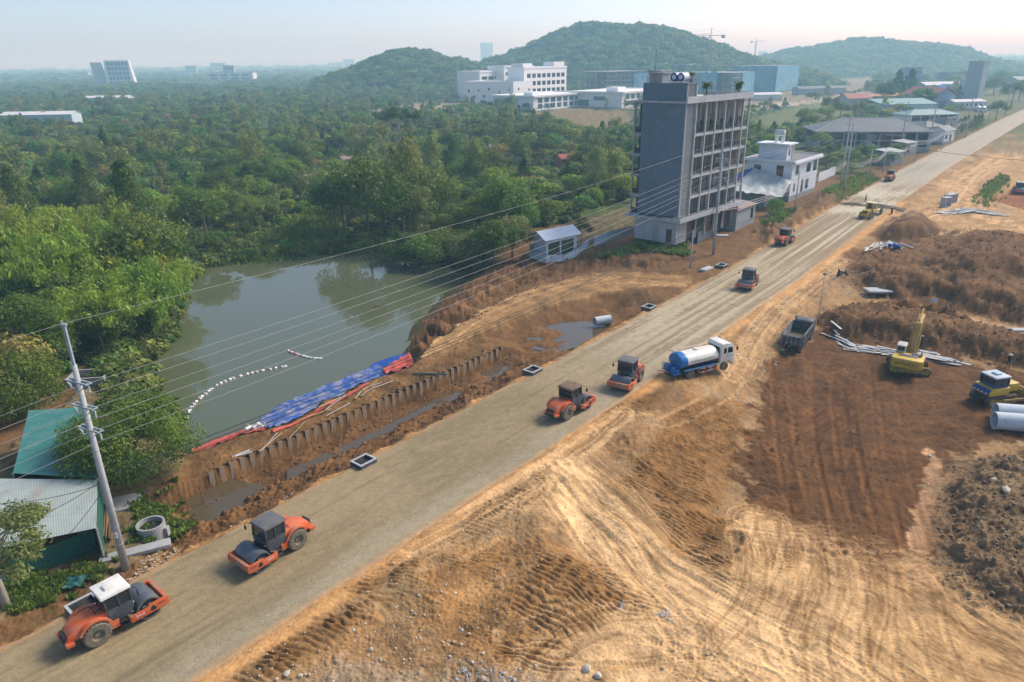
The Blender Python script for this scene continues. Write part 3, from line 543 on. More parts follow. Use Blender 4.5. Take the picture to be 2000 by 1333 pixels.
class Leaves:
    def __init__(s, seed): s.r = np.random.RandomState(seed); s.v = []; s.t = []
    def clump(s, c, rad, n, size, up=.35, droop=0, aspect=.5, tint=None, shell=.45, flat=1.0):
        r = s.r; c = np.asarray(c, float)
        d = r.normal(size=(n, 3)); d /= np.linalg.norm(d, axis=1)[:, None]
        rr = (shell+(1-shell)*r.rand(n, 1)**.6)
        p = c+d*rr*np.array([rad, rad, rad*flat])
        nrm = d*.8+r.normal(size=(n, 3))*.45+np.array([0, 0, up]); nrm /= np.linalg.norm(nrm, axis=1)[:, None]
        a = r.normal(size=(n, 3))+np.array([0, 0, -droop*3]); a -= nrm*(a*nrm).sum(1)[:, None]; a /= np.linalg.norm(a, axis=1)[:, None]
        b = np.cross(nrm, a); L = size*(.65+.7*r.rand(n, 1)); W = L*aspect
        q = np.stack([p-a*L*.5, p+b*W*.5+nrm*.08*L, p+a*L*.5, p-b*W*.5+nrm*.08*L], 1)
        s.v.append(q.reshape(-1, 3)); base = .5 if tint is None else tint
        s.t.append(np.repeat(np.clip(base+.38*(r.rand(n)-.5), 0, 1), 4)); return s
    def mesh(s, name, m, extra=None):
        v = np.concatenate(s.v).astype(np.float32); t = np.concatenate(s.t).astype(np.float32); n = len(v)//4
        q = np.arange(n*4, dtype=np.int32)
        me = bpy.data.meshes.new(name); ev, ef = (extra if extra else ([], []))
        nv = len(v)+len(ev); me.vertices.add(nv)
        allv = np.concatenate([v, np.array(ev, np.float32).reshape(-1, 3)]) if ev else v
        me.vertices.foreach_set('co', allv.ravel())
        lt = [4]*n+[len(f) for f in ef]; li = list(q)+[len(v)+i for f in ef for i in f]
        me.loops.add(len(li)); me.loops.foreach_set('vertex_index', np.array(li, np.int32))
        me.polygons.add(len(lt)); ls = np.concatenate([[0], np.cumsum(lt)[:-1]]).astype(np.int32)
        me.polygons.foreach_set('loop_start', ls); me.polygons.foreach_set('loop_total', np.array(lt, np.int32))
        at = me.attributes.new('tint', 'FLOAT', 'POINT'); at.data.foreach_set('value', np.concatenate([t, np.zeros(len(ev), np.float32)]))
        me.materials.append(m)
        if ef: me.materials.append(M['bark']); me.polygons.foreach_set('material_index', np.array([0]*n+[1]*len(ef), np.int32))
        me.update(calc_edges=True); return me
def limbs(seed, H, R, n=7, r0=.16, base=.35, fork=True):
    r = random.Random(seed); b = MB(); top = (r.uniform(-.2, .2)*R*.3, r.uniform(-.2, .2)*R*.3, H*.82)
    mid = (top[0]*.4+r.uniform(-.2, .2), top[1]*.4+r.uniform(-.2, .2), H*.42)
    b.tube([(0, 0, -.4), (mid[0]*.3, mid[1]*.3, H*.15), mid, top], [r0*1.35, r0*1.05, r0*.75, r0*.2], 7); ends = []
    for i in range(n):
        a = i*2.4+r.uniform(-.4, .4); z0 = H*(base+.4*i/n); k = z0/H; p0 = (mid[0]*k, mid[1]*k, z0); l = R*r.uniform(.6, .92)*(1-.35*i/n)
        p1 = (p0[0]+math.cos(a)*l*.5, p0[1]+math.sin(a)*l*.5, z0+l*.35); p2 = (p0[0]+math.cos(a)*l, p0[1]+math.sin(a)*l, z0+l*.62)
        b.tube([p0, p1, p2], [r0*.45, r0*.3, r0*.08], 5); ends.append(p2)
        if fork:
            for dd in (-.6, .6):
                p3 = (p1[0]+math.cos(a+dd)*l*.4, p1[1]+math.sin(a+dd)*l*.4, p1[2]+l*.35); b.tube([p1, p3], [r0*.22, r0*.05], 4); ends.append(p3)
    return b, ends
def crown(kind, seed, H, R, n, size, m, extra=None, name='crown'):
    L = Leaves(seed); r = L.r
    if kind == 'broad':
        k = 34; per = n//k
        for i in range(k):
            d = r.normal(size=3); d /= np.linalg.norm(d); d[2] = abs(d[2])*1.1-.35; q = .62+.3*r.rand()
            L.clump((d[0]*R*q, d[1]*R*q, H*.6+d[2]*H*.36*q), R*(.24+.16*r.rand()), per, size, .4, .15, .5, .2+.6*r.rand(), .5, .8)
    elif kind == 'dome':
        k = 64; per = n//k
        for i in range(k):
            d = r.normal(size=3); d /= np.linalg.norm(d); q = .72+.22*r.rand()
            L.clump((d[0]*R*q, d[1]*R*q, H*.52+d[2]*H*.44*q), R*(.24+.13*r.rand()), per, size, .4, .25, .45, .15+.7*r.rand(), .4, .85)
    elif kind == 'tall':
        k = 30; per = n//k
        for i in range(k):
            z = H*(.32+.66*i/k); w = R*(1-.75*abs((i/k)-.35)**1.2)*(.3+.6*r.rand()); a = r.rand()*6.28
            L.clump((math.cos(a)*w, math.sin(a)*w, z), R*(.30+.14*r.rand()), per, size, .2, .5, .36, .25+.6*r.rand(), .3, 1.1)
    elif kind == 'spread':
        k = 32; per = n//k
        for i in range(k):
            a = r.rand()*6.28; w = R*math.sqrt(r.rand())*.9; z = H*(.86-.16*(w/R)**2-.13*r.rand())
            L.clump((math.cos(a)*w, math.sin(a)*w, z), R*(.17+.1*r.rand()), per, size, .7, 0, .5, .2+.6*r.rand(), .3, .55)
    elif kind == 'cone':
        k = 40; per = n//k
        for i in range(k):
            f = i/k; w = R*(1-f)**.75*(.45+.5*r.rand()); a = i*2.4+r.rand(); L.clump((math.cos(a)*w, math.sin(a)*w, H*(.16+.8*f)), R*(.34-.18*f), per, size, .3, .2, .45, .2+.6*r.rand(), .3, .9)
    elif kind == 'bush':
        k = 14; per = n//k
        for i in range(k):
            a = r.rand()*6.28; w = R*.7*math.sqrt(r.rand()); L.clump((math.cos(a)*w, math.sin(a)*w, H*(.3+.4*r.rand()*(1-w/R))), R*(.35+.15*r.rand()), per, size, .4, .1, .5, .2+.6*r.rand(), .4, .8)
    elif kind == 'bamboo':
        for i in range(44):
            a = i*2.4+r.rand()*.5; lean = R*(.25+.75*r.rand()); hh = H*(.72+.3*r.rand())*(1-.25*(lean/R)**2)
            for f in np.linspace(.38, 1.08, 7):
                w = lean*f**1.7; z = hh*(f-.36*max(0, f-.62)*2.0*(lean/R)); L.clump((math.cos(a)*w, math.sin(a)*w, z), .75+.35*r.rand(), n//308, size, .1, .75, .3, .2+.65*(f-.38)+.2*r.rand(), .2, .9)
    elif kind == 'sparse':
        for p in extra:
            for j in range(3):
                q = np.array(p)+r.normal(size=3)*np.array([.5, .5, .3])*R*.16; L.clump(q, R*(.14+.07*r.rand()), n//(3*len(extra)), size, .6, .1, .45, .25+.55*r.rand(), .2, .6)
        extra = None
    return L.mesh(name, m, extra)
def palm(seed, H, R, nf, m, trunk=True):
    r = random.Random(seed); b = MB(); t = MB()
    for i in range(nf):
        a = i*2.4; el = r.uniform(-.5, 1.2); l = R*r.uniform(.8, 1.1); p0 = Vector((0, 0, H))
        pts = [p0+Vector((math.cos(a)*l*k, math.sin(a)*l*k, l*(math.sin(el)*k*1.1-k*k*.9))) for k in (0, .3, .6, .85, 1)]; s_ = Vector((-math.sin(a), math.cos(a), 0))
        vs = []; ws = (.03, .16, .2, .13, .02)
        for p, w in zip(pts, ws): vs += [p+s_*w*R+Vector((0, 0, -w*R*.5)), p, p-s_*w*R+Vector((0, 0, -w*R*.5))]
        b.add([tuple(v) for v in vs], [(3*k+j, 3*k+j+1, 3*k+j+4, 3*k+j+3) for k in range(4) for j in (0, 1)])
    t.tube([(0, 0, 0), (.05, 0, H*.5), (0, 0, H)], [.13, .1, .09], 7); return b, t
# --- kinds of tree: crown kind, height, radius, material, bark, words
KIND = [('broad', 8.5, 4.2, 'leaf', 'bark', 'round-crowned green tree'), ('broad', 7, 3.6, 'leaf_bright', 'bark', 'light green round tree'), ('tall', 11.5, 2.9, 'leaf_grey', 'pale_bark', 'tall slim grey-green tree'),
        ('spread', 8, 5.2, 'leaf', 'bark', 'flat spreading green tree'), ('cone', 11, 3.6, 'leaf_dark', 'bark', 'dark pointed tree'), ('broad', 6, 3.4, 'leaf_dry', 'pale_bark', 'thin brownish half-bare tree'), ('broad', 9.5, 4.6, 'leaf_dark', 'bark', 'large dark green tree'), ('bush', 3.6, 3.0, 'leaf', 'bark', 'low green bush')]
NEARM = []
for i, (kd, H, R, m, bk, w) in enumerate(KIND):
    for sd in (0, 1):
        b, ends = limbs(i*10+sd, H, R, 7 if kd != 'bush' else 4, .17 if kd != 'bush' else .06)
        nleaf = {'leaf_dry': 1100, 'bush': 1100}.get(m, 2600) if kd != 'bush' else 1100
        NEARM.append((i, crown(kd, i*10+sd, H, R, nleaf, .42 if kd != 'tall' else .5, M[m]), b.mesh('trunk', M[bk])))
FARM = []
far_col = bpy.data.collections.new('forest_tree_models')
for i, (kd, H, R, m, bk, w) in enumerate(KIND):
    b, _e = limbs(i*10, H, R, 4, .17, fork=False)
    ob = bpy.data.objects.new('tree_model_%02d' % i, crown(kd, 300+i, H, R, 620, .95, M['leaf_far'] if m in ('leaf', 'leaf_dark') else M[m], (b.v, b.f), 'tree_model')); far_col.objects.link(ob); FARM.append(ob)
for i, (kd, H, R) in enumerate((('broad', 9, 6), ('spread', 9, 7.5), ('broad', 11, 6.5))):
    ob = bpy.data.objects.new('tree_model_%02d' % (20+i), crown(kd, 400+i, H, R, 260, 2.2, M['leaf_far'], None, 'tree_model')); far_col.objects.link(ob); FARM.append(ob)

def tree(i, sd, loc, sc, rz, label, group=None, zs=1.0, name='tree'):
    o = thing(name, label, 'tree' if KIND[i][0] != 'bush' else 'bush', loc, rz, group); o.scale = (sc, sc, sc*zs)
    k, cm, tm = NEARM[i*2+sd]; link('crown', cm, o); link('trunk', tm, o); return o
# --- where the wood stands
WOODP = dict((p[0], p[1]) for p in PATCH)
KEEPOUT = [(WOODP['clearing'], -2), (WOODP['siteground'], -4), (WOODP['siteroad'], -4), (WOODP['meadow'], -2), (WOODP['track_a'], -2.2), (WOODP['track_b'], -2), (WOODP['track_c'], -2.5), (POND, -1.2), (WOODP['shed_yard'], -1), (WOODP['building_ground'], -1), (WOODP['bank_left'], 0), (WOODP['reed_slope'], 0)]
HOUSEPOS = [((782, 298), 11), ((690, 330), 10), ((610, 342), 8), ((640, 345), 7), ((1040, 338), 10), ((980, 336), 8), ((230, 150), 45), ((60, 236), 25), ((1350, 420), 24), ((1010, 375), 7), ((690, 318), 6), ((955, 295), 4), ((1100, 318), 4), ((1540, 340), 14), ((1675, 258), 23), ((1795, 245), 14), ((1900, 200), 22), ((1740, 212), 14), ((1800, 180), 14)]
def in_wood(X, Y):
    ok = sdf_poly(X, Y, WOODP['wood']) > 0; s, t = to_st(X, Y); ok &= (t-road_c(s) < -16)
    for P, mg in KEEPOUT: ok &= sdf_poly(X, Y, P) < mg+2*pn(X*.1, Y*.1, 77)
    for (q, rad) in HOUSEPOS:
        g = ground_at(*q); ok &= np.hypot(X-g[0], Y-g[1]) > rad
    return ok
_rs = np.random.RandomState(5); pts = []
def darts(r0, r1, sp, a0=-47, a1=47):
    n = int((r1*r1-r0*r0)*math.radians(a1-a0)/2/(sp*sp)*2.2); r = np.sqrt(r0*r0+(r1*r1-r0*r0)*_rs.rand(n)); a = np.radians(a0+(a1-a0)*_rs.rand(n))
    X, Y = r*np.sin(a), r*np.cos(a); ok = in_wood(X, Y); X, Y = X[ok], Y[ok]; cell = {}; out = []
    for x, y in zip(X, Y):
        k = (int(x//sp), int(y//sp))
        if any((x-u_)**2+(y-v_)**2 < sp*sp*.72 for i in (-1, 0, 1) for j in (-1, 0, 1) for u_, v_ in cell.get((k[0]+i, k[1]+j), ())): continue
        cell.setdefault(k, []).append((x, y)); out.append((x, y))
    return out
pts = [(x, y, 0) for x, y in darts(78, 190, 5.2)]+[(x, y, 0) for x, y in darts(190, 420, 4.7)]+[(x, y, 1) for x, y in darts(420, 900, 6.6)]+[(x, y, 2) for x, y in darts(900, 2200, 13)]+[(x, y, 3) for x, y in darts(2200, 6000, 36)]
pts = np.array(pts); _z, _, _u2 = terrain(pts[:, 0], pts[:, 1]); _rr2 = np.hypot(pts[:, 0], pts[:, 1])
_big = fbm(pts[:, 0]*.02, pts[:, 1]*.02, 3, 88); _pick = _rs.rand(len(pts))
kinds = np.select([_pick+_big*.35 < .12, _pick < .34, _pick < .46, _pick < .62, _pick < .67, _pick < .74, _pick < .84], [1, 0, 2, 3, 4, 5, 6], 7)
kinds = np.where((kinds == 7) & (_rr2 < 170), 0, kinds)
_sc = (.5+.85*_rs.rand(len(pts))**1.6)*np.interp(_rr2, [80, 130, 200, 350, 700, 2000, 6000], [1.2, 1.3, .98, .7, .78, 1.0, 2.0])*(1+.25*_big)
_vis = np.array([KIND[k][2] for k in kinds])*_sc/_rr2; order = np.argsort(-_vis*(np.abs(pts[:, 0]/pts[:, 1]) < .8)); near_idx = set(order[:262].tolist())
def zone(x, y):
    r = math.hypot(x, y); px = 1000+FPX*(x/(y*math.cos(_pit)+CAMH*math.sin(_pit)))
    if px > 1450: return 'between the buildings along the road'
    if px > 1180: return 'behind the grey concrete building'
    if r < 150: return 'on the far bank of the pond' if px > 380 else 'behind the bamboo clumps'
    if r < 230: return 'in the wood behind the pond'
    return 'in the scrub before the white school' if px > 650 else 'in the wide wood left of the pond'
_lab = {}
_order = sorted(near_idx, key=lambda k: pts[k][0]/pts[k][1])
def nth(n): return '%d%s' % (n, 'th' if 10 <= n % 100 <= 20 else {1: 'st', 2: 'nd', 3: 'rd'}.get(n % 10, 'th'))
for k in _order:
    x, y, _c = pts[k]; i = int(kinds[k]); zn = zone(x, y)
    lb = KIND[i][5]+' '+zn; _lab[lb] = _lab.get(lb, 0)+1
    tree(i, int(_rs.rand() > .5), (x, y, _z[k]-.1), _sc[k], _rs.rand()*6.28, lb+', '+nth(_lab[lb])+' from left', KIND[i][5]+'s '+zn, .85+.3*_rs.rand(), 'bush' if KIND[i][0] == 'bush' else 'tree')
# --- the rest of the wood as one mass
def scatter(name, P, idx, sc, seed, **k):
    me = bpy.data.meshes.new(name); me.from_pydata([tuple(p) for p in P], [], [])
    me.attributes.new('pick', 'INT', 'POINT').data.foreach_set('value', np.array(idx, np.int32)); me.attributes.new('sz', 'FLOAT', 'POINT').data.foreach_set('value', np.array(sc, np.float32))
    me.attributes.new('turn', 'FLOAT', 'POINT').data.foreach_set('value', np.random.RandomState(seed).rand(len(P)).astype(np.float32)*6.28)
    o = link(name, me, **k); ng = bpy.data.node_groups.new(name, 'GeometryNodeTree'); ng.interface.new_socket('Geometry', in_out='INPUT', socket_type='NodeSocketGeometry'); ng.interface.new_socket('Geometry', in_out='OUTPUT', socket_type='NodeSocketGeometry')
    N = ng.nodes.new; L = ng.links.new; gi = N('NodeGroupInput'); go = N('NodeGroupOutput'); ci = N('GeometryNodeCollectionInfo'); ci.inputs['Collection'].default_value = far_col; ci.inputs['Separate Children'].default_value = True
    ip = N('GeometryNodeInstanceOnPoints'); ip.inputs['Pick Instance'].default_value = True
    def at(nm, tp): a = N('GeometryNodeInputNamedAttribute'); a.data_type = tp; a.inputs['Name'].default_value = nm; return a
    a = at('pick', 'INT'); b = at('sz', 'FLOAT'); c = at('turn', 'FLOAT'); cx_ = N('ShaderNodeCombineXYZ'); L(c.outputs[0], cx_.inputs[2]); er = N('FunctionNodeEulerToRotation'); L(cx_.outputs[0], er.inputs[0])
    mp = N('GeometryNodeMeshToPoints'); L(gi.outputs[0], mp.inputs[0]); L(mp.outputs[0], ip.inputs['Points']); L(ci.outputs[0], ip.inputs['Instance']); L(a.outputs[0], ip.inputs['Instance Index']); L(er.outputs[0], ip.inputs['Rotation']); L(b.outputs[0], ip.inputs['Scale']); L(ip.outputs[0], go.inputs[0])
    md = o.modifiers.new('scatter', 'NODES'); md.node_group = ng; return o
rest = [k for k in range(len(pts)) if k not in near_idx]
P_, I_, S_ = [], [], []
for k in rest:
    x, y, c_ = pts[k]; P_.append((x, y, _z[k]-.2)); I_.append(int(kinds[k]) if c_ < 2 else 8+int(_rs.rand()*3)); S_.append(_sc[k]*(1.05 if c_ < 2 else .95 if c_ == 2 else 1.5))
_ub = np.array(darts(84, 250, 3.3)); _uz = terrain(_ub[:, 0], _ub[:, 1])[0]
scatter('undergrowth', [(x, y, z-.2) for (x, y), z in zip(_ub, _uz)], [7]*len(_ub), .38+.4*_rs.rand(len(_ub)), 9, kind='stuff', label='dense undergrowth beneath the trees behind the pond', cat='undergrowth')
_sp = []; _PP = [np.array(p) for p in POND]; _i0 = 15
for a, c in zip(_PP[_i0:]+_PP[:1], _PP[_i0+1:]+_PP[:2]):
    L_ = np.linalg.norm(c-a)
    for q in range(int(L_/1.1)):
        for off in (-.2, .5, 1.3, 2.2, 3.2):
            nn = np.array([-(c-a)[1], (c-a)[0]])/L_; pp = a+(c-a)*(q+_rs.rand())*1.1/L_-nn*off*(1 if True else -1)+_rs.normal(size=2)*.4
            sdp = sdf_poly(np.array([pp[0]]), np.array([pp[1]]), POND)[0]
            if sdp > .3: pp = pp+nn*2*off
            _sp.append(pp)
_sp = np.array(_sp); _sz2 = np.maximum(terrain(_sp[:, 0], _sp[:, 1])[0], WATER_Z-.1)
scatter('shore_bushes', [(x, y, z-.25) for (x, y), z in zip(_sp, _sz2)], [7]*len(_sp), .32+.5*_rs.rand(len(_sp)), 10, kind='stuff', label='bushes crowding the wooded shore of the pond', cat='undergrowth')
scatter('forest', P_, I_, S_, 3, kind='stuff', label='wide green wood stretching to the horizon', cat='forest')
for hi, (X, Y, Z) in enumerate(HILLS):
    m = _rs.rand(*X.shape) < 0; P_, I_, S_ = [], [], []; nh = (1300, 2600, 2600)[hi]
    for _ in range(nh):
        i = _rs.rand()*(X.shape[0]-2); j = _rs.rand()*(X.shape[1]*.56); a, b = int(i), int(j); fi, fj = i-a, j-b
        p = [float((q[a, b]*(1-fi)+q[a+1, b]*fi)*(1-fj)+(q[a, b+1]*(1-fi)+q[a+1, b+1]*fi)*fj) for q in (X, Y, Z)]
        if p[2] < -2: continue
        P_.append((p[0], p[1], p[2]-3)); I_.append(8+int(_rs.rand()*3)); S_.append((.75+.55*_rs.rand())*(1, 1.1, 1.5)[hi])
    scatter('hill_forest', P_, I_, S_, 20+hi, kind='stuff', label=('trees covering the small dark hill', 'trees covering the tall rounded hill', 'trees covering the pale far hill')[hi], cat='forest')
# --- single trees one can point at
def special(name, label, px, py, kd, H, R, n, size, m, bk='bark', seed=1, cat='tree', ends=False, group=None, r0=.2, z=0):
    p = onground(px, py, z); o = thing(name, label, cat, p, seed*1.3, group); b, e = limbs(seed+500, H, R, 9 if ends else 7, r0, .3)
    link('crown', crown(kd, seed+500, H, R, n, size, M[m], e if ends else None), o); b.build('trunk', M[bk], o, smooth='all'); return o
special('shade_tree', 'dense round green tree beside the leaning concrete power pole', 268, 925, 'dome', 6.6, 5.0, 20000, .28, 'leaf_mango', seed=11, r0=.22)
special('shade_tree', 'round bright green tree behind the green roofed shed', 45, 805, 'dome', 6.4, 4.5, 16000, .28, 'leaf_mango', seed=12)
special('shade_tree', 'tall dark green tree below the bamboo at the left picture edge', 55, 740, 'dome', 9.5, 5.0, 16000, .3, 'leaf', seed=13)
special('shade_tree', 'open branching tree in front of the green sheet fence', 14, 1185, 'sparse', 7.2, 4.6, 5200, .28, 'leaf_grey', 'pale_bark', 14, ends=True, r0=.22)
special('silk_cotton_tree', 'lone tall tree with wide dark crown above the scrub', 782, 292, 'spread', 18.5, 9.5, 3200, .9, 'leaf_dark', 'pale_bark', 15, r0=.5)
for i, (px, py, H, R) in enumerate(((1728, 205, 17, 8), (1748, 200, 24, 7.5), (1772, 200, 25, 8), (1800, 215, 15, 8), (1940, 185, 16, 10), (1955, 168, 18, 12), (1862, 178, 15, 10), (1890, 160, 18, 13))):
    special('roadside_tree', ('broad dark tree left of the pointed pair behind the pitched roof', 'first dark pointed tree behind the pitched roof house', 'second dark pointed tree behind the pitched roof house', 'rounded green tree beside the pale batching silo', 'round tree right of the pale batching silo', 'large hazy round tree far beyond the batching silo', 'hazy round tree left behind the batching silo', 'wide hazy tree on the far roadside skyline')[i], px, py, ('broad', 'cone', 'cone', 'broad', 'broad', 'broad', 'broad', 'broad')[i], H, R, 2200, 1.3, 'leaf_dark' if i < 3 else 'leaf', seed=30+i, r0=.4)
for i, (px, py, H, R, kd, mt) in enumerate(((835, 512, 8.5, 4.6, 'broad', 'leaf'), (880, 520, 8.0, 4.8, 'broad', 'leaf'), (925, 530, 7.5, 4.4, 'broad', 'leaf_grey'), (965, 522, 8.5, 4.6, 'broad', 'leaf'), (1000, 505, 8.0, 4.4, 'broad', 'leaf_grey'), (1005, 478, 9.5, 4.8, 'broad', 'leaf'), (790, 505, 8, 4.4, 'broad', 'leaf_dark'))):
    special('bank_tree', ('green tree at the pond corner below the wires, 1st from left', 'green tree at the pond corner, 2nd from left', 'grey-green tree hanging over the pond head', 'green tree on the bare bank left of the blue shed', 'grey-green tree next to the blue shed', 'tall tree behind the pale blue shed', 'dark tree on the far pond bank near its right end')[i], px, py, kd, H, R, 5200, .42, mt, seed=60+i, r0=.16, z=-.8)
BAM = []
for i, (px, py, s_) in enumerate(((215, 690, 1.05), (300, 668, 1.05), (120, 640, 1.2), (190, 600, 1.3), (270, 610, 1.15), (60, 590, 1.2), (330, 600, .9), (130, 545, 1.1), (225, 545, 1.15))):
    if not BAM:
        BAM = [crown('bamboo', 900+j, 10.5, 5.2, 9200, .62, M['leaf_bamboo']) for j in (0, 1)]; cb = MB(); rr_ = random.Random(3)
        for j in range(26):
            a = j*2.4; l = rr_.uniform(.6, 2.6); cb.tube([(math.cos(a)*.4, math.sin(a)*.4, -.3), (math.cos(a)*l*.4, math.sin(a)*l*.4, 4), (math.cos(a)*l*1.2, math.sin(a)*l*1.2, 7.5)], [.06, .05, .03], 5)
        CULM = cb.mesh('culms', M['leaf_bamboo'] if False else mat('bamboo_culm', (.16, .17, .06), .5))
    p = onground(px, py); o = thing('bamboo_clump', ('arching bamboo clump leaning over the pond edge by the bare shore', 'bamboo clump overhanging the pond at the inner corner', 'big bamboo clump above the dark round tree', 'highest bamboo clump in the middle of the grove', 'bamboo clump at the pond side of the grove', 'bamboo clump at the left picture edge', 'small bamboo clump at the water edge of the grove', 'pale bamboo clump at the back of the grove', 'bamboo clump at the rear right of the grove')[i], 'bamboo', p, i*1.7, 'bamboo clumps left of the pond'); o.scale = (s_, s_, s_*(.95+.1*(i % 3)))
    link('crown', BAM[i % 2], o); link('culms', CULM, o)
# --- ground cover: grass and weeds
def cover(name, polys, n, size, m, label, z=0, seed=1, upr=1.0):
    L = Leaves(seed); r = L.r; tot = 0
    for P, lv, wgt in polys:
        W = G(P, lv); xs = [p[0] for p in W]; ys = [p[1] for p in W]; k = int(n*wgt); X = min(xs)+(max(xs)-min(xs))*r.rand(k*3); Y = min(ys)+(max(ys)-min(ys))*r.rand(k*3)
        ok = sdf_poly(X, Y, W)+2.0*fbm(X*.35, Y*.35, 4, seed, .65) > .2; X, Y = X[ok][:k], Y[ok][:k]; Zs, _, _ = terrain(X, Y)
        q = len(X); base = np.stack([X, Y, Zs-.05], 1); d = r.normal(size=(q, 3))*.5; d[:, 2] = upr; d /= np.linalg.norm(d, axis=1)[:, None]; sd = np.cross(d, r.normal(size=(q, 3))); sd /= np.linalg.norm(sd, axis=1)[:, None]
        hh = size*(.5+r.rand(q, 1)); w = hh*.28; v = np.stack([base, base+d*hh*.55+sd*w, base+d*hh+r.normal(size=(q, 3))*.1*size, base+d*hh*.55-sd*w], 1); L.v.append(v.reshape(-1, 3))
        L.t.append(np.repeat(np.clip(.5+.35*fbm(X*.4, Y*.4, 2, seed+5)+.3*(r.rand(q)-.5), 0, 1), 4))
    link(name, L.mesh(name, m), None, label, 'grass' if 'grass' in name or 'reed' in name else 'weeds', None, 'stuff')
cover('weeds', [([(270, 960), (330, 935), (390, 990), (370, 1020), (300, 1050), (262, 1040)], -.3, .35), ([(0, 1150), (90, 1120), (210, 1085), (215, 1120), (60, 1190), (0, 1210)], -.2, .35), ([(240, 1010), (330, 1030), (330, 1060), (270, 1070)], -.2, .12), ([(190, 700), (280, 700), (300, 770), (200, 770)], -.3, .2)], 15000, .34, M['grass'], 'low green weeds around the shed yard and well', seed=41)
cover('reeds', [([(425, 506), (540, 462), (640, 400), (690, 415), (650, 478), (560, 497)], -1, .8), ([(380, 518), (640, 488), (880, 492), (880, 482), (640, 478), (380, 508)], -1.5, .3)], 15000, 1.5, M['grass'], 'tall grass and reeds along the far pond bank', seed=42)
cover('weeds', [([(1240, 480), (1260, 455), (1340, 468), (1345, 492), (1290, 490)], .5, .4), ([(1170, 500), (1240, 470), (1245, 490), (1190, 500)], .5, .15), ([(1490, 430), (1520, 395), (1545, 400), (1530, 440)], .8, .2), ([(1600, 370), (1700, 330), (1720, 345), (1640, 385)], .8, .3)], 9000, .7, M['grass'], 'weeds along the foot of the roadside buildings', seed=43)
cover('weeds', [([(1908, 388), (1925, 360), (1955, 340), (1978, 350), (1950, 378), (1925, 398)], .3, 1)], 2500, .7, M['grass'], 'patch of green weeds right of the far road', seed=44)
# ================================================================ vehicles and people
class Kit:
    def __init__(s): s.p = []
    def add(s, name, mb, mats, parent=None, smooth=40, bevel=0, loc=None, rot=None):
        if isinstance(mb, MB):
            if bevel: o = mb.build(name, mats, None, smooth, bevel); me = o.data; bpy.data.objects.remove(o)
            else: me = mb.mesh(name, mats, smooth)
        else: me = mb
        s.p.append((name, me, parent, loc, rot)); return len(s.p)-1
    def inst(s, name, label, cat, loc, rz, group=None, swap={}, skip=(), rot=None):
        t = thing(name, label, cat, loc, rz, group)
        if rot: t.rotation_euler = rot
        obs = []
        for i, (n, me, par, l, r) in enumerate(s.p):
            if n in skip: obs.append(None); continue
            o = link(n, swap.get(n, me), t if par is None else obs[par])
            if l: o.location = l
            if r: o.rotation_euler = r
            obs.append(o)
        return t
def rotz(v, a): c, s = math.cos(a), math.sin(a); return (v[0]*c-v[1]*s, v[0]*s+v[1]*c)
def at_contact(px, py, z, local, yaw):     # place a vehicle so that one wheel stands on the photo point
    p = ground_at(px, py, z); q = rotz(local, yaw); return (p[0]-q[0], p[1]-q[1], z)
M['orange'] = mat('roller_orange', (.62, .105, .028), .42, var=.1, dirt=(.36, .23, .13), amt=.46, dscale=1.9); M['orange_dusty'] = mat('roller_orange_dusty', (.50, .13, .06), .6, var=.12, dirt=DUST, amt=.55, dscale=1.3)
M['cabgrey'] = mat('cab_grey', (.062, .072, .085), .5, var=.15, dirt=(.2, .17, .13), amt=.22); M['steel'] = mat('drum_steel', (.15, .165, .185), .38, .45, var=.25, scale=1.6, dirt=(.26, .20, .13), amt=.3, dscale=.9)
M['black'] = mat('black_part', (.022, .022, .024), .6, var=.3, dirt=(.16, .12, .08), amt=.3); M['tyre'] = mat('dusty_tyre', (.17, .145, .105), .9, var=.25, scale=5, dirt=(.05, .045, .04), amt=.35, dscale=4)
M['rim'] = mat('wheel_rim', (.20, .185, .155), .6, var=.2, dirt=DUST, amt=.4); M['glass'] = glass_mat('dark_glass'); M['white'] = mat('white_paint', (.72, .71, .66), .45, var=.06, dirt=(.45, .38, .28), amt=.25)
M['white_mark'] = mat('white_marking', (.8, .8, .78), .6, var=.03); M['lamp'] = mat('lamp_lens', (.6, .6, .56), .2); M['roof_brown'] = mat('roof_rusty', (.14, .085, .06), .7, var=.2, dirt=(.25, .16, .1), amt=.4)
M['roofgrey'] = mat('roof_grey', (.11, .115, .125), .6, var=.15, dirt=(.2, .16, .12), amt=.35); M['badge'] = mat('badge_dark', (.03, .07, .09), .4); M['badge_blue'] = mat('badge_blue', (.05, .14, .3), .4)
M['inside'] = mat('machinery', (.10, .085, .065), .8, var=.4, scale=8, dirt=(.2, .14, .08), amt=.4)
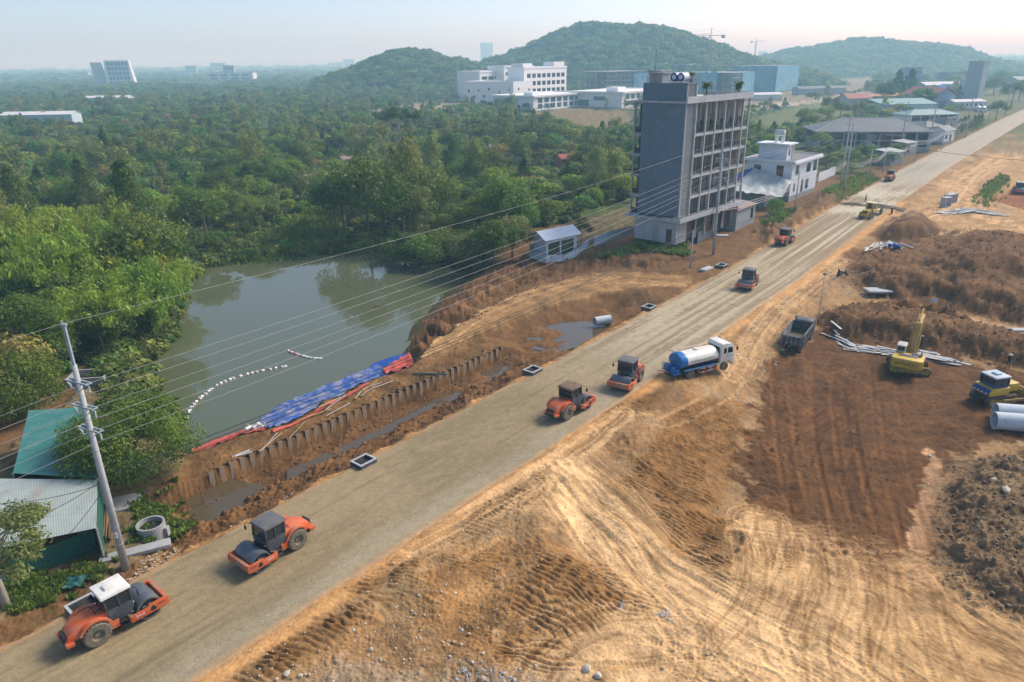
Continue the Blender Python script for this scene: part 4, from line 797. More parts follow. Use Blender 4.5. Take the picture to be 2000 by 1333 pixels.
def wheel(kit, x, y, r, w, side, par=None, lug=True, rimr=.5, tm='tyre'):
    b = MB(); b.rev([(-w/2, r*rimr), (-w/2, r*.9), (-w*.36, r*.985), (w*.36, r*.985), (w/2, r*.9), (w/2, r*rimr)], (0, 0, 0), 'y', 26, close=True)
    if lug:
        for row in (-1, 0, 1):
            for k in range(22):
                a = 2*math.pi*(k+.5*(row == 0))/22; Mx = Matrix.Rotation(-a, 4, 'Y') @ Matrix.Translation((0, row*w*.3, r*.99)) @ Matrix.Rotation(.78, 4, 'Z'); b.box((0, 0, 0), (r*.15, r*.15, r*.07), 0, Mx)
    t = kit.add('wheel', b, M[tm], par, 35, loc=(x, y, r))
    c = MB(); c.rev([(-w*.22, .02), (-w*.22, r*rimr*.98), (w*.42, r*rimr), (w*.42, r*rimr*.9), (w*.12, r*rimr*.8), (w*.12, r*.2), (w*.24, r*.18), (w*.24, .02)], (0, 0, 0), 'y', 20, M=Matrix.Scale(side, 4, (0, 1, 0)))
    for k in range(8):
        a = k*math.pi/4; c.cyl((math.cos(a)*r*.28, side*w*.12, math.sin(a)*r*.28), (math.cos(a)*r*.28, side*w*.17, math.sin(a)*r*.28), r*.035, n=6)
    kit.add('rim', c, M['rim'], t, 35); return t
def roller_kit():
    K = Kit(); O = M['orange']
    # drum and its yoke
    b = MB(); b.rev([(-1.05, .64), (-1.05, .745), (-1.02, .755), (1.02, .755), (1.05, .745), (1.05, .64), (.8, .62), (.8, .12), (-.8, .12), (-.8, .62)], (1.55, 0, .755), 'y', 44, close=True)
    dr = K.add('drum', b, M['steel'], smooth=30)
    for sd in (-1, 1):
        b = MB(); b.prism([(.38, .47), (.36, .97), (1.38, .97), (1.55, 1.12), (2.58, 1.12), (2.7, 1.0), (2.66, .56), (2.3, .47)], sd*1.12, sd*1.2)
        fr = K.add('yoke_side', b, O, bevel=.015)
        b = MB(); b.prism([(1.52, .66), (1.62, .92), (1.72, .95), (1.82, .9), (1.92, .66), (1.72, .58)], sd*1.2005, sd*1.206); K.add('yoke_hole_shade', b, M['black'], fr)  # solid black plate, painted shade of a hole in the yoke side
        b = MB(); b.cyl((1.55, sd*.8, .755), (1.55, sd*1.12, .755), .3, .24, 14)
        for k in range(5): a = k*1.256; b.box((1.55+.3*math.cos(a), sd*.93, .755+.3*math.sin(a)), (.22, .2, .1), 0)
        K.add('drum_bearing', b, M['inside'])
        tx = K.add('number_marking', text_mesh('3410', .26, M['white_mark']), None, fr, loc=(.93, sd*1.207, .74), rot=(math.pi/2, 0, 0 if sd < 0 else math.pi))
        K.add('lettering', text_mesh('HAMM', .17, M['badge']), None, fr, loc=(2.22, sd*1.207, .86), rot=(math.pi/2, 0, 0 if sd < 0 else math.pi))
    b = MB(); b.box2(2.44, 2.66, -1.12, 1.12, .6, 1.1); fb = K.add('front_beam', b, M['orange_dusty'], bevel=.02)
    b = MB(); b.prism([(-.36, .96), (.36, .96), (.26, .74), (-.26, .74)], 2.6605, 2.668, 'x'); K.add('badge_plate', b, M['badge'], fb)
    K.add('lettering', text_mesh('HAMM', .17, M['white_mark']), None, fb, loc=(2.67, 0, .85), rot=(math.pi/2, 0, math.pi/2))
    b = MB(); b.box2(.32, .56, -1.12, 1.12, .55, .95); b.box2(.56, .72, -.95, .95, .98, 1.06); K.add('rear_beam', b, M['inside'], bevel=.015)
    b = MB(); b.box2(-.05, .4, -.4, .4, .5, 1.0); b.cyl((.2, 0, .45), (.2, 0, 1.1), .16); b.tube([(.3, .2, .95), (.1, .35, 1.1), (-.2, .3, .95)], .035); b.tube([(.3, -.2, .95), (.1, -.35, 1.12), (-.2, -.3, .95)], .035); K.add('articulation_joint', b, M['black'])
    # rear tractor
    b = MB(); b.box2(-2.2, .0, -.5, .5, .5, 1.0); b.box2(-.95, -.15, -.92, .92, .55, 1.05); K.add('chassis', b, O, bevel=.02)
    secs = []
    for x, w, z1, z0 in ((-.55, .74, 1.82, 1.0), (-.9, .76, 1.86, .98), (-1.7, .74, 1.80, .98), (-2.35, .68, 1.66, .95), (-2.8, .6, 1.36, .92), (-2.98, .52, 1.0, .9)):
        secs.append([(x, -w, z0), (x, -w, z0+(z1-z0)*.62), (x, -w*.86, z0+(z1-z0)*.88), (x, -w*.55, z1), (x, w*.55, z1), (x, w*.86, z0+(z1-z0)*.88), (x, w, z0+(z1-z0)*.62), (x, w, z0)])
    b = MB(); b.loft(secs); hd = K.add('engine_hood', b, M['orange'], smooth=32)
    b = MB()
    for k in range(3):
        for sd in (-1, 1): b.prism([(-.80-.16*k, 1.63), (-.80-.16*k, 1.93), (-.88-.16*k, 1.93), (-.88-.16*k, 1.63)], sd*.40, sd*.72, 'y', M=Matrix.Identity(4))
    vents = MB()
    for k in range(3): x = -.78-.17*k; vents.add([(x, -.755, 1.5), (x, -.66, 1.73), (x, -.43, 1.868), (x, -.1, 1.868), (x-.075, -.1, 1.868), (x-.075, -.43, 1.868), (x-.075, -.66, 1.73), (x-.075, -.755, 1.5)], [tuple(range(8))]); x = -.78-.17*k; vents.add([(x, .755, 1.5), (x, .66, 1.73), (x, .43, 1.868), (x, .1, 1.868), (x-.075, .1, 1.868), (x-.075, .43, 1.868), (x-.075, .66, 1.73), (x-.075, .755, 1.5)], [tuple(range(8))])
    K.add('hood_vents', vents, M['black'], hd)
    b = MB(); b.prism([(-.42, 1.02), (.42, 1.02), (.36, 1.36), (-.36, 1.36)], -3.0, -2.86, 'x'); K.add('rear_grille', b, M['black'], hd)
    b = MB(); b.box2(-3.02, -2.5, -.72, .72, .62, .93); K.add('rear_counterweight', b, M['black'], bevel=.03)
    for sd in (-1, 1):
        b = MB(); b.box2(-3.05, -2.6, sd*.5, sd*.86, .78, .98); lp = K.add('rear_bumper', b, O, bevel=.02); b = MB(); b.box2(-3.062, -3.052, sd*.58, sd*.8, .82, .94); K.add('tail_lamp', b, M['lamp'], lp)
        # flare over the tyre
        b = MB(); pr = [(-1.45+math.cos(a)*q, .78+math.sin(a)*q) for q, rng in ((1.0, 1), (.88, -1)) for a in [math.pi*(.14+.72*k/8) for k in range(9)][::rng]]
        b.prism(pr, sd*.7, sd*1.02); K.add('fender', b, O, smooth=30)
        wheel(K, -1.45, sd*.8, .78, .56, sd)
    b = MB(); b.box2(-1.6, -1.3, -.8, .8, .7, .86); K.add('axle', b, M['black'])
    # cab
    b = MB(); b.prism([(-.62, 1.3), (-.42, .92), (.42, .86), (.82, 1.3), (.84, 1.78), (-.64, 1.78)], -.84, .84); cb = K.add('cab_body', b, M['cabgrey'], bevel=.02)
    b = MB(); b.box2(-.60, .80, -.80, .80, 1.76, 2.68, top=None) if False else b.add([(-.60, -.79, 1.77), (.80, -.79, 1.77), (.80, .79, 1.77), (-.60, .79, 1.77), (-.68, -.74, 2.7), (.74, -.74, 2.7), (.74, .74, 2.7), (-.68, .74, 2.7)], [(0, 3, 2, 1), (4, 5, 6, 7), (0, 1, 5, 4), (1, 2, 6, 5), (2, 3, 7, 6), (3, 0, 4, 7)])
    gl = K.add('cab_glass', b, M['glass'], smooth=False)
    b = MB()
    for sd in (-1, 1):
        for x0, x1 in ((-.63, -.71), (.82, .76), (.10, .06)):
            b.tube([(x0, sd*.82, 1.74), (x1, sd*.765, 2.72)], .055, 4)
        b.tube([(-.66, sd*.82, 1.8), (.83, sd*.82, 1.8)], .05, 4)
    b.tube([(-.7, -.75, 2.3), (-.7, .75, 2.3)], .03, 4); K.add('cab_pillars', b, M['cabgrey'], cb)
    b = MB(); b.box2(.2, .32, -.3, .3, 1.8, 2.3); b.box2(-.1, .3, -.3, .3, 1.7, 1.85)
    rf = MB(); rf.box((.02, 0, 2.79), (1.75, 1.74, .17), 0, None, (.96, .95)); K.add('cab_roof', rf, M['roofgrey'], bevel=.02)
    b = MB(); b.box((-.05, 0, 2.93), (.62, .6, .13), 0, None, (.9, .88)); b.cyl((-.12, 0, 2.99), (-.12, 0, 3.01), .16, n=16); K.add('air_conditioner', b, M['white'], bevel=.015)
    for sd in (-1, 1):
        b = MB(); b.tube([(.84, sd*.78, 2.7), (1.02, sd*1.05, 2.72), (1.06, sd*1.2, 2.62), (1.06, sd*1.22, 2.4)], .025, 5); b.box((1.07, sd*1.22, 2.3), (.06, .18, .3)); K.add('mirror', b, M['black'])
        b = MB(); b.box2(-.2, .3, sd*.84, sd*1.0, .78, .82); b.box2(-.15, .28, sd*.84, sd*1.06, .46, .5); b.box2(-.18, -.12, sd*.86, sd*.92, .46, 1.0); b.box2(.24, .3, sd*.86, sd*.92, .46, 1.0); K.add('step', b, M['black'])
        b = MB(); b.cyl((.84, sd*.66, 1.5), (.9, sd*.66, 1.5), .07, n=10); K.add('work_lamp', b, M['lamp'], cb)
    b = MB(); b.tube([(-.75, .45, 1.8), (-.75, .45, 2.2), (-.85, .45, 2.28)], .05, 8); K.add('exhaust_pipe', b, M['black'])
    return K
RK = roller_kit()
def roof_variant(m): 
    me = next(p[1] for p in RK.p if p[0] == 'cab_roof').copy(); me.materials[0] = M[m]; return me
RV = {k: roof_variant(k) for k in ('white', 'roof_brown', 'roofgrey')}
for px, py, z, dirn, sgn, dyaw, roof, ac, lab in ((198, 1262, .05, 1, -1, -.02, 'white', 1, 'orange soil compactor with white cab roof, nearest, driving away'), (586, 1073, .05, -1, 1, .03, 'roofgrey', 0, 'orange soil compactor with flat dark roof driving towards the white-roofed one'), (1111, 821, .05, 1, -1, -.06, 'roof_brown', 0, 'orange soil compactor with rusty brown roof seen from behind'), (1253, 744, .05, -1, 1, .16, 'roofgrey', 0, 'orange soil compactor beside the water tanker facing the camera'), (1479, 558, .05, -1, 1, .14, 'roofgrey', 0, 'orange soil compactor alone in mid road facing the camera'), (1537, 481, .05, 1, -1, .0, 'roofgrey', 0, 'orange soil compactor at road edge before the grey concrete building'), (1744, 355, .05, 1, -1, .1, 'roofgrey', 0, 'small far orange compactor beyond the yellow grader'), (1996, 376, -1.15, -1, 1, .3, 'white', 1, 'orange compactor on the red earth lane at right picture edge')):
    yaw = ROADYAW+(0 if dirn > 0 else math.pi)+dyaw; loc = at_contact(px, py, z, (-1.45, sgn*1.06), yaw)
    RK.inst('road_roller', lab, 'roller', loc, yaw, 'orange road rollers', {'cab_roof': RV[roof]}, () if ac else ('air_conditioner',))

# ---- water tanker
M['tank_blue'] = mat('tank_blue', (.012, .16, .42), .35, var=.12, dirt=(.2, .2, .2), amt=.15); M['cream'] = mat('tank_cream', (.74, .73, .66), .35, var=.06, dirt=(.5, .43, .33), amt=.25)
M['redstripe'] = mat('red_stripe', (.42, .03, .03), .5, var=.05); M['bluestripe'] = mat('blue_stripe', (.03, .04, .22), .5, var=.05); M['green_txt'] = mat('green_letters', (.03, .30, .16), .6, var=.05); M['chassis'] = mat('chassis_dark', (.05, .045, .04), .8, var=.3, dirt=DUST, amt=.35); M['railred'] = mat('rail_red', (.6, .09, .05), .5)
def tanker_kit():
    K = Kit(); b = MB(); b.box2(-3.6, 3.6, -.45, .45, .75, .98); b.box2(-3.5, 2.0, -.95, .95, .98, 1.06); K.add('chassis', b, M['chassis'])
    def ell(x, k=1.0, a0=0, a1=2*math.pi, n=28): return [(x, 1.14*k*math.cos(a0+(a1-a0)*i/n), 1.98+.86*k*math.sin(a0+(a1-a0)*i/n)) for i in range(n)]
    b = MB(); b.loft([ell(1.78, .78), ell(1.72, .97), ell(1.6, 1), ell(-2.5, 1)]); tk = K.add('tank', b, M['cream'], smooth=50)
    b = MB(); b.loft([ell(-2.5, 1.006), ell(-3.25, 1.006), ell(-3.35, .96), ell(-3.38, .8)]); K.add('tank_rear_end', b, M['tank_blue'], tk, smooth=50)
    for nm, a0, a1, m, kk in (('blue_band', -1.25, -.52, 'tank_blue', 1.006), ('navy_stripe', -.53, -.40, 'bluestripe', 1.007), ('red_stripe', -.40, -.33, 'redstripe', 1.007)):
        for sd in (-1, 1):
            b = MB(); n = 6; vs = []
            for x in (-2.5, 1.62):
                for i in range(n+1): a = a0+(a1-a0)*i/n; vs.append((x, sd*1.14*kk*math.cos(a), 1.98+.86*kk*math.sin(a)))
            b.add(vs, [(i, i+1, n+2+i, n+1+i) for i in range(n)]); K.add(nm, b, M[m], tk, smooth='all')
    for sd in (-1, 1):
        K.add('lettering', text_mesh('P.VỤ ĐƯỜNG SẠCH ĐẸP', .27, M['green_txt']), None, tk, loc=(-.7, sd*1.16, 2.0), rot=(math.pi/2, 0, 0 if sd < 0 else math.pi))
        K.add('lettering', text_mesh('50-60', .2, M['redstripe']), None, tk, loc=(1.0, sd*1.16, 2.0), rot=(math.pi/2, 0, 0 if sd < 0 else math.pi))
        b = MB(); b.tube([(-3.0, sd*1.16, 1.12), (1.7, sd*1.16, 1.12)], .09, 8); K.add('side_pipe', b, M['tank_blue'])
        for k in range(6):
            b = MB(); x0 = -1.0+k*.42
            b.box2(x0, x0+.42, sd*1.14, sd*1.2, .92, 1.0); b.box2(x0, x0+.42, sd*1.14, sd*1.2, .5, .58)
            if k in (0, 2, 3, 5): b.box2(x0+(0 if k < 3 else .34), x0+(.08 if k < 3 else .42), sd*1.145, sd*1.195, .58, .92)
            K.add('guard_rail', b, M['railred'] if k in (0, 2, 3, 5) and k != 3 or k == 5 else M['white'])
        b = MB(); b.tube([(-2.3, sd*.55, 2.83), (-2.3, sd*.55, 3.02), (1.4, sd*.55, 3.02), (1.4, sd*.55, 2.83)], .03, 5); K.add('top_rail', b, M['white'])
    b = MB(); b.cyl((-.6, 0, 2.82), (-.6, 0, 2.98), .3, .26, 16); K.add('manhole', b, M['white'], tk)
    # rear pump platform
    b = MB(); b.box2(-4.25, -3.35, -1.1, 1.1, .85, .93); b.box2(-4.2, -3.6, .2, .9, .93, 1.55); b.cyl((-3.9, -.4, .95), (-3.9, -.4, 1.5), .28); 
    for y in (-1.05, 0, 1.05): b.tube([(-4.22, y, .9), (-4.22, y, 1.75)], .03, 5)
    b.tube([(-4.22, -1.05, 1.75), (-4.22, 1.05, 1.75)], .03, 5); b.tube([(-3.4, -.2, 2.7), (-3.4, -.2, 3.1), (-3.75, -.2, 3.2)], .07, 7); b.tube([(-3.5, .3, 2.8), (-3.3, .6, 3.0), (-3.7, .7, 3.05)], .05, 6); b.box2(-3.9, -3.45, -.95, -.1, 1.0, 1.3); K.add('pump_platform', b, M['tank_blue'], bevel=.01)
    b = MB(); b.tube([(-4.1, -1.3, .55), (-4.1, 1.3, .55)], .06, 6); b.tube([(-4.1, -.6, .9), (-4.1, -.6, .55)], .05, 5); b.tube([(-4.1, .6, .9), (-4.1, .6, .55)], .05, 5); b.tube([(-4.1, 1.2, .55), (-4.5, 1.5, .5)], .04, 5); K.add('spray_bar', b, M['chassis'])
    # cab
    b = MB(); b.prism([(2.05, 1.0), (2.05, 3.05), (2.25, 3.22), (3.35, 3.22), (3.75, 3.0), (3.98, 2.05), (4.0, 1.0), (3.6, .75), (3.45, 1.15), (2.4, 1.15)], -1.16, 1.16); cb = K.add('cab', b, M['white'], bevel=.05)
    b = MB(); b.add([(3.80, -1.02, 2.9), (3.80, 1.02, 2.9), (3.995, 1.05, 2.08), (3.995, -1.05, 2.08)], [(0, 1, 2, 3)]); K.add('windscreen', b, M['glass'], cb)
    b = MB(); b.box2(2.045, 2.03, -.85, .85, 2.35, 2.8); K.add('rear_window', b, M['glass'], cb)
    for sd in (-1, 1):
        b = MB(); b.prism([(2.95, 2.1), (2.95, 2.75), (3.55, 2.75), (3.74, 2.1)], sd*1.161, sd*1.168); K.add('door_window', b, M['glass'], cb)
        b = MB(); b.prism([(2.4, 2.1), (2.4, 2.75), (2.78, 2.75), (2.78, 2.1)], sd*1.161, sd*1.168); K.add('side_window', b, M['glass'], cb)
        b = MB(); b.box2(2.9, 3.1, sd*1.16, sd*1.18, 1.82, 1.88); K.add('door_handle', b, M['black'], cb)
        b = MB(); b.cyl((3.45, sd*1.161, 1.75), (3.45, sd*1.168, 1.75), .13, n=14); K.add('door_emblem', b, mat('emblem_green', (.12, .5, .38), .5) if sd < 0 else M['green_txt'], cb)
        b = MB(); b.tube([(3.8, sd*1.1, 2.95), (4.05, sd*1.35, 2.95), (4.08, sd*1.38, 2.4)], .03, 5); b.box((4.08, sd*1.38, 2.55), (.08, .2, .42)); K.add('mirror', b, M['black'], cb)
        wheel(K, 2.75, sd*1.0, .52, .3, sd, lug=False, rimr=.52); wheel(K, -2.0, sd*.98, .52, .3, sd, lug=False, rimr=.52)
        wheel(K, -2.0, sd*.62, .52, .28, sd, lug=False, rimr=.52); b = MB(); b.prism([(-2.65, .95), (-2.5, 1.08), (-1.5, 1.08), (-1.35, .95)], sd*.5, sd*1.16); K.add('mudguard', b, M['chassis'])
    for y in (-.8, -.4, 0, .4, .8): b = MB(); b.box((3.3, y, 3.26), (.1, .08, .07)); K.add('roof_marker', b, M['black'], cb)
    b = MB(); b.box2(3.8, 4.08, -1.15, 1.15, .55, .95); K.add('bumper', b, M['white'], bevel=.03)
    b = MB(); b.cyl((1.92, -.75, 1.0), (1.92, -.75, 2.6), .14); b.box2(1.82, 2.02, .2, .9, 1.0, 2.2); K.add('air_stack', b, M['black'])
    b = MB(); b.box2(-.8, .6, -.9, -.5, .5, .95); b.cyl((.9, -.75, .72), (1.6, -.75, .72), .25); K.add('fuel_tank', b, M['chassis']); return K
TKK = tanker_kit(); a_, b_ = ground_at(1349, 737, -.1), ground_at(1421, 720, -.15); tyaw = math.atan2(b_[1]-a_[1], b_[0]-a_[0]); tl = at_contact(1349, 737, -.1, (-2.0, -1.12), tyaw)
_zt = np.mean([gh(tl[0]+rotz(q, tyaw)[0], tl[1]+rotz(q, tyaw)[1]) for q in ((-2, 1), (-2, -1), (2.7, 1), (2.7, -1))])
TKK.inst('water_tanker', 'water tanker truck with cream tank and blue rear end beside the road', 'truck', (tl[0], tl[1], float(_zt)+.14), tyaw)

# ---- tipper truck with its bed towards the camera
M['bed'] = mat('bed_steel', (.075, .08, .085), .7, var=.3, dirt=(.22, .19, .16), amt=.4, dscale=2.5); M['bedside'] = mat('bed_scuffed', (.13, .135, .14), .7, var=.3, scale=3, dirt=(.6, .6, .58), amt=.45, dscale=2.2); M['cab_dark'] = mat('tipper_cab', (.05, .065, .085), .5, var=.2, dirt=(.2, .16, .12), amt=.4)
def tipper_kit():
    K = Kit(); b = MB(); b.box2(-3.2, 4.0, -.45, .45, .75, 1.0); K.add('chassis', b, M['chassis']); x0, x1, y, z0, z1 = -3.4, 1.9, 1.22, 1.15, 2.55
    b = MB(); b.box2(x0, x1, -y, y, z0, z0+.1); bed = K.add('bed_floor', b, M['bed'])
    for sd in (-1, 1):
        b = MB(); b.box2(x0, x1, sd*y, sd*(y+.06), z0, z1); sp = K.add('bed_side', b, M['bedside'], bed)
        for k in range(6):
            b = MB(); b.box2(x0+.2+k*.95, x0+.32+k*.95, sd*(y+.06), sd*(y+.15), z0, z1-.1); K.add('side_rib', b, M['bed'], sp)
        b = MB(); b.box2(x0, x1, sd*(y-.04), sd*(y+.14), z1, z1+.1); K.add('top_rail', b, M['bed'], bed)
    b = MB(); b.box2(x0-.06, x0, -y, y, z0, z1-.25); tg = K.add('tailgate', b, M['bed'], bed)
    for k in range(5): b = MB(); b.box2(x0-.13, x0-.06, -y+.15+k*.55, -y+.25+k*.55, z0+.05, z1-.3); K.add('tailgate_rib', b, M['bedside'], tg)
    b = MB(); b.box2(x1, x1+.08, -y, y, z0, z1+.1); K.add('bed_front', b, M['bed'], bed); b = MB(); b.box2(x0+.4, x1-.3, -y+.1, y-.1, z0+.1, z0+.16); K.add('load_residue', b, M['inside'], bed)
    b = MB(); b.prism([(2.3, .9), (2.3, 2.7), (3.6, 2.75), (4.0, 2.2), (4.05, .8)], -1.15, 1.15); cb = K.add('cab', b, M['cab_dark'], bevel=.05); b = MB(); b.add([(3.62, -1.0, 2.74), (3.62, 1.0, 2.74), (4.01, 1.0, 2.15), (4.01, -1.0, 2.15)], [(0, 1, 2, 3)]); K.add('windscreen', b, M['glass'], cb)
    for sd in (-1, 1):
        b = MB(); b.tube([(3.9, sd*1.1, 2.6), (4.1, sd*1.35, 2.55)], .03, 5); b.box((4.1, sd*1.38, 2.3), (.08, .2, .45)); K.add('mirror', b, M['black'], cb)
        for x in (2.9, -1.2, -2.5): wheel(K, x, sd*.98, .52, .32, sd, lug=False, rimr=.52)
        b = MB(); b.box2(-3.5, -3.42, sd*.7, sd*1.1, .8, .95); K.add('tail_lamp', b, M['redstripe'])
    return K
p = ground_at(1545, 688, -2.2); q = ground_at(1573, 652, -2.2); dyw = math.atan2(q[1]-p[1], q[0]-p[0])
_tp = (p[0]+math.cos(dyw)*3.2, p[1]+math.sin(dyw)*3.2); tipper_kit().inst('tipper_truck', 'dark empty tipper truck backed into the reddish pit', 'truck', (_tp[0], _tp[1], gh(*_tp)-.15), dyw)

# ---- crawler machines
M['rail_black'] = mat('letter_black', (.01, .01, .012), .6, var=.05); M['yellow'] = mat('plant_yellow', (.58, .39, .035), .45, var=.1, dirt=(.30, .21, .11), amt=.35); M['yellow_dusty'] = mat('plant_yellow_dusty', (.45, .30, .07), .6, var=.15, dirt=(.25, .17, .09), amt=.5); M['trackm'] = mat('crawler_track', (.11, .085, .06), .9, var=.3, scale=5, dirt=(.17, .10, .05), amt=.5); M['cabcream'] = mat('cab_cream', (.55, .52, .46), .5, dirt=(.4, .3, .2), amt=.2)
M['dozerblue'] = mat('dozer_blue', (.012, .055, .21), .45, var=.1, dirt=(.2, .17, .14), amt=.2)
def track_loop(K, x0, x1, y, r, w, par=None, z=None):
    z = r if z is None else z; n = 7
    def outline(q): return [(x1+q*math.cos(a), z+q*math.sin(a)) for a in [-math.pi/2+math.pi*k/n for k in range(n+1)]]+[(x0+q*math.cos(a), z+q*math.sin(a)) for a in [math.pi/2+math.pi*k/n for k in range(n+1)]]
    o, i = outline(r), outline(r-.09); N = len(o); b = MB(); vs = [(p[0], yy, p[1]) for yy in (y-w/2, y+w/2) for ring in (o, i) for p in ring]
    fs = []
    for k in range(N):
        j = (k+1) % N; fs += [(k, j, 2*N+j, 2*N+k), (N+k, N+j, 3*N+j, 3*N+k), (k, j, N+j, N+k), (2*N+k, 2*N+j, 3*N+j, 3*N+k)]
    b.add(vs, fs); per = 2*(x1-x0)+2*math.pi*r; cnt = int(per/.2)
    for k in range(cnt):
        d = per*k/cnt; L = x1-x0
        if d < L: px, pz, a = x0+d, z-r, 0
        elif d < L+math.pi*r: t = (d-L)/r; px, pz, a = x1+r*math.sin(t), z-r*math.cos(t), t
        elif d < 2*L+math.pi*r: px, pz, a = x1-(d-L-math.pi*r), z+r, 0
        else: t = (d-2*L-math.pi*r)/r; px, pz, a = x0-r*math.sin(t), z+r*math.cos(t), t
        b.box((0, 0, 0), (.07, w*1.02, .05), 0, Matrix.Translation((px, y, pz)) @ Matrix.Rotation(-a, 4, 'Y'))
    t = K.add('crawler_track', b, M['trackm'], par, 30); b = MB(); b.box2(x0+.1, x1-.1, y-w*.3, y+w*.3, z-r*.55, z+r*.35)
    b.cyl((x0, y-w*.4, z), (x0, y+w*.4, z), r*.72, n=18); b.cyl((x1, y-w*.4, z), (x1, y+w*.4, z), r*.72, n=18)
    for k in range(5): xx = x0+(x1-x0)*(k+.5)/5; b.cyl((xx, y-w*.42, z-r*.5), (xx, y+w*.42, z-r*.5), r*.3, n=12)
    K.add('track_frame', b, M['yellow_dusty'] if r > .4 else M['inside'], t); return t
def digger():
    K = Kit(); 
    for sd in (-1, 1): track_loop(K, -1.75, 1.75, sd*1.3, .46, .6)
    b = MB(); b.box2(-.8, .8, -1.0, 1.0, .45, .85); b.cyl((0, 0, .8), (0, 0, 1.12), .7, n=20); K.add('undercarriage', b, M['inside']); return K
U_ = Kit()
b = MB(); b.box2(-2.3, 1.3, -1.5, 1.5, 1.12, 1.3); U_.add('turntable_deck', b, M['black'])
b = MB(); secs = [[(x, -w, 1.2), (x, -w, 2.28), (x, w, 2.28), (x, w, 1.2)] for x, w in ((-2.0, 1.6), (-2.75, 1.6), (-3.02, 1.35))]; b.loft(secs); cw = U_.add('counterweight', b, M['yellow'], bevel=.06)
U_.add('lettering', text_mesh('KOMATSU', .48, M['rail_black'], .012), None, cw, loc=(-3.03, 0, 1.72), rot=(math.pi/2, 0, -math.pi/2))
b = MB(); b.box2(-2.0, -.5, -1.55, 1.55, 1.28, 2.2); U_.add('engine_housing', b, M['yellow'], bevel=.03); b = MB(); b.box2(-1.95, -1.25, -.9, 1.0, 2.21, 2.32); b.box2(-1.15, -.6, -1.3, -.2, 2.21, 2.36); b.cyl((-1.0, -1.2, 2.2), (-1.0, -1.2, 2.75), .07); U_.add('engine_deck', b, M['cabgrey'], bevel=.02)
b = MB(); b.box2(-.5, 1.4, -1.55, -.55, 1.3, 1.75); U_.add('tool_box', b, M['yellow_dusty'], bevel=.02)
b = MB(); b.prism([(-.45, 1.3), (-.5, 3.0), (.9, 3.05), (1.35, 2.2), (1.45, 1.3)], .5, 1.5); cb = U_.add('cab', b, M['cabcream'], bevel=.08)
b = MB(); b.add([(-.482, .62, 2.35), (-.482, 1.38, 2.35), (-.5, 1.38, 2.85), (-.5, .62, 2.85)], [(0, 1, 2, 3)], 0, Matrix.Translation((-.03, 0, 0))); U_.add('rear_window', b, M['glass'], cb)
b = MB(); b.prism([(-.3, 2.0), (-.3, 2.8), (.8, 2.8), (1.15, 2.0)], 1.501, 1.51); U_.add('side_window', b, M['glass'], cb); b = MB(); b.prism([(-.3, 2.0), (-.3, 2.8), (.8, 2.8), (1.15, 2.0)], .49, .499); U_.add('side_window', b, M['glass'], cb)
b = MB(); pts_ = [(.7, 1.5), (.75, 2.1), (2.6, 5.0), (4.9, 5.55), (6.0, 5.15), (5.95, 4.85), (4.8, 4.85), (3.1, 4.2), (1.4, 1.5)]; b.prism(pts_, -.36, .26); bo = U_.add('boom', b, M['yellow_dusty'], bevel=.03)
for sd in (-.5, .4): b = MB(); b.cyl((1.3, sd, 1.4), (2.5, sd, 3.5), .1, n=10); b.cyl((2.5, sd, 3.5), (3.1, sd, 4.5), .055, n=8); U_.add('boom_cylinder', b, M['yellow'], bo)
b = MB(); b.cyl((3.0, -.05, 5.2), (4.6, -.05, 5.95), .09, n=10); b.cyl((4.6, -.05, 5.95), (5.6, -.05, 5.95), .05, n=8); U_.add('stick_cylinder', b, M['yellow_dusty'], bo)
b = MB(); b.prism([(5.45, 5.95), (5.9, 5.8), (6.35, 4.6), (6.6, 2.2), (6.35, 2.15), (5.9, 4.4)], -.25, .15); st_k = U_.add('stick', b, M['yellow_dusty'], bevel=.02)
b = MB(); b.prism([(6.7, 2.3), (6.3, 2.2), (5.9, 1.4), (6.1, .9), (6.9, .75), (7.0, 1.6)], -.65, .55); U_.add('bucket', b, M['black'], bevel=.03)
for k in range(4): b = MB(); b.tube([(.8, -.4-.0+k*.02, 2.2), (2.6, -.42, 5.05+k*.03), (4.8, -.3, 5.65)], .03, 4)
p = ground_at(1772, 722, -2.3); yt = math.radians(-22); et = digger().inst('excavator', 'yellow crawler excavator with its counterweight towards the camera', 'excavator', (p[0], p[1], gh(p[0], p[1])-.05), yt)
yu = math.radians(55)-yt
for i, (n, me, par, l, r) in enumerate(U_.p):       # upper body slews on the undercarriage
    if i == 0: obs = []
    o = link(n, me, et if par is None else obs[par]); obs.append(o)
    Mr = Matrix.Rotation(yu, 4, 'Z')
    if par is None: o.matrix_local = Mr
    elif l: o.location = l; o.rotation_euler = r
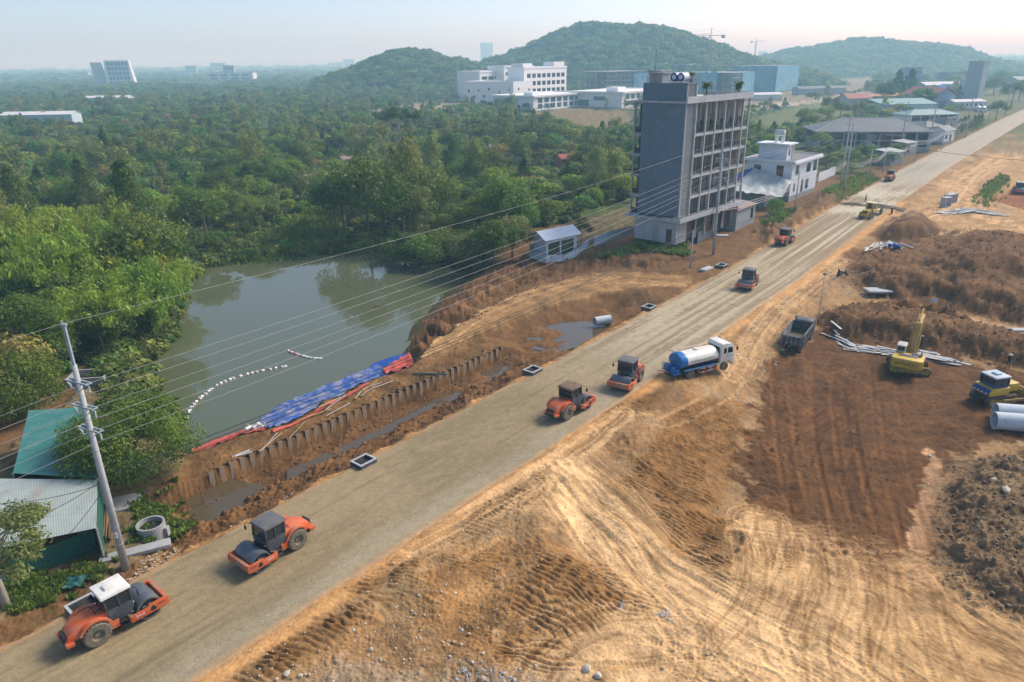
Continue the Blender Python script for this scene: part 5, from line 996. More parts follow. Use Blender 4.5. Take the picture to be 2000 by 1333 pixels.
def dozer_kit():
    K = Kit()
    for sd in (-1, 1): track_loop(K, -1.5, 1.5, sd*1.0, .5, .55)
    b = MB(); b.box2(-1.9, 1.9, -.6, .6, .5, 1.2); K.add('main_frame', b, M['black']); b = MB(); b.box2(.45, 2.2, -.62, .62, 1.15, 2.05); hd = K.add('engine_hood', b, M['yellow'], bevel=.05); b = MB(); b.box2(2.2, 2.22, -.5, .5, 1.25, 1.95); K.add('radiator_grille', b, M['black'], hd)
    b = MB(); b.prism([(-1.9, 1.15), (-2.05, 1.5), (-1.7, 1.95), (.45, 1.95), (.45, 1.15)], -1.15, 1.15); K.add('rear_body', b, M['yellow'], bevel=.05)
    b = MB(); b.prism([(-2.1, 1.32), (-2.12, 1.62), (-1.85, 1.86), (-1.7, 1.86), (-1.95, 1.3)], -1.0, 1.0); K.add('fuel_tank', b, M['dozerblue'], bevel=.03)
    for y in (-.75, -.25, .25, .75): b = MB(); b.box((-2.125, y, 1.45), (.02, .28, .1)); K.add('reflector', b, M['white_mark'])
    b = MB(); b.box2(-1.35, .4, -.95, .95, 1.95, 2.2); cb = K.add('cab_body', b, M['dozerblue'], bevel=.03); b = MB(); b.add([(-1.33, -.93, 2.2), (.38, -.93, 2.2), (.38, .93, 2.2), (-1.33, .93, 2.2), (-1.4, -.9, 3.0), (.35, -.9, 3.0), (.35, .9, 3.0), (-1.4, .9, 3.0)], [(4, 5, 6, 7), (0, 1, 5, 4), (1, 2, 6, 5), (2, 3, 7, 6), (3, 0, 4, 7)]); K.add('cab_glass', b, M['glass'], cb, False)
    b = MB()
    for sd in (-1, 1):
        for x0, x1 in ((-1.35, -1.42), (-.45, -.47), (.39, .36)): b.tube([(x0, sd*.95, 2.15), (x1, sd*.92, 3.05)], .06, 4)
        b.box2(-.4, .35, sd*.94, sd*.97, 1.3, 2.25)
    K.add('cab_pillars', b, M['dozerblue'], cb); b = MB(); b.box((-.5, 0, 3.08), (2.05, 2.05, .14), 0, None, (.95, .95)); rf = K.add('cab_roof', b, mat('roof_paleblue', (.42, .46, .5), .5, dirt=(.3, .25, .2), amt=.2), bevel=.02); b = MB(); b.box((-.45, 0, 3.22), (.7, .7, .16), 0, None, (.9, .9)); K.add('roof_hatch', b, mat('hatch_teal', (.25, .45, .48), .5), rf, bevel=.03)
    b = MB(); b.tube([(1.1, .2, 2.0), (1.1, .2, 2.75), (1.25, .2, 2.9)], .07, 8); K.add('exhaust_pipe', b, M['black'])
    for sd in (-1, 1): b = MB(); b.prism([(-.3, .55), (-.3, .75), (2.9, .6), (2.9, .35)], sd*1.35, sd*1.47); K.add('push_arm', b, M['yellow_dusty']); b = MB(); b.cyl((2.0, sd*.55, 1.7), (2.75, sd*.5, 1.1), .07, n=8); K.add('lift_cylinder', b, M['yellow'])
    b = MB(); b.prism([(2.9, .0), (3.1, .1), (2.98, .6), (3.05, 1.1), (3.25, 1.35), (3.1, 1.35), (2.88, 1.1), (2.82, .6)], -1.9, 1.9); K.add('blade', b, M['yellow_dusty'], smooth=30); b = MB(); b.prism([(-2.0, .7), (-2.6, .9), (-2.9, .2), (-2.7, .1), (-2.4, .6)], -.12, .12); K.add('ripper', b, M['black']); return K
p = ground_at(1938, 790, -2.3); dz = gh(p[0], p[1]); yw = math.radians(14); dozer_kit().inst('bulldozer', 'yellow bulldozer with blue cab at right edge of the pit', 'bulldozer', (p[0]+.6, p[1]+.8, dz-.04), yw)
def grader_kit():
    K = Kit(); b = MB(); b.box2(-3.6, -1.0, -.55, .55, .95, 1.9); hd = K.add('engine_hood', b, M['yellow'], bevel=.06); b = MB(); b.box2(-3.63, -3.6, -.42, -.04, 1.25, 1.75); b.box2(-3.63, -3.6, .04, .42, 1.25, 1.75); K.add('radiator_grille', b, M['black'], hd); b = MB(); b.box2(-3.8, -3.5, -.9, .9, .65, 1.05); K.add('rear_bumper', b, M['yellow'], bevel=.04)
    b = MB(); b.box2(-1.0, .45, -.8, .8, .95, 1.75); cb = K.add('cab_body', b, M['yellow'], bevel=.03); b = MB(); b.box2(-.97, .42, -.74, .74, 1.75, 2.95); K.add('cab_glass', b, M['glass'], cb, False)
    b = MB(); [b.tube([(x, y, 1.7), (x, y, 3.0)], .09, 4) for x in (-.95, .4) for y in (-.74, .74)]; b.box2(-1.02, -.96, -.8, -.35, 1.75, 2.95); b.box2(-1.02, -.96, .35, .8, 1.75, 2.95); K.add('cab_pillars', b, M['yellow'], cb); b = MB(); b.box((-.28, 0, 3.06), (1.75, 1.9, .14), 0, None, (.96, .96)); K.add('cab_roof', b, mat('grader_roof', (.62, .56, .36), .5), bevel=.02)
    b = MB(); b.tube([(.4, 0, 1.5), (1.8, 0, 1.85), (3.2, 0, 1.75), (4.0, 0, 1.05)], [.2, .18, .16, .2], 6); K.add('front_frame', b, M['yellow']); b = MB(); b.box2(3.85, 4.15, -1.0, 1.0, .5, .75); K.add('front_axle', b, M['yellow_dusty'])
    b = MB(); b.prism([(1.3, .05), (1.45, .1), (1.38, .4), (1.5, .7), (1.35, .7), (1.22, .4)], -1.9, 1.9, M=Matrix.Rotation(.3, 4, 'Z')); K.add('blade', b, M['steel']); b = MB(); b.cyl((1.4, 0, .75), (1.4, 0, .9), .7, n=20); b.cyl((1.2, .4, .9), (1.0, .5, 2.1), .06); b.cyl((1.2, -.4, .9), (1.0, -.5, 2.1), .06); K.add('blade_circle', b, M['yellow_dusty'])
    for sd in (-1, 1):
        for x in (-3.0, -1.5): wheel(K, x, sd*1.0, .68, .4, sd, lug=True)
        wheel(K, 4.0, sd*1.05, .68, .36, sd, lug=True)
    b = MB(); b.tube([(-1.6, .3, 1.9), (-1.6, .3, 2.6)], .06, 7); K.add('exhaust_pipe', b, M['black']); return K
gy = ROADYAW-.05; gl_ = at_contact(1700, 429, .06, (-3.0, -1.1), gy); grader_kit().inst('motor_grader', 'yellow motor grader working on the far road stretch', 'grader', gl_, gy)
# heap of gravel pushed in front of the grader
def lump_heap(name, label, c, rx, ry, h, yaw, m, seed, cat='heap', n=40):
    u = np.linspace(-1, 1, n); A, B = np.meshgrid(u, u); r = np.sqrt(A*A+B*B); Z = np.maximum(0, 1-r**1.6)*h*(1+.35*fbm(A*3+seed, B*3, 3, seed))-.06; X = A*rx; Y = B*ry; c_, s_ = math.cos(yaw), math.sin(yaw)
    C_ = np.ones(A.shape+(3,))*np.array(m)*(1+.3*fbm(A*6, B*6, 3, seed+3)[..., None]); o = link(name, attr_mesh(name, X*c_-Y*s_, X*s_+Y*c_, Z, C_, M['soil']), None, label, cat); o.location = c; return o
for px, py, rx, ry, lab in ((1668, 400, 3.6, 1.6, 'low dark gravel bank left before the yellow grader'), (1722, 404, 5.0, 1.9, 'low dark gravel bank right before the yellow grader')):
    p = ground_at(px, py, .1); lump_heap('gravel_bank', lab, (p[0], p[1], .06), rx, ry, .55, ROADYAW-1.57, (.15, .115, .075), 7+px)

# ---- people and a motorbike
M['skin'] = mat('skin', (.36, .21, .14), .6, var=.08); M['dark_cloth'] = mat('dark_clothes', (.018, .025, .035), .9, var=.2); M['pale_cloth'] = mat('pale_shirt', (.5, .52, .52), .9, var=.1); M['navy_cloth'] = mat('navy_clothes', (.02, .03, .07), .9, var=.2); M['straw'] = mat('straw_hat', (.62, .56, .42), .9, var=.1); M['helmet'] = mat('white_helmet', (.75, .75, .73), .4, var=.05)
def person(label, loc, rz, joints, shirt, trousers, hat):
    J = dict(pelvis=(0, 0, .95), waist=(0, 0, 1.1), chest=(0, 0, 1.32), neck=(0, 0, 1.5), chin=(.01, 0, 1.57), head=(.015, 0, 1.66), crown=(.005, 0, 1.73), lsh=(0, .19, 1.43), lel=(0, .25, 1.15), lwr=(.06, .25, .9), lha=(.08, .25, .82), rsh=(0, -.19, 1.43), rel=(0, -.25, 1.15), rwr=(.06, -.25, .9), rha=(.08, -.25, .82), lhip=(0, .1, .9), lkn=(.02, .11, .5), lan=(-.01, .12, .08), lto=(.14, .13, .03), rhip=(0, -.1, .9), rkn=(.02, -.11, .5), ran=(-.01, -.12, .08), rto=(.14, -.13, .03)); J.update(joints)
    Rr = dict(pelvis=.13, waist=.125, chest=.15, neck=.06, chin=.075, head=.1, crown=.08, lsh=.075, rsh=.075, lel=.045, rel=.045, lwr=.033, rwr=.033, lha=.04, rha=.04, lhip=.095, rhip=.095, lkn=.062, rkn=.062, lan=.042, ran=.042, lto=.035, rto=.035)
    E = [('pelvis', 'waist'), ('waist', 'chest'), ('chest', 'neck'), ('neck', 'chin'), ('chin', 'head'), ('head', 'crown'), ('chest', 'lsh'), ('lsh', 'lel'), ('lel', 'lwr'), ('lwr', 'lha'), ('chest', 'rsh'), ('rsh', 'rel'), ('rel', 'rwr'), ('rwr', 'rha'), ('pelvis', 'lhip'), ('lhip', 'lkn'), ('lkn', 'lan'), ('lan', 'lto'), ('pelvis', 'rhip'), ('rhip', 'rkn'), ('rkn', 'ran'), ('ran', 'rto')]
    nm = list(J); me = bpy.data.meshes.new('body'); me.from_pydata([J[k] for k in nm], [(nm.index(a), nm.index(b)) for a, b in E], [])
    o = bpy.data.objects.new('body', me); COL.objects.link(o); sk = o.modifiers.new('skin', 'SKIN'); layer = me.skin_vertices[0] if me.skin_vertices else None
    if layer is None:
        import bmesh; bm = bmesh.new(); bm.from_mesh(me); bm.verts.layers.skin.verify(); bm.to_mesh(me); bm.free(); layer = me.skin_vertices[0]
    for i, k in enumerate(nm): layer.data[i].radius = (Rr[k], Rr[k]*(1.25 if k in ('chest', 'waist', 'pelvis') else 1)); layer.data[i].use_root = k == 'pelvis'
    sb = o.modifiers.new('sub', 'SUBSURF'); sb.levels = 1; bpy.context.view_layer.update()
    bme = bpy.data.meshes.new_from_object(o.evaluated_get(bpy.context.evaluated_depsgraph_get())); bpy.data.objects.remove(o); bme.materials.clear()
    for m in (M['skin'], M[shirt], M[trousers], M['black']): bme.materials.append(m)
    zc = J['waist'][2]-.05; keys = np.array([J[k] for k in nm]); cls = {'chin': 0, 'head': 0, 'crown': 0, 'lha': 0, 'rha': 0, 'lto': 3, 'rto': 3, 'pelvis': 2, 'lhip': 2, 'rhip': 2, 'lkn': 2, 'rkn': 2, 'lan': 2, 'ran': 2}
    for f in bme.polygons:
        c_ = np.array(f.center); f.material_index = cls.get(nm[int(np.argmin(((keys-c_)**2).sum(1)))], 1); f.use_smooth = True
    t = thing('person', label, 'person', loc, rz); link('body', bme, t); hc = J['crown']; b = MB()
    if hat == 'cone': b.rev([(0, .24), (.02, .24), (.17, .03), (.18, .0)], (hc[0], hc[1], hc[2]-.02), 'z', 16); b.build('conical_hat', M['straw'], t)
    elif hat == 'cap': b.rev([(-.02, .115), (.05, .11), (.09, .07), (.105, .0)], (hc[0], hc[1], hc[2]-.02), 'z', 14); b.build('hair', M['black'], t, smooth='all')
    else: b.rev([(-.03, .15), (.0, .13), (.08, .11), (.13, .06), (.145, .0)], (hc[0], hc[1], hc[2]-.03), 'z', 14); b.build('helmet', M['helmet'], t, smooth='all')
    b = MB()
    for s_ in (-1, 1): b.box((hc[0]+.098, hc[1]+s_*.038, hc[2]-.06), (.012, .03, .016))
    b.box((hc[0]+.108, hc[1], hc[2]-.095), (.03, .025, .035)); b.build('face', M['skin'], t); return t
def stand(px, py, z): p = onground(px, py, z); return p
p = stand(1968, 718, -1); person('worker in black with conical hat standing above the bulldozer', p, math.radians(-110), dict(lel=(.12, .27, 1.22), lwr=(.24, .1, 1.3), lha=(.28, .04, 1.36), rel=(.1, -.27, 1.25), rwr=(.24, -.1, 1.32), rha=(.28, -.04, 1.38)), 'dark_cloth', 'dark_cloth', 'cone')
p = ground_at(1690, 395, .06); person('worker in pale shirt and navy trousers on the road beyond the grader', p, math.radians(20), dict(rel=(.15, -.27, 1.2), rwr=(.33, -.2, 1.22), rha=(.42, -.18, 1.24), lkn=(.05, .13, .5), rkn=(.0, -.13, .5)), 'pale_cloth', 'navy_cloth', 'cap')
p = stand(1636, 543, 0); person('worker in navy with white helmet pushing a motorbike', p, math.radians(-8), dict(lel=(.2, .25, 1.2), lwr=(.42, .2, 1.08), lha=(.5, .18, 1.05), rel=(.2, -.25, 1.2), rwr=(.42, -.2, 1.08), rha=(.5, -.18, 1.05), lkn=(.16, .11, .52), lan=(.1, .12, .08), lto=(.24, .13, .03), rkn=(-.05, -.11, .5), ran=(-.2, -.12, .1), rto=(-.07, -.13, .03)), 'navy_cloth', 'navy_cloth', 'helmet')
pm = p; 
def bike_kit():
    K = Kit()
    for x in (-.6, .62):
        b = MB(); b.rev([(-.05, .2), (-.06, .27), (0, .3), (.06, .27), (.05, .2)], (0, 0, 0), 'y', 20, close=True); w = K.add('wheel', b, M['black'], None, 40, loc=(x, 0, .3)); b = MB(); b.cyl((0, -.04, 0), (0, .04, 0), .19, n=16); K.add('rim', b, M['rim'], w)
    b = MB(); b.prism([(-.75, .62), (-.1, .55), (.05, .4), (.35, .45), (.55, .85), (.45, .9), (.2, .6), (-.05, .72), (-.75, .76)], -.13, .13); K.add('body', b, M['navy_cloth'], bevel=.02); b = MB(); b.box((-.38, 0, .79), (.7, .24, .09)); K.add('seat', b, M['black'], bevel=.03); b = MB(); b.tube([(.62, 0, .3), (.5, 0, .95)], .04, 6); b.tube([(.42, -.34, 1.05), (.5, 0, .98), (.42, .34, 1.05)], .02, 5); K.add('handlebar', b, M['steel']); b = MB(); b.cyl((.55, 0, .9), (.62, 0, .9), .09, n=10); K.add('headlamp', b, M['lamp']); b = MB(); b.box((-.05, 0, .35), (.4, .22, .22)); b.cyl((-.7, -.16, .34), (-.1, -.16, .3), .04); K.add('engine', b, M['inside']); return K
BK = bike_kit(); q = onground(1645, 541, 0); BK.inst('motorbike', 'dark motorbike pushed by the worker beside the road slope', 'motorbike', q, math.radians(-8))
p = ground_at(1741, 419, .0); p[2] = gh(p[0], p[1]); BK.inst('motorbike', 'small motorbike parked right of the yellow grader', 'motorbike', p, 1.0)
q = (p[0], p[1], p[2]-.18); person('rider in white helmet sitting on the motorbike by the grader', q, 1.0, dict(lhip=(.05, .1, .93), lkn=(.38, .16, .86), lan=(.2, .2, .42), lto=(.36, .2, .4), rhip=(.05, -.1, .93), rkn=(.38, -.16, .86), ran=(.2, -.2, .42), rto=(.36, -.2, .4), chest=(.08, 0, 1.32), lsh=(.08, .19, 1.43), rsh=(.08, -.19, 1.43), neck=(.1, 0, 1.5), lel=(.25, .26, 1.2), lwr=(.45, .3, 1.2), lha=(.52, .31, 1.22), rel=(.25, -.26, 1.2), rwr=(.45, -.3, 1.2), rha=(.52, -.31, 1.22)), 'dark_cloth', 'navy_cloth', 'helmet')
# ---- mixer trucks in the far yard
def mixer_kit():
    K = Kit(); b = MB(); b.box2(-4, 4, -.5, .5, .8, 1.05); K.add('chassis', b, M['chassis']); b = MB(); b.prism([(2.3, .8), (2.3, 2.9), (3.6, 2.9), (4.0, 2.1), (4.05, .8)], -1.2, 1.2); cb = K.add('cab', b, M['white'], bevel=.08); b = MB(); b.add([(3.62, -1.0, 2.85), (3.62, 1.0, 2.85), (4.02, 1.0, 2.1), (4.02, -1.0, 2.1)], [(0, 1, 2, 3)]); K.add('windscreen', b, M['glass'], cb)
    for sd in (-1, 1): b = MB(); b.box2(2.6, 3.5, sd*1.2, sd*1.21, 2.0, 2.7); K.add('door_window', b, M['glass'], cb)
    b = MB(); b.rev([(-3.0, .4), (-2.9, .75), (-1.2, 1.2), (.6, 1.15), (1.7, .7), (1.75, .1)], (0, 0, 0), 'x', 20, M=Matrix.Translation((0, 0, 2.35)) @ Matrix.Rotation(.2, 4, 'Y')); K.add('mixing_drum', b, M['cream'], smooth=45); b = MB(); b.box2(-3.6, -2.8, -.9, .9, 1.1, 2.6); b.prism([(-3.4, 3.0), (-2.6, 3.6), (-2.5, 3.2), (-3.2, 2.7)], -.5, .5); K.add('chute_frame', b, M['cabgrey'])
    for sd in (-1, 1):
        for x in (3.0, -1.4, -2.7): wheel(K, x, sd*1.0, .52, .34, sd, lug=False)
    return K
MK = mixer_kit()
for px, py, yw, lab in ((1911, 214, -2.0, 'first white concrete mixer truck in the yard by the silo'), (1921, 215, -2.1, 'second white concrete mixer truck, right of the first in the yard'), (1936, 213, -2.1, 'third concrete mixer truck with dark drum end in the yard'), (1952, 209, .5, 'concrete mixer truck parked nearest the road beyond the yard'), (1908, 204, -1.9, 'mixer truck in the back row under the batching silo'), (1922, 203, -1.9, 'mixer truck in the back row right of the silo')):
    p = ground_at(px, py, .6); MK.inst('mixer_truck', lab, 'mixer truck', (p[0], p[1], gh(p[0], p[1])), yw, 'concrete mixer trucks')
# ================================================================ buildings
M['render_grey'] = mat('render_grey', (.135, .185, .23), .85, var=.16, scale=.35, dirt=(.30, .32, .34), amt=.12, dscale=.25, bump=.1); M['concrete'] = mat('concrete', (.33, .335, .33), .85, var=.14, scale=.6, dirt=(.2, .19, .17), amt=.25, dscale=.5); M['concrete_pale'] = mat('concrete_pale', (.42, .44, .45), .85, var=.12, scale=.5, dirt=(.25, .25, .24), amt=.2)
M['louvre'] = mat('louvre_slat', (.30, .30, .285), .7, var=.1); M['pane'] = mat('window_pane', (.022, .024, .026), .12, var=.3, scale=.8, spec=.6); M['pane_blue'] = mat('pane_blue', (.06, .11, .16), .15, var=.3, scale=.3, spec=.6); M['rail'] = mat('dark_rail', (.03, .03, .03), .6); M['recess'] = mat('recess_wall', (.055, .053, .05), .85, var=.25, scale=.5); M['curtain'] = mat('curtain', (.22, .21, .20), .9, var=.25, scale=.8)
M['villa_white'] = mat('villa_white', (.66, .70, .74), .8, var=.06, scale=.6, dirt=(.42, .42, .40), amt=.18, dscale=.6); M['wood_door'] = mat('wood_door', (.11, .05, .035), .7, var=.2); M['rooftop'] = mat('rooftop_grey', (.18, .175, .165), .9, var=.2, scale=.5); M['school_white'] = mat('school_white', (.78, .78, .77), .7, var=.04, scale=.1)
M['tin_blue'] = mat('tin_pale_blue', (.46, .55, .62), .5, var=.1, dirt=(.3, .28, .25), amt=.15); M['tin_green'] = mat('tin_green', (.045, .19, .165), .5, var=.14, scale=.8, dirt=(.16, .20, .17), amt=.3, dscale=.8); M['tin_green_dark'] = mat('tin_fence_green', (.02, .12, .085), .5, var=.1, dirt=(.1, .12, .09), amt=.2); M['tin_pale'] = mat('tin_faded_green', (.34, .39, .36), .55, var=.1, scale=.7, dirt=(.30, .19, .14), amt=.3, dscale=.5); M['tin_rust'] = mat('tin_rusty', (.30, .21, .185), .8, var=.2, scale=1, dirt=(.2, .08, .05), amt=.35); M['tin_grey'] = mat('tin_grey', (.33, .35, .35), .6, var=.15, dirt=(.2, .14, .1), amt=.3)
M['roof_slate'] = mat('roof_slate', (.13, .145, .155), .7, var=.15, scale=.4, dirt=(.2, .2, .19), amt=.15); M['roof_red'] = mat('roof_red', (.30, .075, .06), .7, var=.2, scale=.5); M['roof_teal'] = mat('roof_teal', (.16, .30, .29), .6, var=.1); M['roof_orange'] = mat('roof_orange', (.38, .17, .06), .7); M['wall_blue'] = mat('wall_blue', (.22, .31, .42), .8, var=.1); M['net_blue'] = mat('safety_net_blue', (.12, .30, .42), .8, var=.3, scale=.12, dirt=(.30, .36, .38), amt=.3, dscale=.06); M['tarp_grey'] = mat('tarp_grey', (.42, .46, .44), .6, var=.12, scale=1.2); M['tarp_blue'] = mat('tarp_blue', (.012, .065, .30), .55, var=.15, scale=2); M['brick'] = mat('brick_raw', (.28, .11, .065), .9, var=.25, scale=2); M['crane'] = mat('crane_steel', (.42, .22, .12), .6); M['crane_pale'] = mat('crane_pale', (.5, .42, .38), .6); M['steel_tank'] = mat('steel_tank', (.62, .63, .64), .25, .6, var=.05); M['tank_white'] = mat('roof_tank_white', (.68, .70, .74), .3, var=.05); M['tank_navy'] = mat('roof_tank_navy', (.01, .025, .16), .4); M['far_white'] = mat('far_white', (.62, .63, .63), .8, var=.05, scale=.1); M['far_grey'] = mat('far_grey', (.35, .38, .40), .8, var=.05, scale=.1)
def hole_wall(b, L, H, th, holes, Mx):
    xs = sorted({0, L, *[h[0] for h in holes], *[h[1] for h in holes]}); zs = sorted({0, H, *[h[2] for h in holes], *[h[3] for h in holes]})
    for i in range(len(xs)-1):
        run = None
        for j in range(len(zs)-1):
            xc, zc = (xs[i]+xs[i+1])/2, (zs[j]+zs[j+1])/2; solid = not any(h[0] < xc < h[1] and h[2] < zc < h[3] for h in holes)
            if solid: run = (run[0], zs[j+1]) if run else (zs[j], zs[j+1])
            if (not solid or j == len(zs)-2) and run: b.box2(xs[i], xs[i+1], 0, th, run[0], run[1], 0, Mx); run = None
def facade(t, L, H, holes, wm, Mx, th=.25, pane='pane', frame='rail', wname='wall', split=1, deep=.16, sill=None):
    b = MB(); hole_wall(b, L, H, th, holes, Mx); b.build(wname, M[wm], t)
    for h in holes:
        x0, x1, z0, z1 = h[:4]; kind = h[4] if len(h) > 4 else 'window'
        if kind == 'opening': continue
        f = MB(); w = .07
        f.box2(x0, x0+w, deep-.05, deep+.03, z0, z1, 0, Mx); f.box2(x1-w, x1, deep-.05, deep+.03, z0, z1, 0, Mx); f.box2(x0+w, x1-w, deep-.05, deep+.03, z1-w, z1, 0, Mx); f.box2(x0+w, x1-w, deep-.05, deep+.03, z0, z0+w, 0, Mx)
        for k in range(1, split+1): xm = x0+(x1-x0)*k/(split+1); f.box2(xm-.025, xm+.025, deep-.04, deep+.02, z0+w, z1-w, 0, Mx)
        fo = f.build('window' if kind == 'window' else 'door', M[frame if kind == 'window' else 'wood_door'], t)
        p = MB(); p.box2(x0+.01, x1-.01, deep, deep+.04, z0+.01, z1-.01, 0, Mx); p.build('pane' if kind == 'window' else 'door_leaf', M[pane if kind == 'window' else 'wood_door'], fo)
        if sill: s_ = MB(); s_.box2(x0-.1, x1+.1, -.08, 0, z0-.1, z0, 0, Mx); s_.build('sill', M[sill], fo)
def side_M(side, L, D):
    return {'front': Matrix.Identity(4), 'end': Matrix.Translation((0, D, 0)) @ Matrix.Rotation(-math.pi/2, 4, 'Z'), 'far': Matrix.Translation((L, 0, 0)) @ Matrix.Rotation(math.pi/2, 4, 'Z'), 'back': Matrix.Translation((L, D, 0)) @ Matrix.Rotation(math.pi, 4, 'Z')}[side]
def grid(x0, x1, nx, z0, zs, nz, w, h, kind='window'): return [(x0+(x1-x0)*(i+.5)/nx-w/2, x0+(x1-x0)*(i+.5)/nx+w/2, z0+k*zs, z0+k*zs+h, kind) for i in range(nx) for k in range(nz)]
def house(name, label, cat, loc, yaw, L, D, H, wm, front=(), end=(), roof='flat', rm='rooftop', rh=2.5, over=.5, group=None, pane='pane', split=1, sill=None, parapet=.5):
    t = thing(name, label, cat, loc, yaw, group)
    for s_, hl in (('front', front), ('end', end), ('far', ()), ('back', ())):
        ll = L if s_ in ('front', 'back') else D; mm = side_M(s_, L, D)
        if s_ in ('end', 'far'): mm = mm @ Matrix.Translation((.252, 0, 0)); ll = D-.504; hl = [(a-.252, b_-.252, *r) for a, b_, *r in hl]
        facade(t, ll, H, list(hl), wm, mm, pane=pane, split=split, sill=sill)
    b = MB(); b.box2(.06, L-.06, .06, D-.06, -2.4, .05); b.build('foundation', M['concrete'], t); b = MB()
    if roof == 'flat':
        b.box2(-over, L+over, -over, D+over, H, H+.22); r_ = b.build('roof', M[wm], t)
        b = MB(); b.box2(-over+.25, L+over-.25, -over+.25, D+over-.25, H+.22, H+.26); b.build('roof_deck', M[rm], r_)
        if parapet:
            b = MB(); q = over
            for x0, x1, y0, y1 in ((-q, L+q, -q, -q+.2), (-q, L+q, D+q-.2, D+q), (-q, -q+.2, -q+.2, D+q-.2), (L+q-.2, L+q, -q+.2, D+q-.2)): b.box2(x0, x1, y0, y1, H+.221, H+.22+parapet)
            b.build('parapet', M[wm], r_)
    elif roof == 'gable':      # ridge along x
        for sgn in (0, 1):
            y0 = -over if sgn == 0 else D+over; b = MB(); b.add([(-over, y0, H-.1), (L+over, y0, H-.1), (L+over, D/2, H+rh), (-over, D/2, H+rh), (-over, y0, H), (L+over, y0, H), (L+over, D/2, H+rh+.12), (-over, D/2, H+rh+.12)], [(0, 1, 2, 3), (4, 5, 6, 7), (0, 1, 5, 4), (1, 2, 6, 5), (2, 3, 7, 6), (3, 0, 4, 7)]); b.build('roof', M[rm], t)
        b = MB(); [b.prism([(0.02, H), (D-.02, H), (D/2, H+rh*.96)], x, x+.25, 'x') for x in (0.002, L-.252)]; b.build('gable', M[wm], t)
    elif roof == 'gable_y':     # ridge along y
        for sgn in (0, 1):
            x0 = -over if sgn == 0 else L+over; b = MB(); b.add([(x0, -over, H-.1), (x0, D+over, H-.1), (L/2, D+over, H+rh), (L/2, -over, H+rh), (x0, -over, H), (x0, D+over, H), (L/2, D+over, H+rh+.12), (L/2, -over, H+rh+.12)], [(0, 1, 2, 3), (4, 5, 6, 7), (0, 1, 5, 4), (1, 2, 6, 5), (2, 3, 7, 6), (3, 0, 4, 7)]); b.build('roof', M[rm], t)
        b = MB(); [b.prism([(0.02, H), (L-.02, H), (L/2, H+rh*.96)], y, y+.25, 'y') for y in (0.002, D-.252)]; b.build('gable', M[wm], t)
    elif roof == 'hip':
        o = over; i = D/2; b = MB(); b.add([(-o, -o, H), (L+o, -o, H), (L+o, D+o, H), (-o, D+o, H), (i, D/2, H+rh), (L-i, D/2, H+rh), (-o, -o, H-.15), (L+o, -o, H-.15), (L+o, D+o, H-.15), (-o, D+o, H-.15)], [(0, 1, 5, 4), (1, 2, 5), (2, 3, 4, 5), (3, 0, 4), (6, 9, 8, 7), (0, 6, 7, 1), (1, 7, 8, 2), (2, 8, 9, 3), (3, 9, 6, 0)]); rf = b.build('roof', M[rm], t)
        b = MB(); b.tube([(-o, -o, H+.05), (i, D/2, H+rh+.05), (L-i, D/2, H+rh+.05), (L+o, -o, H+.05)], .14, 5); b.build('ridge_cap', M['concrete_pale'], rf)
    elif roof == 'shed':
        b = MB(); b.add([(-over, -over, H-.05), (L+over, -over, H-.05), (L+over, D+over, H+rh), (-over, D+over, H+rh), (-over, -over, H+.05), (L+over, -over, H+.05), (L+over, D+over, H+rh+.1), (-over, D+over, H+rh+.1)], [(0, 1, 2, 3), (4, 5, 6, 7), (0, 1, 5, 4), (1, 2, 6, 5), (2, 3, 7, 6), (3, 0, 4, 7)]); b.build('roof', M[rm], t)
    return t
def yawof(az): return math.radians(90-az)
def gl(px, py, z=0): p = ground_at(px, py, z); return (p[0], p[1], z)
# ---- seven storey grey building
t = thing('concrete_building', 'tall grey concrete building with dark glazed road front', 'building', gl(1321, 478, .9), yawof(43)); L, D = 26.5, 12.6
Z = [4.4, 8.0, 11.6, 15.2, 18.8, 24.2]
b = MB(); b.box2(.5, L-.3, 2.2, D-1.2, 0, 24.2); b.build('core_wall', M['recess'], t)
b = MB(); b.box2(-.12, .3, .25, 10.5, 4.85, 27.2); b.build('side_wall', M['render_grey'], t)
b = MB(); b.box2(-.2, .3, .1, 10.9, 0, 4.0); sw = b.build('ground_floor_wall', M['concrete_pale'], t)
for y0, y1, zz in ((1.2, 2.6, 2.6), (4.6, 6.2, 3.0)): b = MB(); b.box2(-.24, -.2, y0, y1, .1, zz); b.build('door', M['concrete'] if y0 > 3 else M['wood_door'], sw)
b = MB(); b.box2(-.9, L+.4, -1.1, D+.6, 4.0, 4.4); b.box2(-.9, L+.4, -1.1, -.9, 4.4, 4.75); b.box2(-.9, -.75, -.9, 3.5, 4.4, 4.75); b.build('canopy_slab', M['concrete_pale'], t)
# louvre strip
b = MB(); b.box2(.05, .3, -.05, .3, 4.75, 27.2); b.box2(3.4, 3.75, -.05, .3, 4.75, 27.2); b.box2(.31, 3.4, .32, .4, 4.75, 27.2); lf = b.build('louvre_frame', M['concrete_pale'], t)
b = MB(); [b.box2(.3, 3.4, .02, .26, 4.9+k*.3, 4.98+k*.3) for k in range(74)]; lv = b.build('louvre_slats', M['louvre'], lf); lv['kind'] = 'stuff'
b = MB(); b.box2(.3, 3.75, .4, 9.5, 24.2, 27.2); b.box2(-.12, 3.9, -.1, 10.5, 27.2, 27.45); b.build('stair_tower', M['render_grey'], t)
cols = [3.75+k*3.95 for k in range(6)]+[L-.2]
for k, x in enumerate(cols):
    b = MB(); b.box2(x-.16, x+.16, -.22, .18, 4.75, 24.2); b.build('column', M['concrete_pale'], t); b = MB(); b.box2(x-.2, x+.2, .2, .6, 0, 4.0); b.build('ground_column', M['concrete'], t)
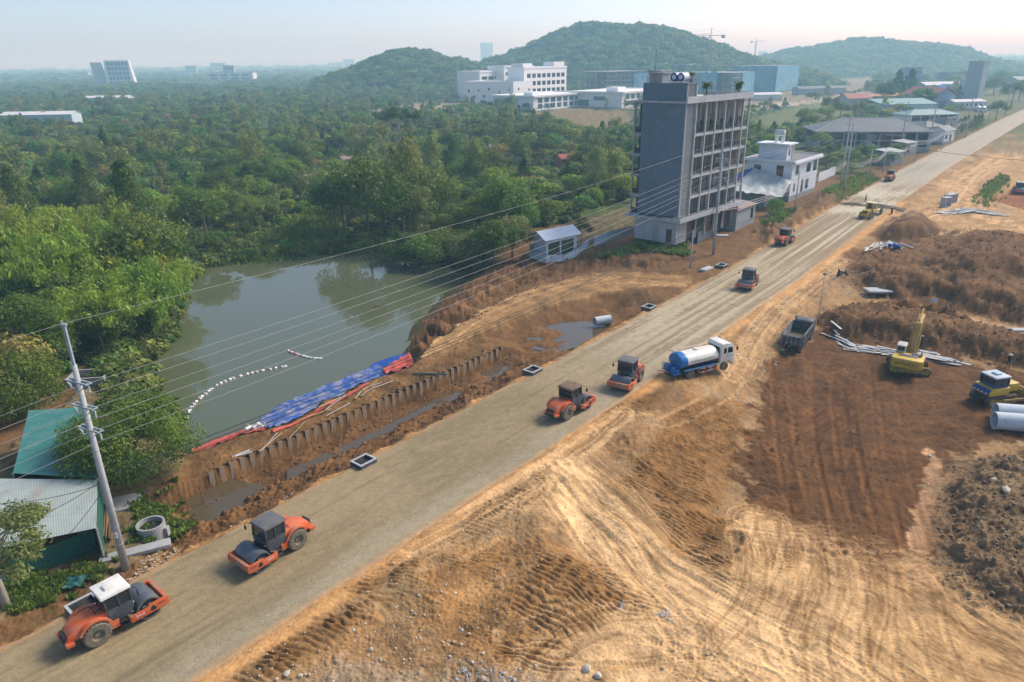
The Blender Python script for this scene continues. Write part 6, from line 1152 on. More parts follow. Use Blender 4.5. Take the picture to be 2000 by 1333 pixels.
for zz in Z[1:-1]: b = MB(); b.box2(3.9, L, -.12, 2.2, zz-.25, zz+.2); b.build('floor_slab', M['concrete_pale'], t)
b = MB(); b.box2(-.5, L+.5, -.55, D+.3, 24.2, 24.55); b.box2(-.5, L+.5, -.55, -.3, 24.55, 25.3); b.box2(L+.2, L+.5, -.3, D, 24.55, 25.3); rs = b.build('roof_slab', M['concrete_pale'], t); b = MB(); b.box2(3.9, L+.15, -.25, D, 24.552, 24.6); b.build('roof_deck', mat('terrace_floor', (.52, .48, .42), .9, var=.12), rs)
rg = random.Random(4)
for k in range(6):
    x0, x1 = cols[k]+.16, cols[k+1]-.16
    for j in range(5):
        z0, z1 = Z[j]+(.2 if j else .4), Z[j+1]-.26; y = 1.5
        f = MB(); f.box2(x0, x0+.1, y-.06, y+.06, z0, z1); f.box2(x1-.1, x1, y-.06, y+.06, z0, z1); xm = x0+(x1-x0)*.33; f.box2(xm-.05, xm+.05, y-.06, y+.06, z0, z1); xm2 = x0+(x1-x0)*.7; f.box2(xm2-.05, xm2+.05, y-.06, y+.06, z0, z1); f.box2(x0+.1, x1-.1, y-.05, y+.05, z1-.12, z1); fo = f.build('window', M['concrete'], t)
        for a, c_ in ((x0+.1, xm-.05), (xm+.05, xm2-.05), (xm2+.05, x1-.1)): p = MB(); p.box2(a, c_, y-.015, y+.015, z0, z1-.12); p.build('pane', M['curtain'] if rg.random() < (.4 if j == 4 else .12) else M['pane'], fo)
        r_ = MB(); r_.tube([(x0, .05, z0+1.05), (x1, .05, z0+1.05)], .035, 4); [r_.box2(x0+i*.22, x0+i*.22+.03, .03, .07, z0, z0+1.03) for i in range(1, int((x1-x0)/.22))]; r_.build('balcony_rail', M['rail'], fo)
for j in range(5):         # open bays at the back corner
    z0 = Z[j]; b = MB(); b.box2(-.05, 1.2, 10.5, D+.1, z0-.3, z0+.25); b.build('rear_slab', M['concrete'], t); b = MB(); b.box2(.02, .35, D-.35, D, z0+.25, Z[j+1]-.3); b.build('rear_column', M['concrete'], t); b = MB(); b.box2(.1, .16, 10.55, D-.4, z0+.25, z0+1.2); b.build('rear_parapet', M['rail'], t)
b = MB(); b.box2(-.05, 1.4, 10.5, D+.1, 23.9, 24.19); b.build('rear_slab', M['concrete'], t)
for x0, x1, y0, y1, h_ in ((.6, 3.2, 6.5, 9.6, 1.5), (4.4, 8.0, 9.5, 12.2, 4.6)): b = MB(); b.box2(x0, x1, y0, y1, (27.45 if x0 < 2 else 24.6), (27.45 if x0 < 2 else 24.6)+h_); b.box2(x0-.2, x1+.2, y0-.2, y1+.2, (27.45 if x0 < 2 else 24.6)+h_, (27.45 if x0 < 2 else 24.6)+h_+.2); b.build('roof_house', M['concrete'], t)
b = MB(); b.box2(5.2, 17, 8.2, 12.2, 24.6, 27.9); ph = b.build('penthouse', M['render_grey'], t); b = MB(); b.box2(5.15, 5.2, 8.6, 9.6, 24.62, 27.0); b.build('door', M['rail'], ph); b = MB(); b.box2(6.0, 7.0, 8.15, 8.2, 24.62, 27.0); b.build('door', M['rail'], ph)
b = MB(); b.tube([(4.6, 11, 29), (4.6, 11, 33)], .04, 4); b.build('antenna', M['rail'], t)
b = MB(); b.box2(.4, 3.6, .1, .3, .05, 4.0); b.build('ground_front_wall', M['concrete'], t)
for k in range(5): b = MB(); b.box2(cols[k]+.25, cols[k+1]-.25, .9, 1.0, .1, 3.9); b.build('shutter', M['recess'] if k % 2 else M['wood_door'], t)
Mb = t.matrix_basis.copy(); t.scale = (.90, .82, 1); BT = Matrix.Translation(t.location) @ Matrix.Rotation(yawof(43), 4, 'Z') @ Matrix.Diagonal((.90, .82, 1, 1))
def onb(x, y, z): v = BT @ Vector((x, y, z)); return (v.x, v.y, v.z)
for k, (x, lab) in enumerate(((1.6, 'white horizontal roof tank with navy end, left of the pair'), (3.15, 'white horizontal roof tank with navy end, right of the pair'))):
    o = thing('water_tank', lab, 'water tank', onb(.5, 3.6-1.55*k, 27.45), yawof(43), 'roof tanks of the grey building'); b = MB(); b.rev([(-1.5, .1), (-1.45, .55), (-1.35, .68), (1.35, .68), (1.45, .55), (1.5, .1)], (1.4, 0, .95), 'x', 24); b.build('tank_body', M['tank_white'], o, smooth=45); b = MB(); b.rev([(-1.52, .42), (-1.52, .66), (-1.36, .69), (-1.36, .42)], (1.4, 0, .95), 'x', 24, close=True); b.build('end_ring', M['tank_navy'], o); b = MB(); [b.box((1.4+sy, sx*.4, .2), (.08, .08, .42)) for sx in (-1, 1) for sy in (-.9, .9)]; b.build('stand', M['steel_tank'], o)
PB = [palm(s_, 1.7, .85, 26, None) for s_ in (1, 2)]
for x, y, s_, lab in ((9.5, 1.2, 1.5, 'shaggy potted palm in the middle of the grey roof terrace'), (22.8, 1.0, 1.4, 'shaggy potted palm at the far end of the grey roof terrace'), (4.3, .9, .8, 'small potted palm beside the louvre tower on the terrace'), (3.4, 1.2, .9, 'small palm in front of the roof water tanks')):
    o = thing('potted_palm', lab, 'palm', onb(x, y, 24.6 if x > 4 else 27.45), x, 'terrace palms'); o.scale = (s_,)*3; pm_ = PB[int(x) % 2]; pm_[0].build('crown', M['leaf'], o); pm_[1].build('trunk', M['bark'], o); b = MB(); b.cyl((0, 0, 0), (0, 0, .5), .3, .38, 12); b.build('pot', M['concrete'], o)
rp = random.Random(8)
for k in range(6): 
    o = thing('balcony_plant', 'leafy plant on the top balcony, '+('first', 'second', 'third', 'fourth', 'fifth', 'sixth')[k]+' bay from the louvres', 'plant', onb(5.4+k*3.9, .75, 19.0), k, 'plants on the top balcony'); o.scale = (.8, .8, 1.0); pm_ = PB[k % 2]; pm_[0].build('crown', M['leaf'], o); pm_[1].build('trunk', M['bark'], o)
# ---- white villa
vl = gl(1541, 385, .8); VY = yawof(41)
t = house('villa', 'white two storey villa with arched loggia and roof tower', 'house', vl, VY, 17.5, 11.5, 8.0, 'villa_white', front=[(2.2, 4.4, 4.9, 7.2), (2.0, 3.2, 1.0, 3.0), (7.0, 8.6, .1, 3.2, 'door'), (9.6, 12.6, 4.6, 7.0, 'opening'), (14.2, 17.0, 4.4, 7.3, 'opening'), (10.0, 12.2, .6, 3.0, 'window')], end=[(2.0, 3.8, 4.9, 7.0), (7.6, 9.4, 4.4, 7.2, 'door'), (8, 9.6, 1.0, 2.8)], over=.7, sill='concrete', parapet=.3)
b = MB(); b.box2(9.0, 17.2, 1.8, 2.0, 4.2, 7.9); b.build('loggia_wall', M['recess'], t); b = MB(); n = 10; ar = [(9.6, 7.01), (9.6, 6.0)]+[(11.1-1.5*math.cos(math.pi*k/n), 6.0+1.0*math.sin(math.pi*k/n)) for k in range(n+1)]+[(12.6, 6.0), (12.6, 7.01)]
b.prism(ar[1:2]+[(9.6, 7.0), (11.1, 7.0)]+ar[2:8][::-1], .03, .22); b.prism([(12.6, 6.0), (12.6, 7.0), (11.1, 7.0)]+ar[7:13], .03, .22); b.build('arch', M['villa_white'], t)
b = MB(); b.box2(-.06, 17.55, -.06, -.002, 3.9, 4.2); b.box2(-.7, 18.2, -.9, -.7, 7.7, 8.2); b.build('cornice', M['villa_white'], t)
VT = Matrix.Translation(vl) @ Matrix.Rotation(VY, 4, 'Z')
tw = MB(); hole_wall(tw, 4.6, 3.6, .2, [(1.0, 2.0, 1.0, 2.6)], Matrix.Translation((1.2, 2.2, 8.26))); tw.box2(1.2, 1.4, 2.4, 9.2, 8.26, 11.86); tw.box2(5.6, 5.8, 2.4, 9.2, 8.26, 11.86); tw.box2(1.4, 5.6, 9.0, 9.2, 8.26, 11.86); rt = tw.build('roof_tower', M['villa_white'], t); b = MB(); b.box2(.6, 6.4, 1.6, 9.8, 11.862, 12.15); b.build('tower_roof', M['villa_white'], rt); b = MB(); b.box2(2.2, 3.2, 2.32, 2.36, 9.26, 10.86); b.build('window', M['pane'], rt); b = MB(); b.box2(4.0, 5.6, 2.12, 2.18, 8.4, 11.5); b.build('shutter', M['tin_grey'], rt)
v_ = VT @ Vector((3.4, 5.2, 12.15)); o = thing('water_tank', 'shiny steel water tank on legs above the white villa', 'water tank', v_, VY); b = MB(); b.rev([(-1.2, .1), (-1.1, .7), (1.1, .7), (1.2, .1)], (0, 0, 2.3), 'y', 20); b.build('tank_body', M['steel_tank'], o, smooth=40)
for sx in (-.6, .6):
    for sy in (-.8, .8): b = MB(); b.box2(sx-.14, sx+.14, sy-.14, sy+.14, 0, 1.7); b.build('leg', M['villa_white'], o)
# lean-to with sagging tarpaulin beside the villa
def tarp(name, label, corners, sag, m, wr=.12, n=26, seed=1, th=.03, cat='tarpaulin', kind=None):
    P = [np.array(c, float) for c in corners]; u = np.linspace(0, 1, n); A, B = np.meshgrid(u, u, indexing='ij'); w = lambda k: k[..., None]
    Q = w((1-A)*(1-B))*P[0]+w(A*(1-B))*P[1]+w(A*B)*P[2]+w((1-A)*B)*P[3]; Q[..., 2] += -sag*np.sin(A*math.pi)*np.sin(B*math.pi)+wr*fbm(A*7+seed, B*4, 3, seed)
    b = MB(); v = [tuple(q) for q in Q.reshape(-1, 3)]; lo = [(x, y, z-th) for x, y, z in v]; f = [(i*n+j, (i+1)*n+j, (i+1)*n+j+1, i*n+j+1) for i in range(n-1) for j in range(n-1)]; k = len(v); b.add(v+lo, f+[tuple(reversed([i+k for i in q])) for q in f]); return b.build(name, m, None, 'all', label=label, cat=cat) if label else b
c = [VT @ Vector(q) for q in ((-.8, -.5, 4.2), (-.8, 9.0, 6.2), (-13.5, 9.5, 2.6), (-12.5, -3.0, 2.0))]; tarp('tarpaulin', 'large pale grey tarpaulin roof sagging beside the white villa', c, .7, M['tarp_grey'], .35, seed=4)
c = [VT @ Vector(q) for q in ((-1.0, 9.0, 6.4), (-1.0, 11.5, 5.6), (-14.5, 12.5, 2.4), (-13.5, 9.4, 2.7))]; tarp('tarpaulin', 'blue tarpaulin strip behind the grey one by the villa', c, .3, M['tarp_blue'], .15, seed=6)
c = VT @ Vector((-9.8, 2.0, 0)); house('brick_hut', 'low grey brick hut under the sagging tarpaulin', 'hut', c, VY, 8.3, 6.5, 1.55, 'concrete', roof='flat', rm='rooftop', over=.1, parapet=0)
# tin shack, fences
c = gl(1437, 440, .9); house('tin_shack', 'grey plank shack with rusty pink tin roof by the grey building', 'hut', c, yawof(41), 9.0, 7, 3.0, 'tin_grey', front=[(6.8, 8.2, .1, 2.4, 'opening')], roof='shed', rm='tin_rust', rh=.7, over=.4)
def panel_fence(name, label, P, h, m, pw=1.1, lean=.03, seed=1, post=True, rib=False):
    t = thing(name, label, 'fence', (P[0][0], P[0][1], P[0][2])); t['kind'] = 'thing'; r = random.Random(seed); o = Vector(P[0]); k = 0
    for a, b_ in zip(P[:-1], P[1:]):
        a, b_ = Vector(a), Vector(b_); d = b_-a; n = max(1, round(d.length/pw)); yaw = math.atan2(d.y, d.x)
        for i in range(n):
            p = a+d*(i/n)-o; w = d.length/n; q = MB(); hh = h*(1+r.uniform(-.05, .05))
            if rib:
                nr = 2*int(w/.12); pts = [(w*j/nr, .018*(1 if j % 2 else -1)) for j in range(nr+1)]; vs = [(x, y, z) for z in (0, hh) for x, y in pts]; q.add(vs, [(j, j+1, nr+2+j, nr+1+j) for j in range(nr)])
            else: q.box2(.01, w-.01, -.03, .03, 0, hh)
            e = q.build('panel', M[m], t); e.location = p; e.rotation_euler = (r.uniform(-lean, lean), 0, yaw)
            if post: q = MB(); q.box2(-.05, .05, .031, .11, 0, hh+.08); e2 = q.build('post', M['concrete'], t); e2.location = p; e2.rotation_euler = (0, 0, yaw)
    return t
def gz(px, py, z=.5): return tuple(onground(px, py, z))
panel_fence('tin_fence', 'pale corrugated tin fence left of the grey building', [gz(1160, 482), gz(1200, 468), gz(1238, 458)], 1.9, 'tin_blue', seed=2, rib=True); panel_fence('tin_fence', 'grey tin fence along the road front of the grey building', [gz(1362, 477), gz(1385, 463), gz(1403, 450)], 2.3, 'tin_grey', seed=3, rib=True)
panel_fence('boundary_wall', 'white boundary wall running on from the villa', [gz(1598, 356), gz(1612, 350), gz(1630, 342)], 2.6, 'villa_white', 3.2, 0, 4)
# ---- small pale-blue shed and its yard
st_ = gz(1067, 508, .3); t = thing('tin_shed', 'small pale blue tin shed with gable roof near the pond', 'shed', st_, yawof(52)); t.scale = (.86, .9, .95); M['tin_roof'] = mat('tin_roof_pale', (.66, .72, .76), .5, var=.06)
facade(t, 8.2, 3.9, [(.5, 3.6, .05, 3.0, 'opening'), (4.0, 7.4, .05, 3.0, 'opening')], 'tin_blue', Matrix.Identity(4), .12); b = MB(); b.box2(.1, 8.1, 3.8, 3.92, 0, 3.9); b.box2(8.08, 8.2, .13, 3.8, 0, 3.9); b.build('wall', M['tin_blue'], t)
b = MB(); b.box2(0, .12, .125, 3.79, 0, 3.9); b.prism([(0.05, 3.9), (3.9, 3.9), (1.95, 5.0)], 0.0, .12, 'x'); b.build('end_wall', M['tin_blue'], t); b = MB(); b.box2(.4, 7.8, .5, .6, 0, 3.4); b.build('inner_gate', mat('shed_gate', (.06, .10, .05), .8), t)
for sd in (0, 1):
    for k in range(8):
        x0 = -.9+k*1.24; y0, z0, y1, z1 = (-.7, 3.72, 1.95, 5.06) if sd == 0 else (4.6, 3.72, 1.95, 5.06); q = MB(); nr = 8; pts = [(x0+1.22*j/nr, .03*(j % 2)) for j in range(nr+1)]; q.add([(x, y0, z0+dz) for x, dz in pts]+[(x, y1, z1+dz) for x, dz in pts], [(j, j+1, nr+2+j, nr+1+j) for j in range(nr)]); q.build('roof_sheet', M['tin_roof'], t)
panel_fence('tin_fence', 'pale blue tin fence around the small shed yard', [gz(1034, 508), gz(1066, 517), gz(1100, 512), gz(1125, 500), gz(1150, 480)], 1.3, 'tin_blue', 1.2, .08, 7, rib=True)
q = gz(1044, 500); b = MB(); b.box2(-.7, .7, -.5, .5, 0, 2.0); b.box2(-.8, .8, -.6, .6, 2.001, 2.15); b.build('water_butt', M['concrete'], None, bevel=.05, label='square concrete cistern at the corner of the blue shed', cat='cistern', loc=q, rz=.6)
BK.inst('motorbike', 'parked motorbike in front of the pale blue shed', 'motorbike', gz(1100, 487), 2.0)
# ---- green roofed shed by the leaning pole
GYAW = math.atan2(ground_at(190, 930, 2.5)[1]-ground_at(25, 920, 2.5)[1], ground_at(190, 930, 2.5)[0]-ground_at(25, 920, 2.5)[0])
g0, g1, g2, g3 = (ground_at(25, 925, 2.5), ground_at(190, 935, 2.5), ground_at(176, 795, 3.4), ground_at(56, 802, 3.4)); h0, h1 = ground_at(-45, 1080, 2.0), ground_at(188, 1032, 2.3)
t = thing('green_shed', 'long shed with green and faded corrugated tin roof at left', 'shed', (g0[0], g0[1], -.3)); o_ = Vector((g0[0], g0[1], -.3))
def sheets(t, A, B, C_, D_, nx, ny, m, mm=None):      # A-B lower edge, D-C upper edge
    A, B, C_, D_ = [Vector(q)-o_ for q in (A, B, C_, D_)]
    for i in range(nx):
        for j in range(ny):
            q = MB(); nr = 18; vs = []
            for v in (j/ny, (j+1.03)/ny):
                for k in range(nr+1): u = (i+k/nr)/nx; p = (A.lerp(B, u)).lerp(D_.lerp(C_, u), min(v, 1)); vs.append((p.x, p.y, p.z+.02*(k % 2)+.012*(j % 2)))
            q.add(vs, [(k, k+1, nr+2+k, nr+1+k) for k in range(nr)]); q.build('roof_sheet', (mm if mm and (i*7+j*3) % 7 == 0 else m), t)
sheets(t, g0, g1, g2, g3, 6, 3, M['tin_green']); sheets(t, h0, h1, g1-np.array((0, 0, .12)), ground_at(-30, 935, 2.4), 8, 3, M['tin_pale'])
for a, b_ in ((g1, h1), (g1, g2), (g3, g0), (g2, g3)):
    q = MB(); A, B = Vector(a)-o_, Vector(b_)-o_; q.add([(A.x, A.y, 0), (B.x, B.y, 0), (B.x, B.y, B.z-.08), (A.x, A.y, A.z-.08)], [(0, 1, 2, 3)]); q.build('side_wall', M['tin_green_dark'], t)
q = MB(); [q.cyl(tuple(Vector((p[0], p[1], -.5))-o_), tuple(Vector(p)-o_), .07, n=6) for p in (g0, g1, h1, g2, g3)]; q.build('posts', M['concrete'], t)
panel_fence('tin_fence', 'dark green corrugated tin fence below the faded roof', [tuple(ground_at(-60, 1180, -.2)), tuple(ground_at(5, 1147, -.2)), tuple(ground_at(100, 1110, -.2)), tuple(ground_at(190, 1072, -.2))], 1.75, 'tin_green_dark', 1.0, .02, 11, False, True)
c = ground_at(20, 860, -.2); lump = MB(); 
# ---- houses down the road
house('hall', 'big grey hip-roofed hall on posts behind the villa', 'building', gl(1595, 292, .5), math.radians(-9), 39, 20, 6.4, 'far_grey', front=grid(.6, 38, 9, .9, 0, 1, 3.4, 2.0, 'opening')+grid(.6, 38, 9, 3.4, 0, 1, 3.6, 2.4, 'opening'), end=grid(.6, 19, 5, 3.4, 0, 1, 3.2, 2.4, 'opening'), roof='hip', rm='roof_slate', rh=4.0, over=1.6)
house('white_house', 'long white house with green roof and dark upper windows', 'house', gl(1772, 258, .5), math.radians(8), 24, 12, 7.2, 'villa_white', front=grid(1, 23, 5, 4.4, 0, 1, 4.0, 2.4)+[(1.5, 4.5, .2, 3.0, 'opening'), (7, 10, .8, 2.6)], roof='hip', rm='roof_teal', rh=2.0, over=1.0)
house('pavilion', 'small tiled pavilion house in front of the long white house', 'house', gl(1806, 268, .6), math.radians(20), 9, 7, 4.0, 'concrete_pale', front=[(1, 3, .6, 3.2, 'opening'), (5, 7.4, .2, 3.2, 'door')], roof='hip', rm='roof_slate', rh=2.0, over=1.0)
house('gable_house', 'blue-walled house with steep dark gable roof', 'house', gl(1822, 212, .5), math.radians(10), 15, 30, 8.0, 'wall_blue', roof='gable_y', rm='roof_red', rh=4.5, over=1.2)
house('workshop', 'pale teal sheet-roofed workshop left of the gable house', 'house', gl(1722, 222, .5), math.radians(4), 34, 16, 5.0, 'tin_blue', roof='shed', rm='roof_teal', rh=2.5)
house('red_roof_house', 'red roofed house among the roadside trees', 'house', gl(1655, 208, .5), math.radians(12), 18, 12, 5.0, 'concrete_pale', roof='gable', rm='roof_red', rh=3.2); house('orange_roof_house', 'low house with orange roof behind the teal workshop', 'house', gl(1690, 205, .5), math.radians(6), 30, 10, 5.5, 'concrete_pale', roof='shed', rm='roof_orange', rh=1.5)
house('red_shed', 'small red-brown shed right of the hip-roofed hall', 'shed', gl(1722, 292, .5), math.radians(15), 9, 6, 3.6, 'brick', front=[(1, 2.2, .8, 2.2), (5, 7, .1, 2.6, 'door')], roof='gable', rm='roof_red', rh=1.4)
house('annex', 'white annex with dark windows under the hip-roofed hall', 'house', gl(1690, 290, .5), math.radians(-6), 13, 6, 4.4, 'villa_white', front=[(2, 3.6, 1.6, 3.2), (6.5, 8.1, 1.6, 3.2)], roof='flat')
house('tin_hut', 'low tin hut with pale roof before the hip-roofed hall', 'hut', gl(1738, 318, .6), math.radians(35), 8, 5, 3.0, 'tin_grey', front=[(1, 2.4, .1, 2.4, 'opening')], roof='shed', rm='tin_pale', rh=.6); house('tin_hut', 'narrow grey tin hut beside the roadside poles', 'hut', gl(1768, 300, .6), math.radians(35), 7, 5, 3.4, 'concrete', front=[(1, 2.4, .1, 2.6, 'opening')], roof='shed', rm='tin_grey', rh=.5); house('roadside_house', 'small white roadside house before the cypress row', 'house', gl(1842, 278, .6), math.radians(35), 8, 6, 4.2, 'villa_white', front=[(1, 2.6, 1, 2.6), (4.5, 6, .1, 2.6, 'door')], roof='gable', rm='roof_slate', rh=1.6); house('grey_house', 'narrow grey house with flat roof beyond the pavilion', 'house', gl(1845, 258, .6), math.radians(40), 9, 7, 5.5, 'concrete', front=grid(.5, 8.5, 2, 1, 0, 1, 1.6, 2), roof='flat')
t = house('batching_silo', 'tall pale batching silo tower above the mixer yard', 'silo', gl(1908, 194, .5), math.radians(35), 9, 11, 27, 'far_grey', roof='flat', over=.3); t2 = house('batching_plant', 'pale blue box of the batching plant left of the silo', 'building', gl(1886, 190, .5), math.radians(12), 14, 9, 13, 'tin_blue', roof='flat', over=.2); b = MB(); b.box2(4.5, 9.5, -.06, -.002, 9, 10.4); b.build('sign_board', M['tank_blue'], t2)
house('yard_office', 'long low white office roof at the mixer yard', 'house', gl(1862, 213, .5), math.radians(10), 22, 8, 4.2, 'villa_white', front=grid(1, 21, 6, 1.2, 0, 1, 1.8, 1.8), roof='gable', rm='far_white', rh=1.2)
house('tall_house', 'tall blue-grey house with open flat-roofed top floor', 'house', gl(1776, 172, .5), math.radians(25), 16, 14, 20, 'wall_blue', front=grid(1, 15, 3, 4, 5, 3, 2.6, 2.6), roof='flat', over=1.5); house('market_hall', 'long pale low hall behind the pointed trees', 'building', gl(1806, 186, .5), math.radians(10), 44, 16, 8, 'far_grey', roof='gable', rm='far_white', rh=2.5); house('grey_block', 'wide plain grey block left of the batching silo', 'building', gl(1850, 172, .5), math.radians(15), 40, 16, 15, 'far_grey', front=grid(2, 38, 6, 5, 4.5, 2, 2.4, 2.2), roof='flat')
house('blue_gable_shed', 'little shed with blue gable below the long pale hall', 'shed', gl(1842, 187, .5), math.radians(14), 14, 10, 6, 'far_white', roof='gable_y', rm='tank_blue', rh=3)
house('far_right_house', 'pale hazy house at the far right skyline', 'house', gl(1985, 176, .5), math.radians(30), 26, 14, 9, 'far_grey', roof='gable', rm='roof_slate', rh=3)
# ---- white school and the towers behind
SY = yawof(38)
t = house('school_hall', 'low white school hall with tall glazed front, nearest', 'building', gl(1042, 217, 0), SY, 78, 36, 9, 'school_white', front=grid(4, 76, 9, 1.0, 3.9, 2, 5.6, 3.2), end=[(.8, 12, .5, 7.2), (14, 22, 4.8, 7.6), (14, 24, .5, 3.5)], roof='flat', rm='school_white', over=1.6, parapet=.9, pane='pane_blue', split=2)
b = MB(); b.box2(18, 34, 14, 22, 9.3, 11.5); b.build('roof_house', M['school_white'], t)
t = house('school_hall', 'second low white school hall behind the grey building', 'building', gl(1214, 211, 0), SY, 80, 44, 10, 'school_white', front=grid(4, 78, 9, 1.0, 4.6, 2, 6.0, 3.4), end=[(6, 16, .5, 5.0), (20, 30, 4.8, 7.6)], roof='flat', rm='school_white', over=1.8, parapet=.9, pane='pane_blue', split=2)
b = MB(); b.box2(18, 30, 14, 24, 10.3, 13.5); b.build('roof_house', M['school_white'], t)
t = house('school_wing', 'tall white school wing with four rows of windows', 'building', gl(1024, 203, 0), SY, 62, 17, 27, 'school_white', front=grid(3, 60, 8, 2.0, 5.9, 4, 5.2, 3.4), end=(), roof='flat', rm='school_white', over=.4, parapet=1.2, split=1); b = MB(); b.box2(44, 60, 1, 12, 27.3, 32); b.box2(1, 14, 2, 14, 27.3, 31); b.build('roof_house', M['school_white'], t)
t = house('school_auditorium', 'white school auditorium block with scattered small square windows', 'building', gl(1003, 206, 0), SY, 26, 52, 17, 'school_white', end=[(4, 6.2, 9, 11.2), (10, 12.2, 4.5, 6.7), (15, 16.6, 10, 11.6), (20, 22.4, 5, 7.4), (26, 27.8, 11, 12.8), (31, 33.4, 4, 6.4), (37, 38.6, 9, 10.6), (42, 44.4, 5, 7.4), (47, 48.6, 10.6, 12.2), (17, 24, .3, 3.0)], front=[(6, 8, 11, 13), (14, 16, 4, 6), (20, 22, 10, 12)], roof='flat', rm='school_white', over=.1, parapet=.6, split=0)
house('school_wing', 'rear left white school wing beside the small hill', 'building', gl(938, 199, 0), SY, 50, 26, 24, 'school_white', front=grid(2, 48, 5, 12, 6, 2, 7.4, 2.6), roof='flat', rm='school_white', over=.4, parapet=1.0); house('school_wing', 'middle white school wing with two bands of windows', 'building', gl(985, 197, 0), SY, 44, 18, 28, 'school_white', front=grid(2, 42, 5, 15, 6, 2, 6.4, 2.6), roof='flat', rm='school_white', over=.4, parapet=1.0)
def frame_block(label, loc, yaw, L, D, fl, fh, net=None, nm='unfinished_building'):
    t = thing(nm, label, 'building', loc, yaw)
    for k in range(fl+1): b = MB(); b.box2(0, L, 0, D, k*fh-.25, k*fh+.15); b.build('floor_slab', M['concrete'], t)
    nx, ny = max(2, round(L/7)), max(2, round(D/8))
    for i in range(nx+1):
        for j in range(ny+1): b = MB(); b.box2(i*(L-.6)/nx, i*(L-.6)/nx+.6, j*(D-.6)/ny, j*(D-.6)/ny+.6, .15, fl*fh-.25); b.build('column', M['concrete'], t)
    b = MB(); b.box2(2, L-2, D*.45, D*.5, .15, fl*fh-.3); b.build('inner_wall', M['concrete'], t)
    if net:
        H = fl*fh; n = 24
        for (x0, y0, x1, y1, zb, zt) in net:
            b = MB(); vs = []; r = random.Random(int(L+D))
            for j, z in enumerate(np.linspace(zb*H, zt*H, 8)):
                for i in range(n+1): u = i/n; o = r.uniform(-.25, .25); dx, dy = y1-y0, -(x1-x0); l = math.hypot(dx, dy); vs.append((x0+(x1-x0)*u+dx/l*(o+.8), y0+(y1-y0)*u+dy/l*(o+.8), z+(r.uniform(-.6, .6) if j == 7 else 0)))
            b.add(vs, [(j*(n+1)+i, j*(n+1)+i+1, (j+1)*(n+1)+i+1, (j+1)*(n+1)+i) for j in range(7) for i in range(n)]); b.build('safety_net', M['net_blue'], t, 'all')
    return t
frame_block('bare concrete frame building left behind the grey building', gl(1186, 186, 0), SY-.2, 60, 40, 5, 4.4, [(60, 0, 60, 40, 0, 1), (40, 0, 60, 0, 0, .9)]); frame_block('unfinished block wrapped in blue net right behind the grey roof', gl(1428, 192, 0), SY, 50, 62, 5, 4.2, [(0, 62, 0, 14, .0, 1.02), (20, 0, 50, 0, 0, 1)]); frame_block('far unfinished block fully wrapped in blue net', gl(1512, 180, 0), SY, 70, 46, 6, 4.2, [(0, 46, 0, 0, 0, 1), (0, 0, 70, 0, 0, 1)]); frame_block('long unfinished block with blue net far behind the roof tanks', gl(1340, 172, 0), SY, 40, 90, 6, 4.4, [(0, 90, 0, 30, 0, .95)])
house('site_hut', 'long grey site shed on the far building site', 'shed', gl(1560, 185, 0), math.radians(12), 50, 12, 5, 'far_grey', roof='gable', rm='roof_slate', rh=2); house('site_hut', 'white-roofed site huts before the netted blocks', 'shed', gl(1452, 196, 0), math.radians(8), 34, 10, 4, 'far_white', roof='gable', rm='far_white', rh=1.5)
def crane(label, loc, yaw, H, J, m, cj=14):
    t = thing('tower_crane', label, 'crane', loc, yaw); w = .9
    b = MB(); [b.box2(sx*w-.16, sx*w+.16, sy*w-.16, sy*w+.16, 0, H) for sx in (-1, 1) for sy in (-1, 1)]
    for k in range(int(H/3)):
        z = k*3; a, c_ = (-w, w) if k % 2 else (w, -w); [b.tube([(a, y, z), (c_, y, z+3)], .12, 4) for y in (-w, w)]; [b.tube([(x, a, z), (x, c_, z+3)], .12, 4) for x in (-w, w)]
    b.build('mast', M[m], t); b = MB(); b.tube([(0, -.8, H+1), (J, -.6, H+1.3)], .2, 4); b.tube([(0, .8, H+1), (J, .6, H+1.3)], .2, 4); b.tube([(0, 0, H+2.6), (J, 0, H+2.2)], .2, 4); [b.tube([(x, (-.8 if k % 2 else .8), H+1), (x+2.5, 0, H+2.4), (x+5, (.8 if k % 2 else -.8), H+1)], .1, 4) for k, x in enumerate(np.arange(0, J-5, 5))]; b.build('jib', M[m], t)
    b = MB(); b.box2(-cj, 0, -.8, .8, H+.8, H+1.3); b.build('counter_jib', M[m], t); b = MB(); b.box2(-cj, -cj+3.5, -1, 1, H-1.5, H+1.3); b.build('counterweight', M['concrete'], t); b = MB(); b.tube([(0, 0, H+1), (0, 0, H+8)], .35, 4); b.tube([(0, 0, H+8), (J*.6, 0, H+2.4)], .08, 4); b.tube([(0, 0, H+8), (-cj, 0, H+1.4)], .08, 4); b.build('tower_head', M[m], t); b = MB(); b.box2(.8, 2.6, .9, 2.4, H-1, H+1.2); b.build('operator_cab', M['far_white'], t)
crane('orange tower crane above the left concrete frame', gl(1268, 180, 0), math.radians(175), 44, 22, 'crane', 8); crane('red and white tower crane right behind the grey building', gl(1380, 180, 0), math.radians(172), 54, 44, 'crane', 14); crane('small far tower crane between the two hills', gl(1470, 150, 0), math.radians(20), 62, 22, 'crane_pale', 12)
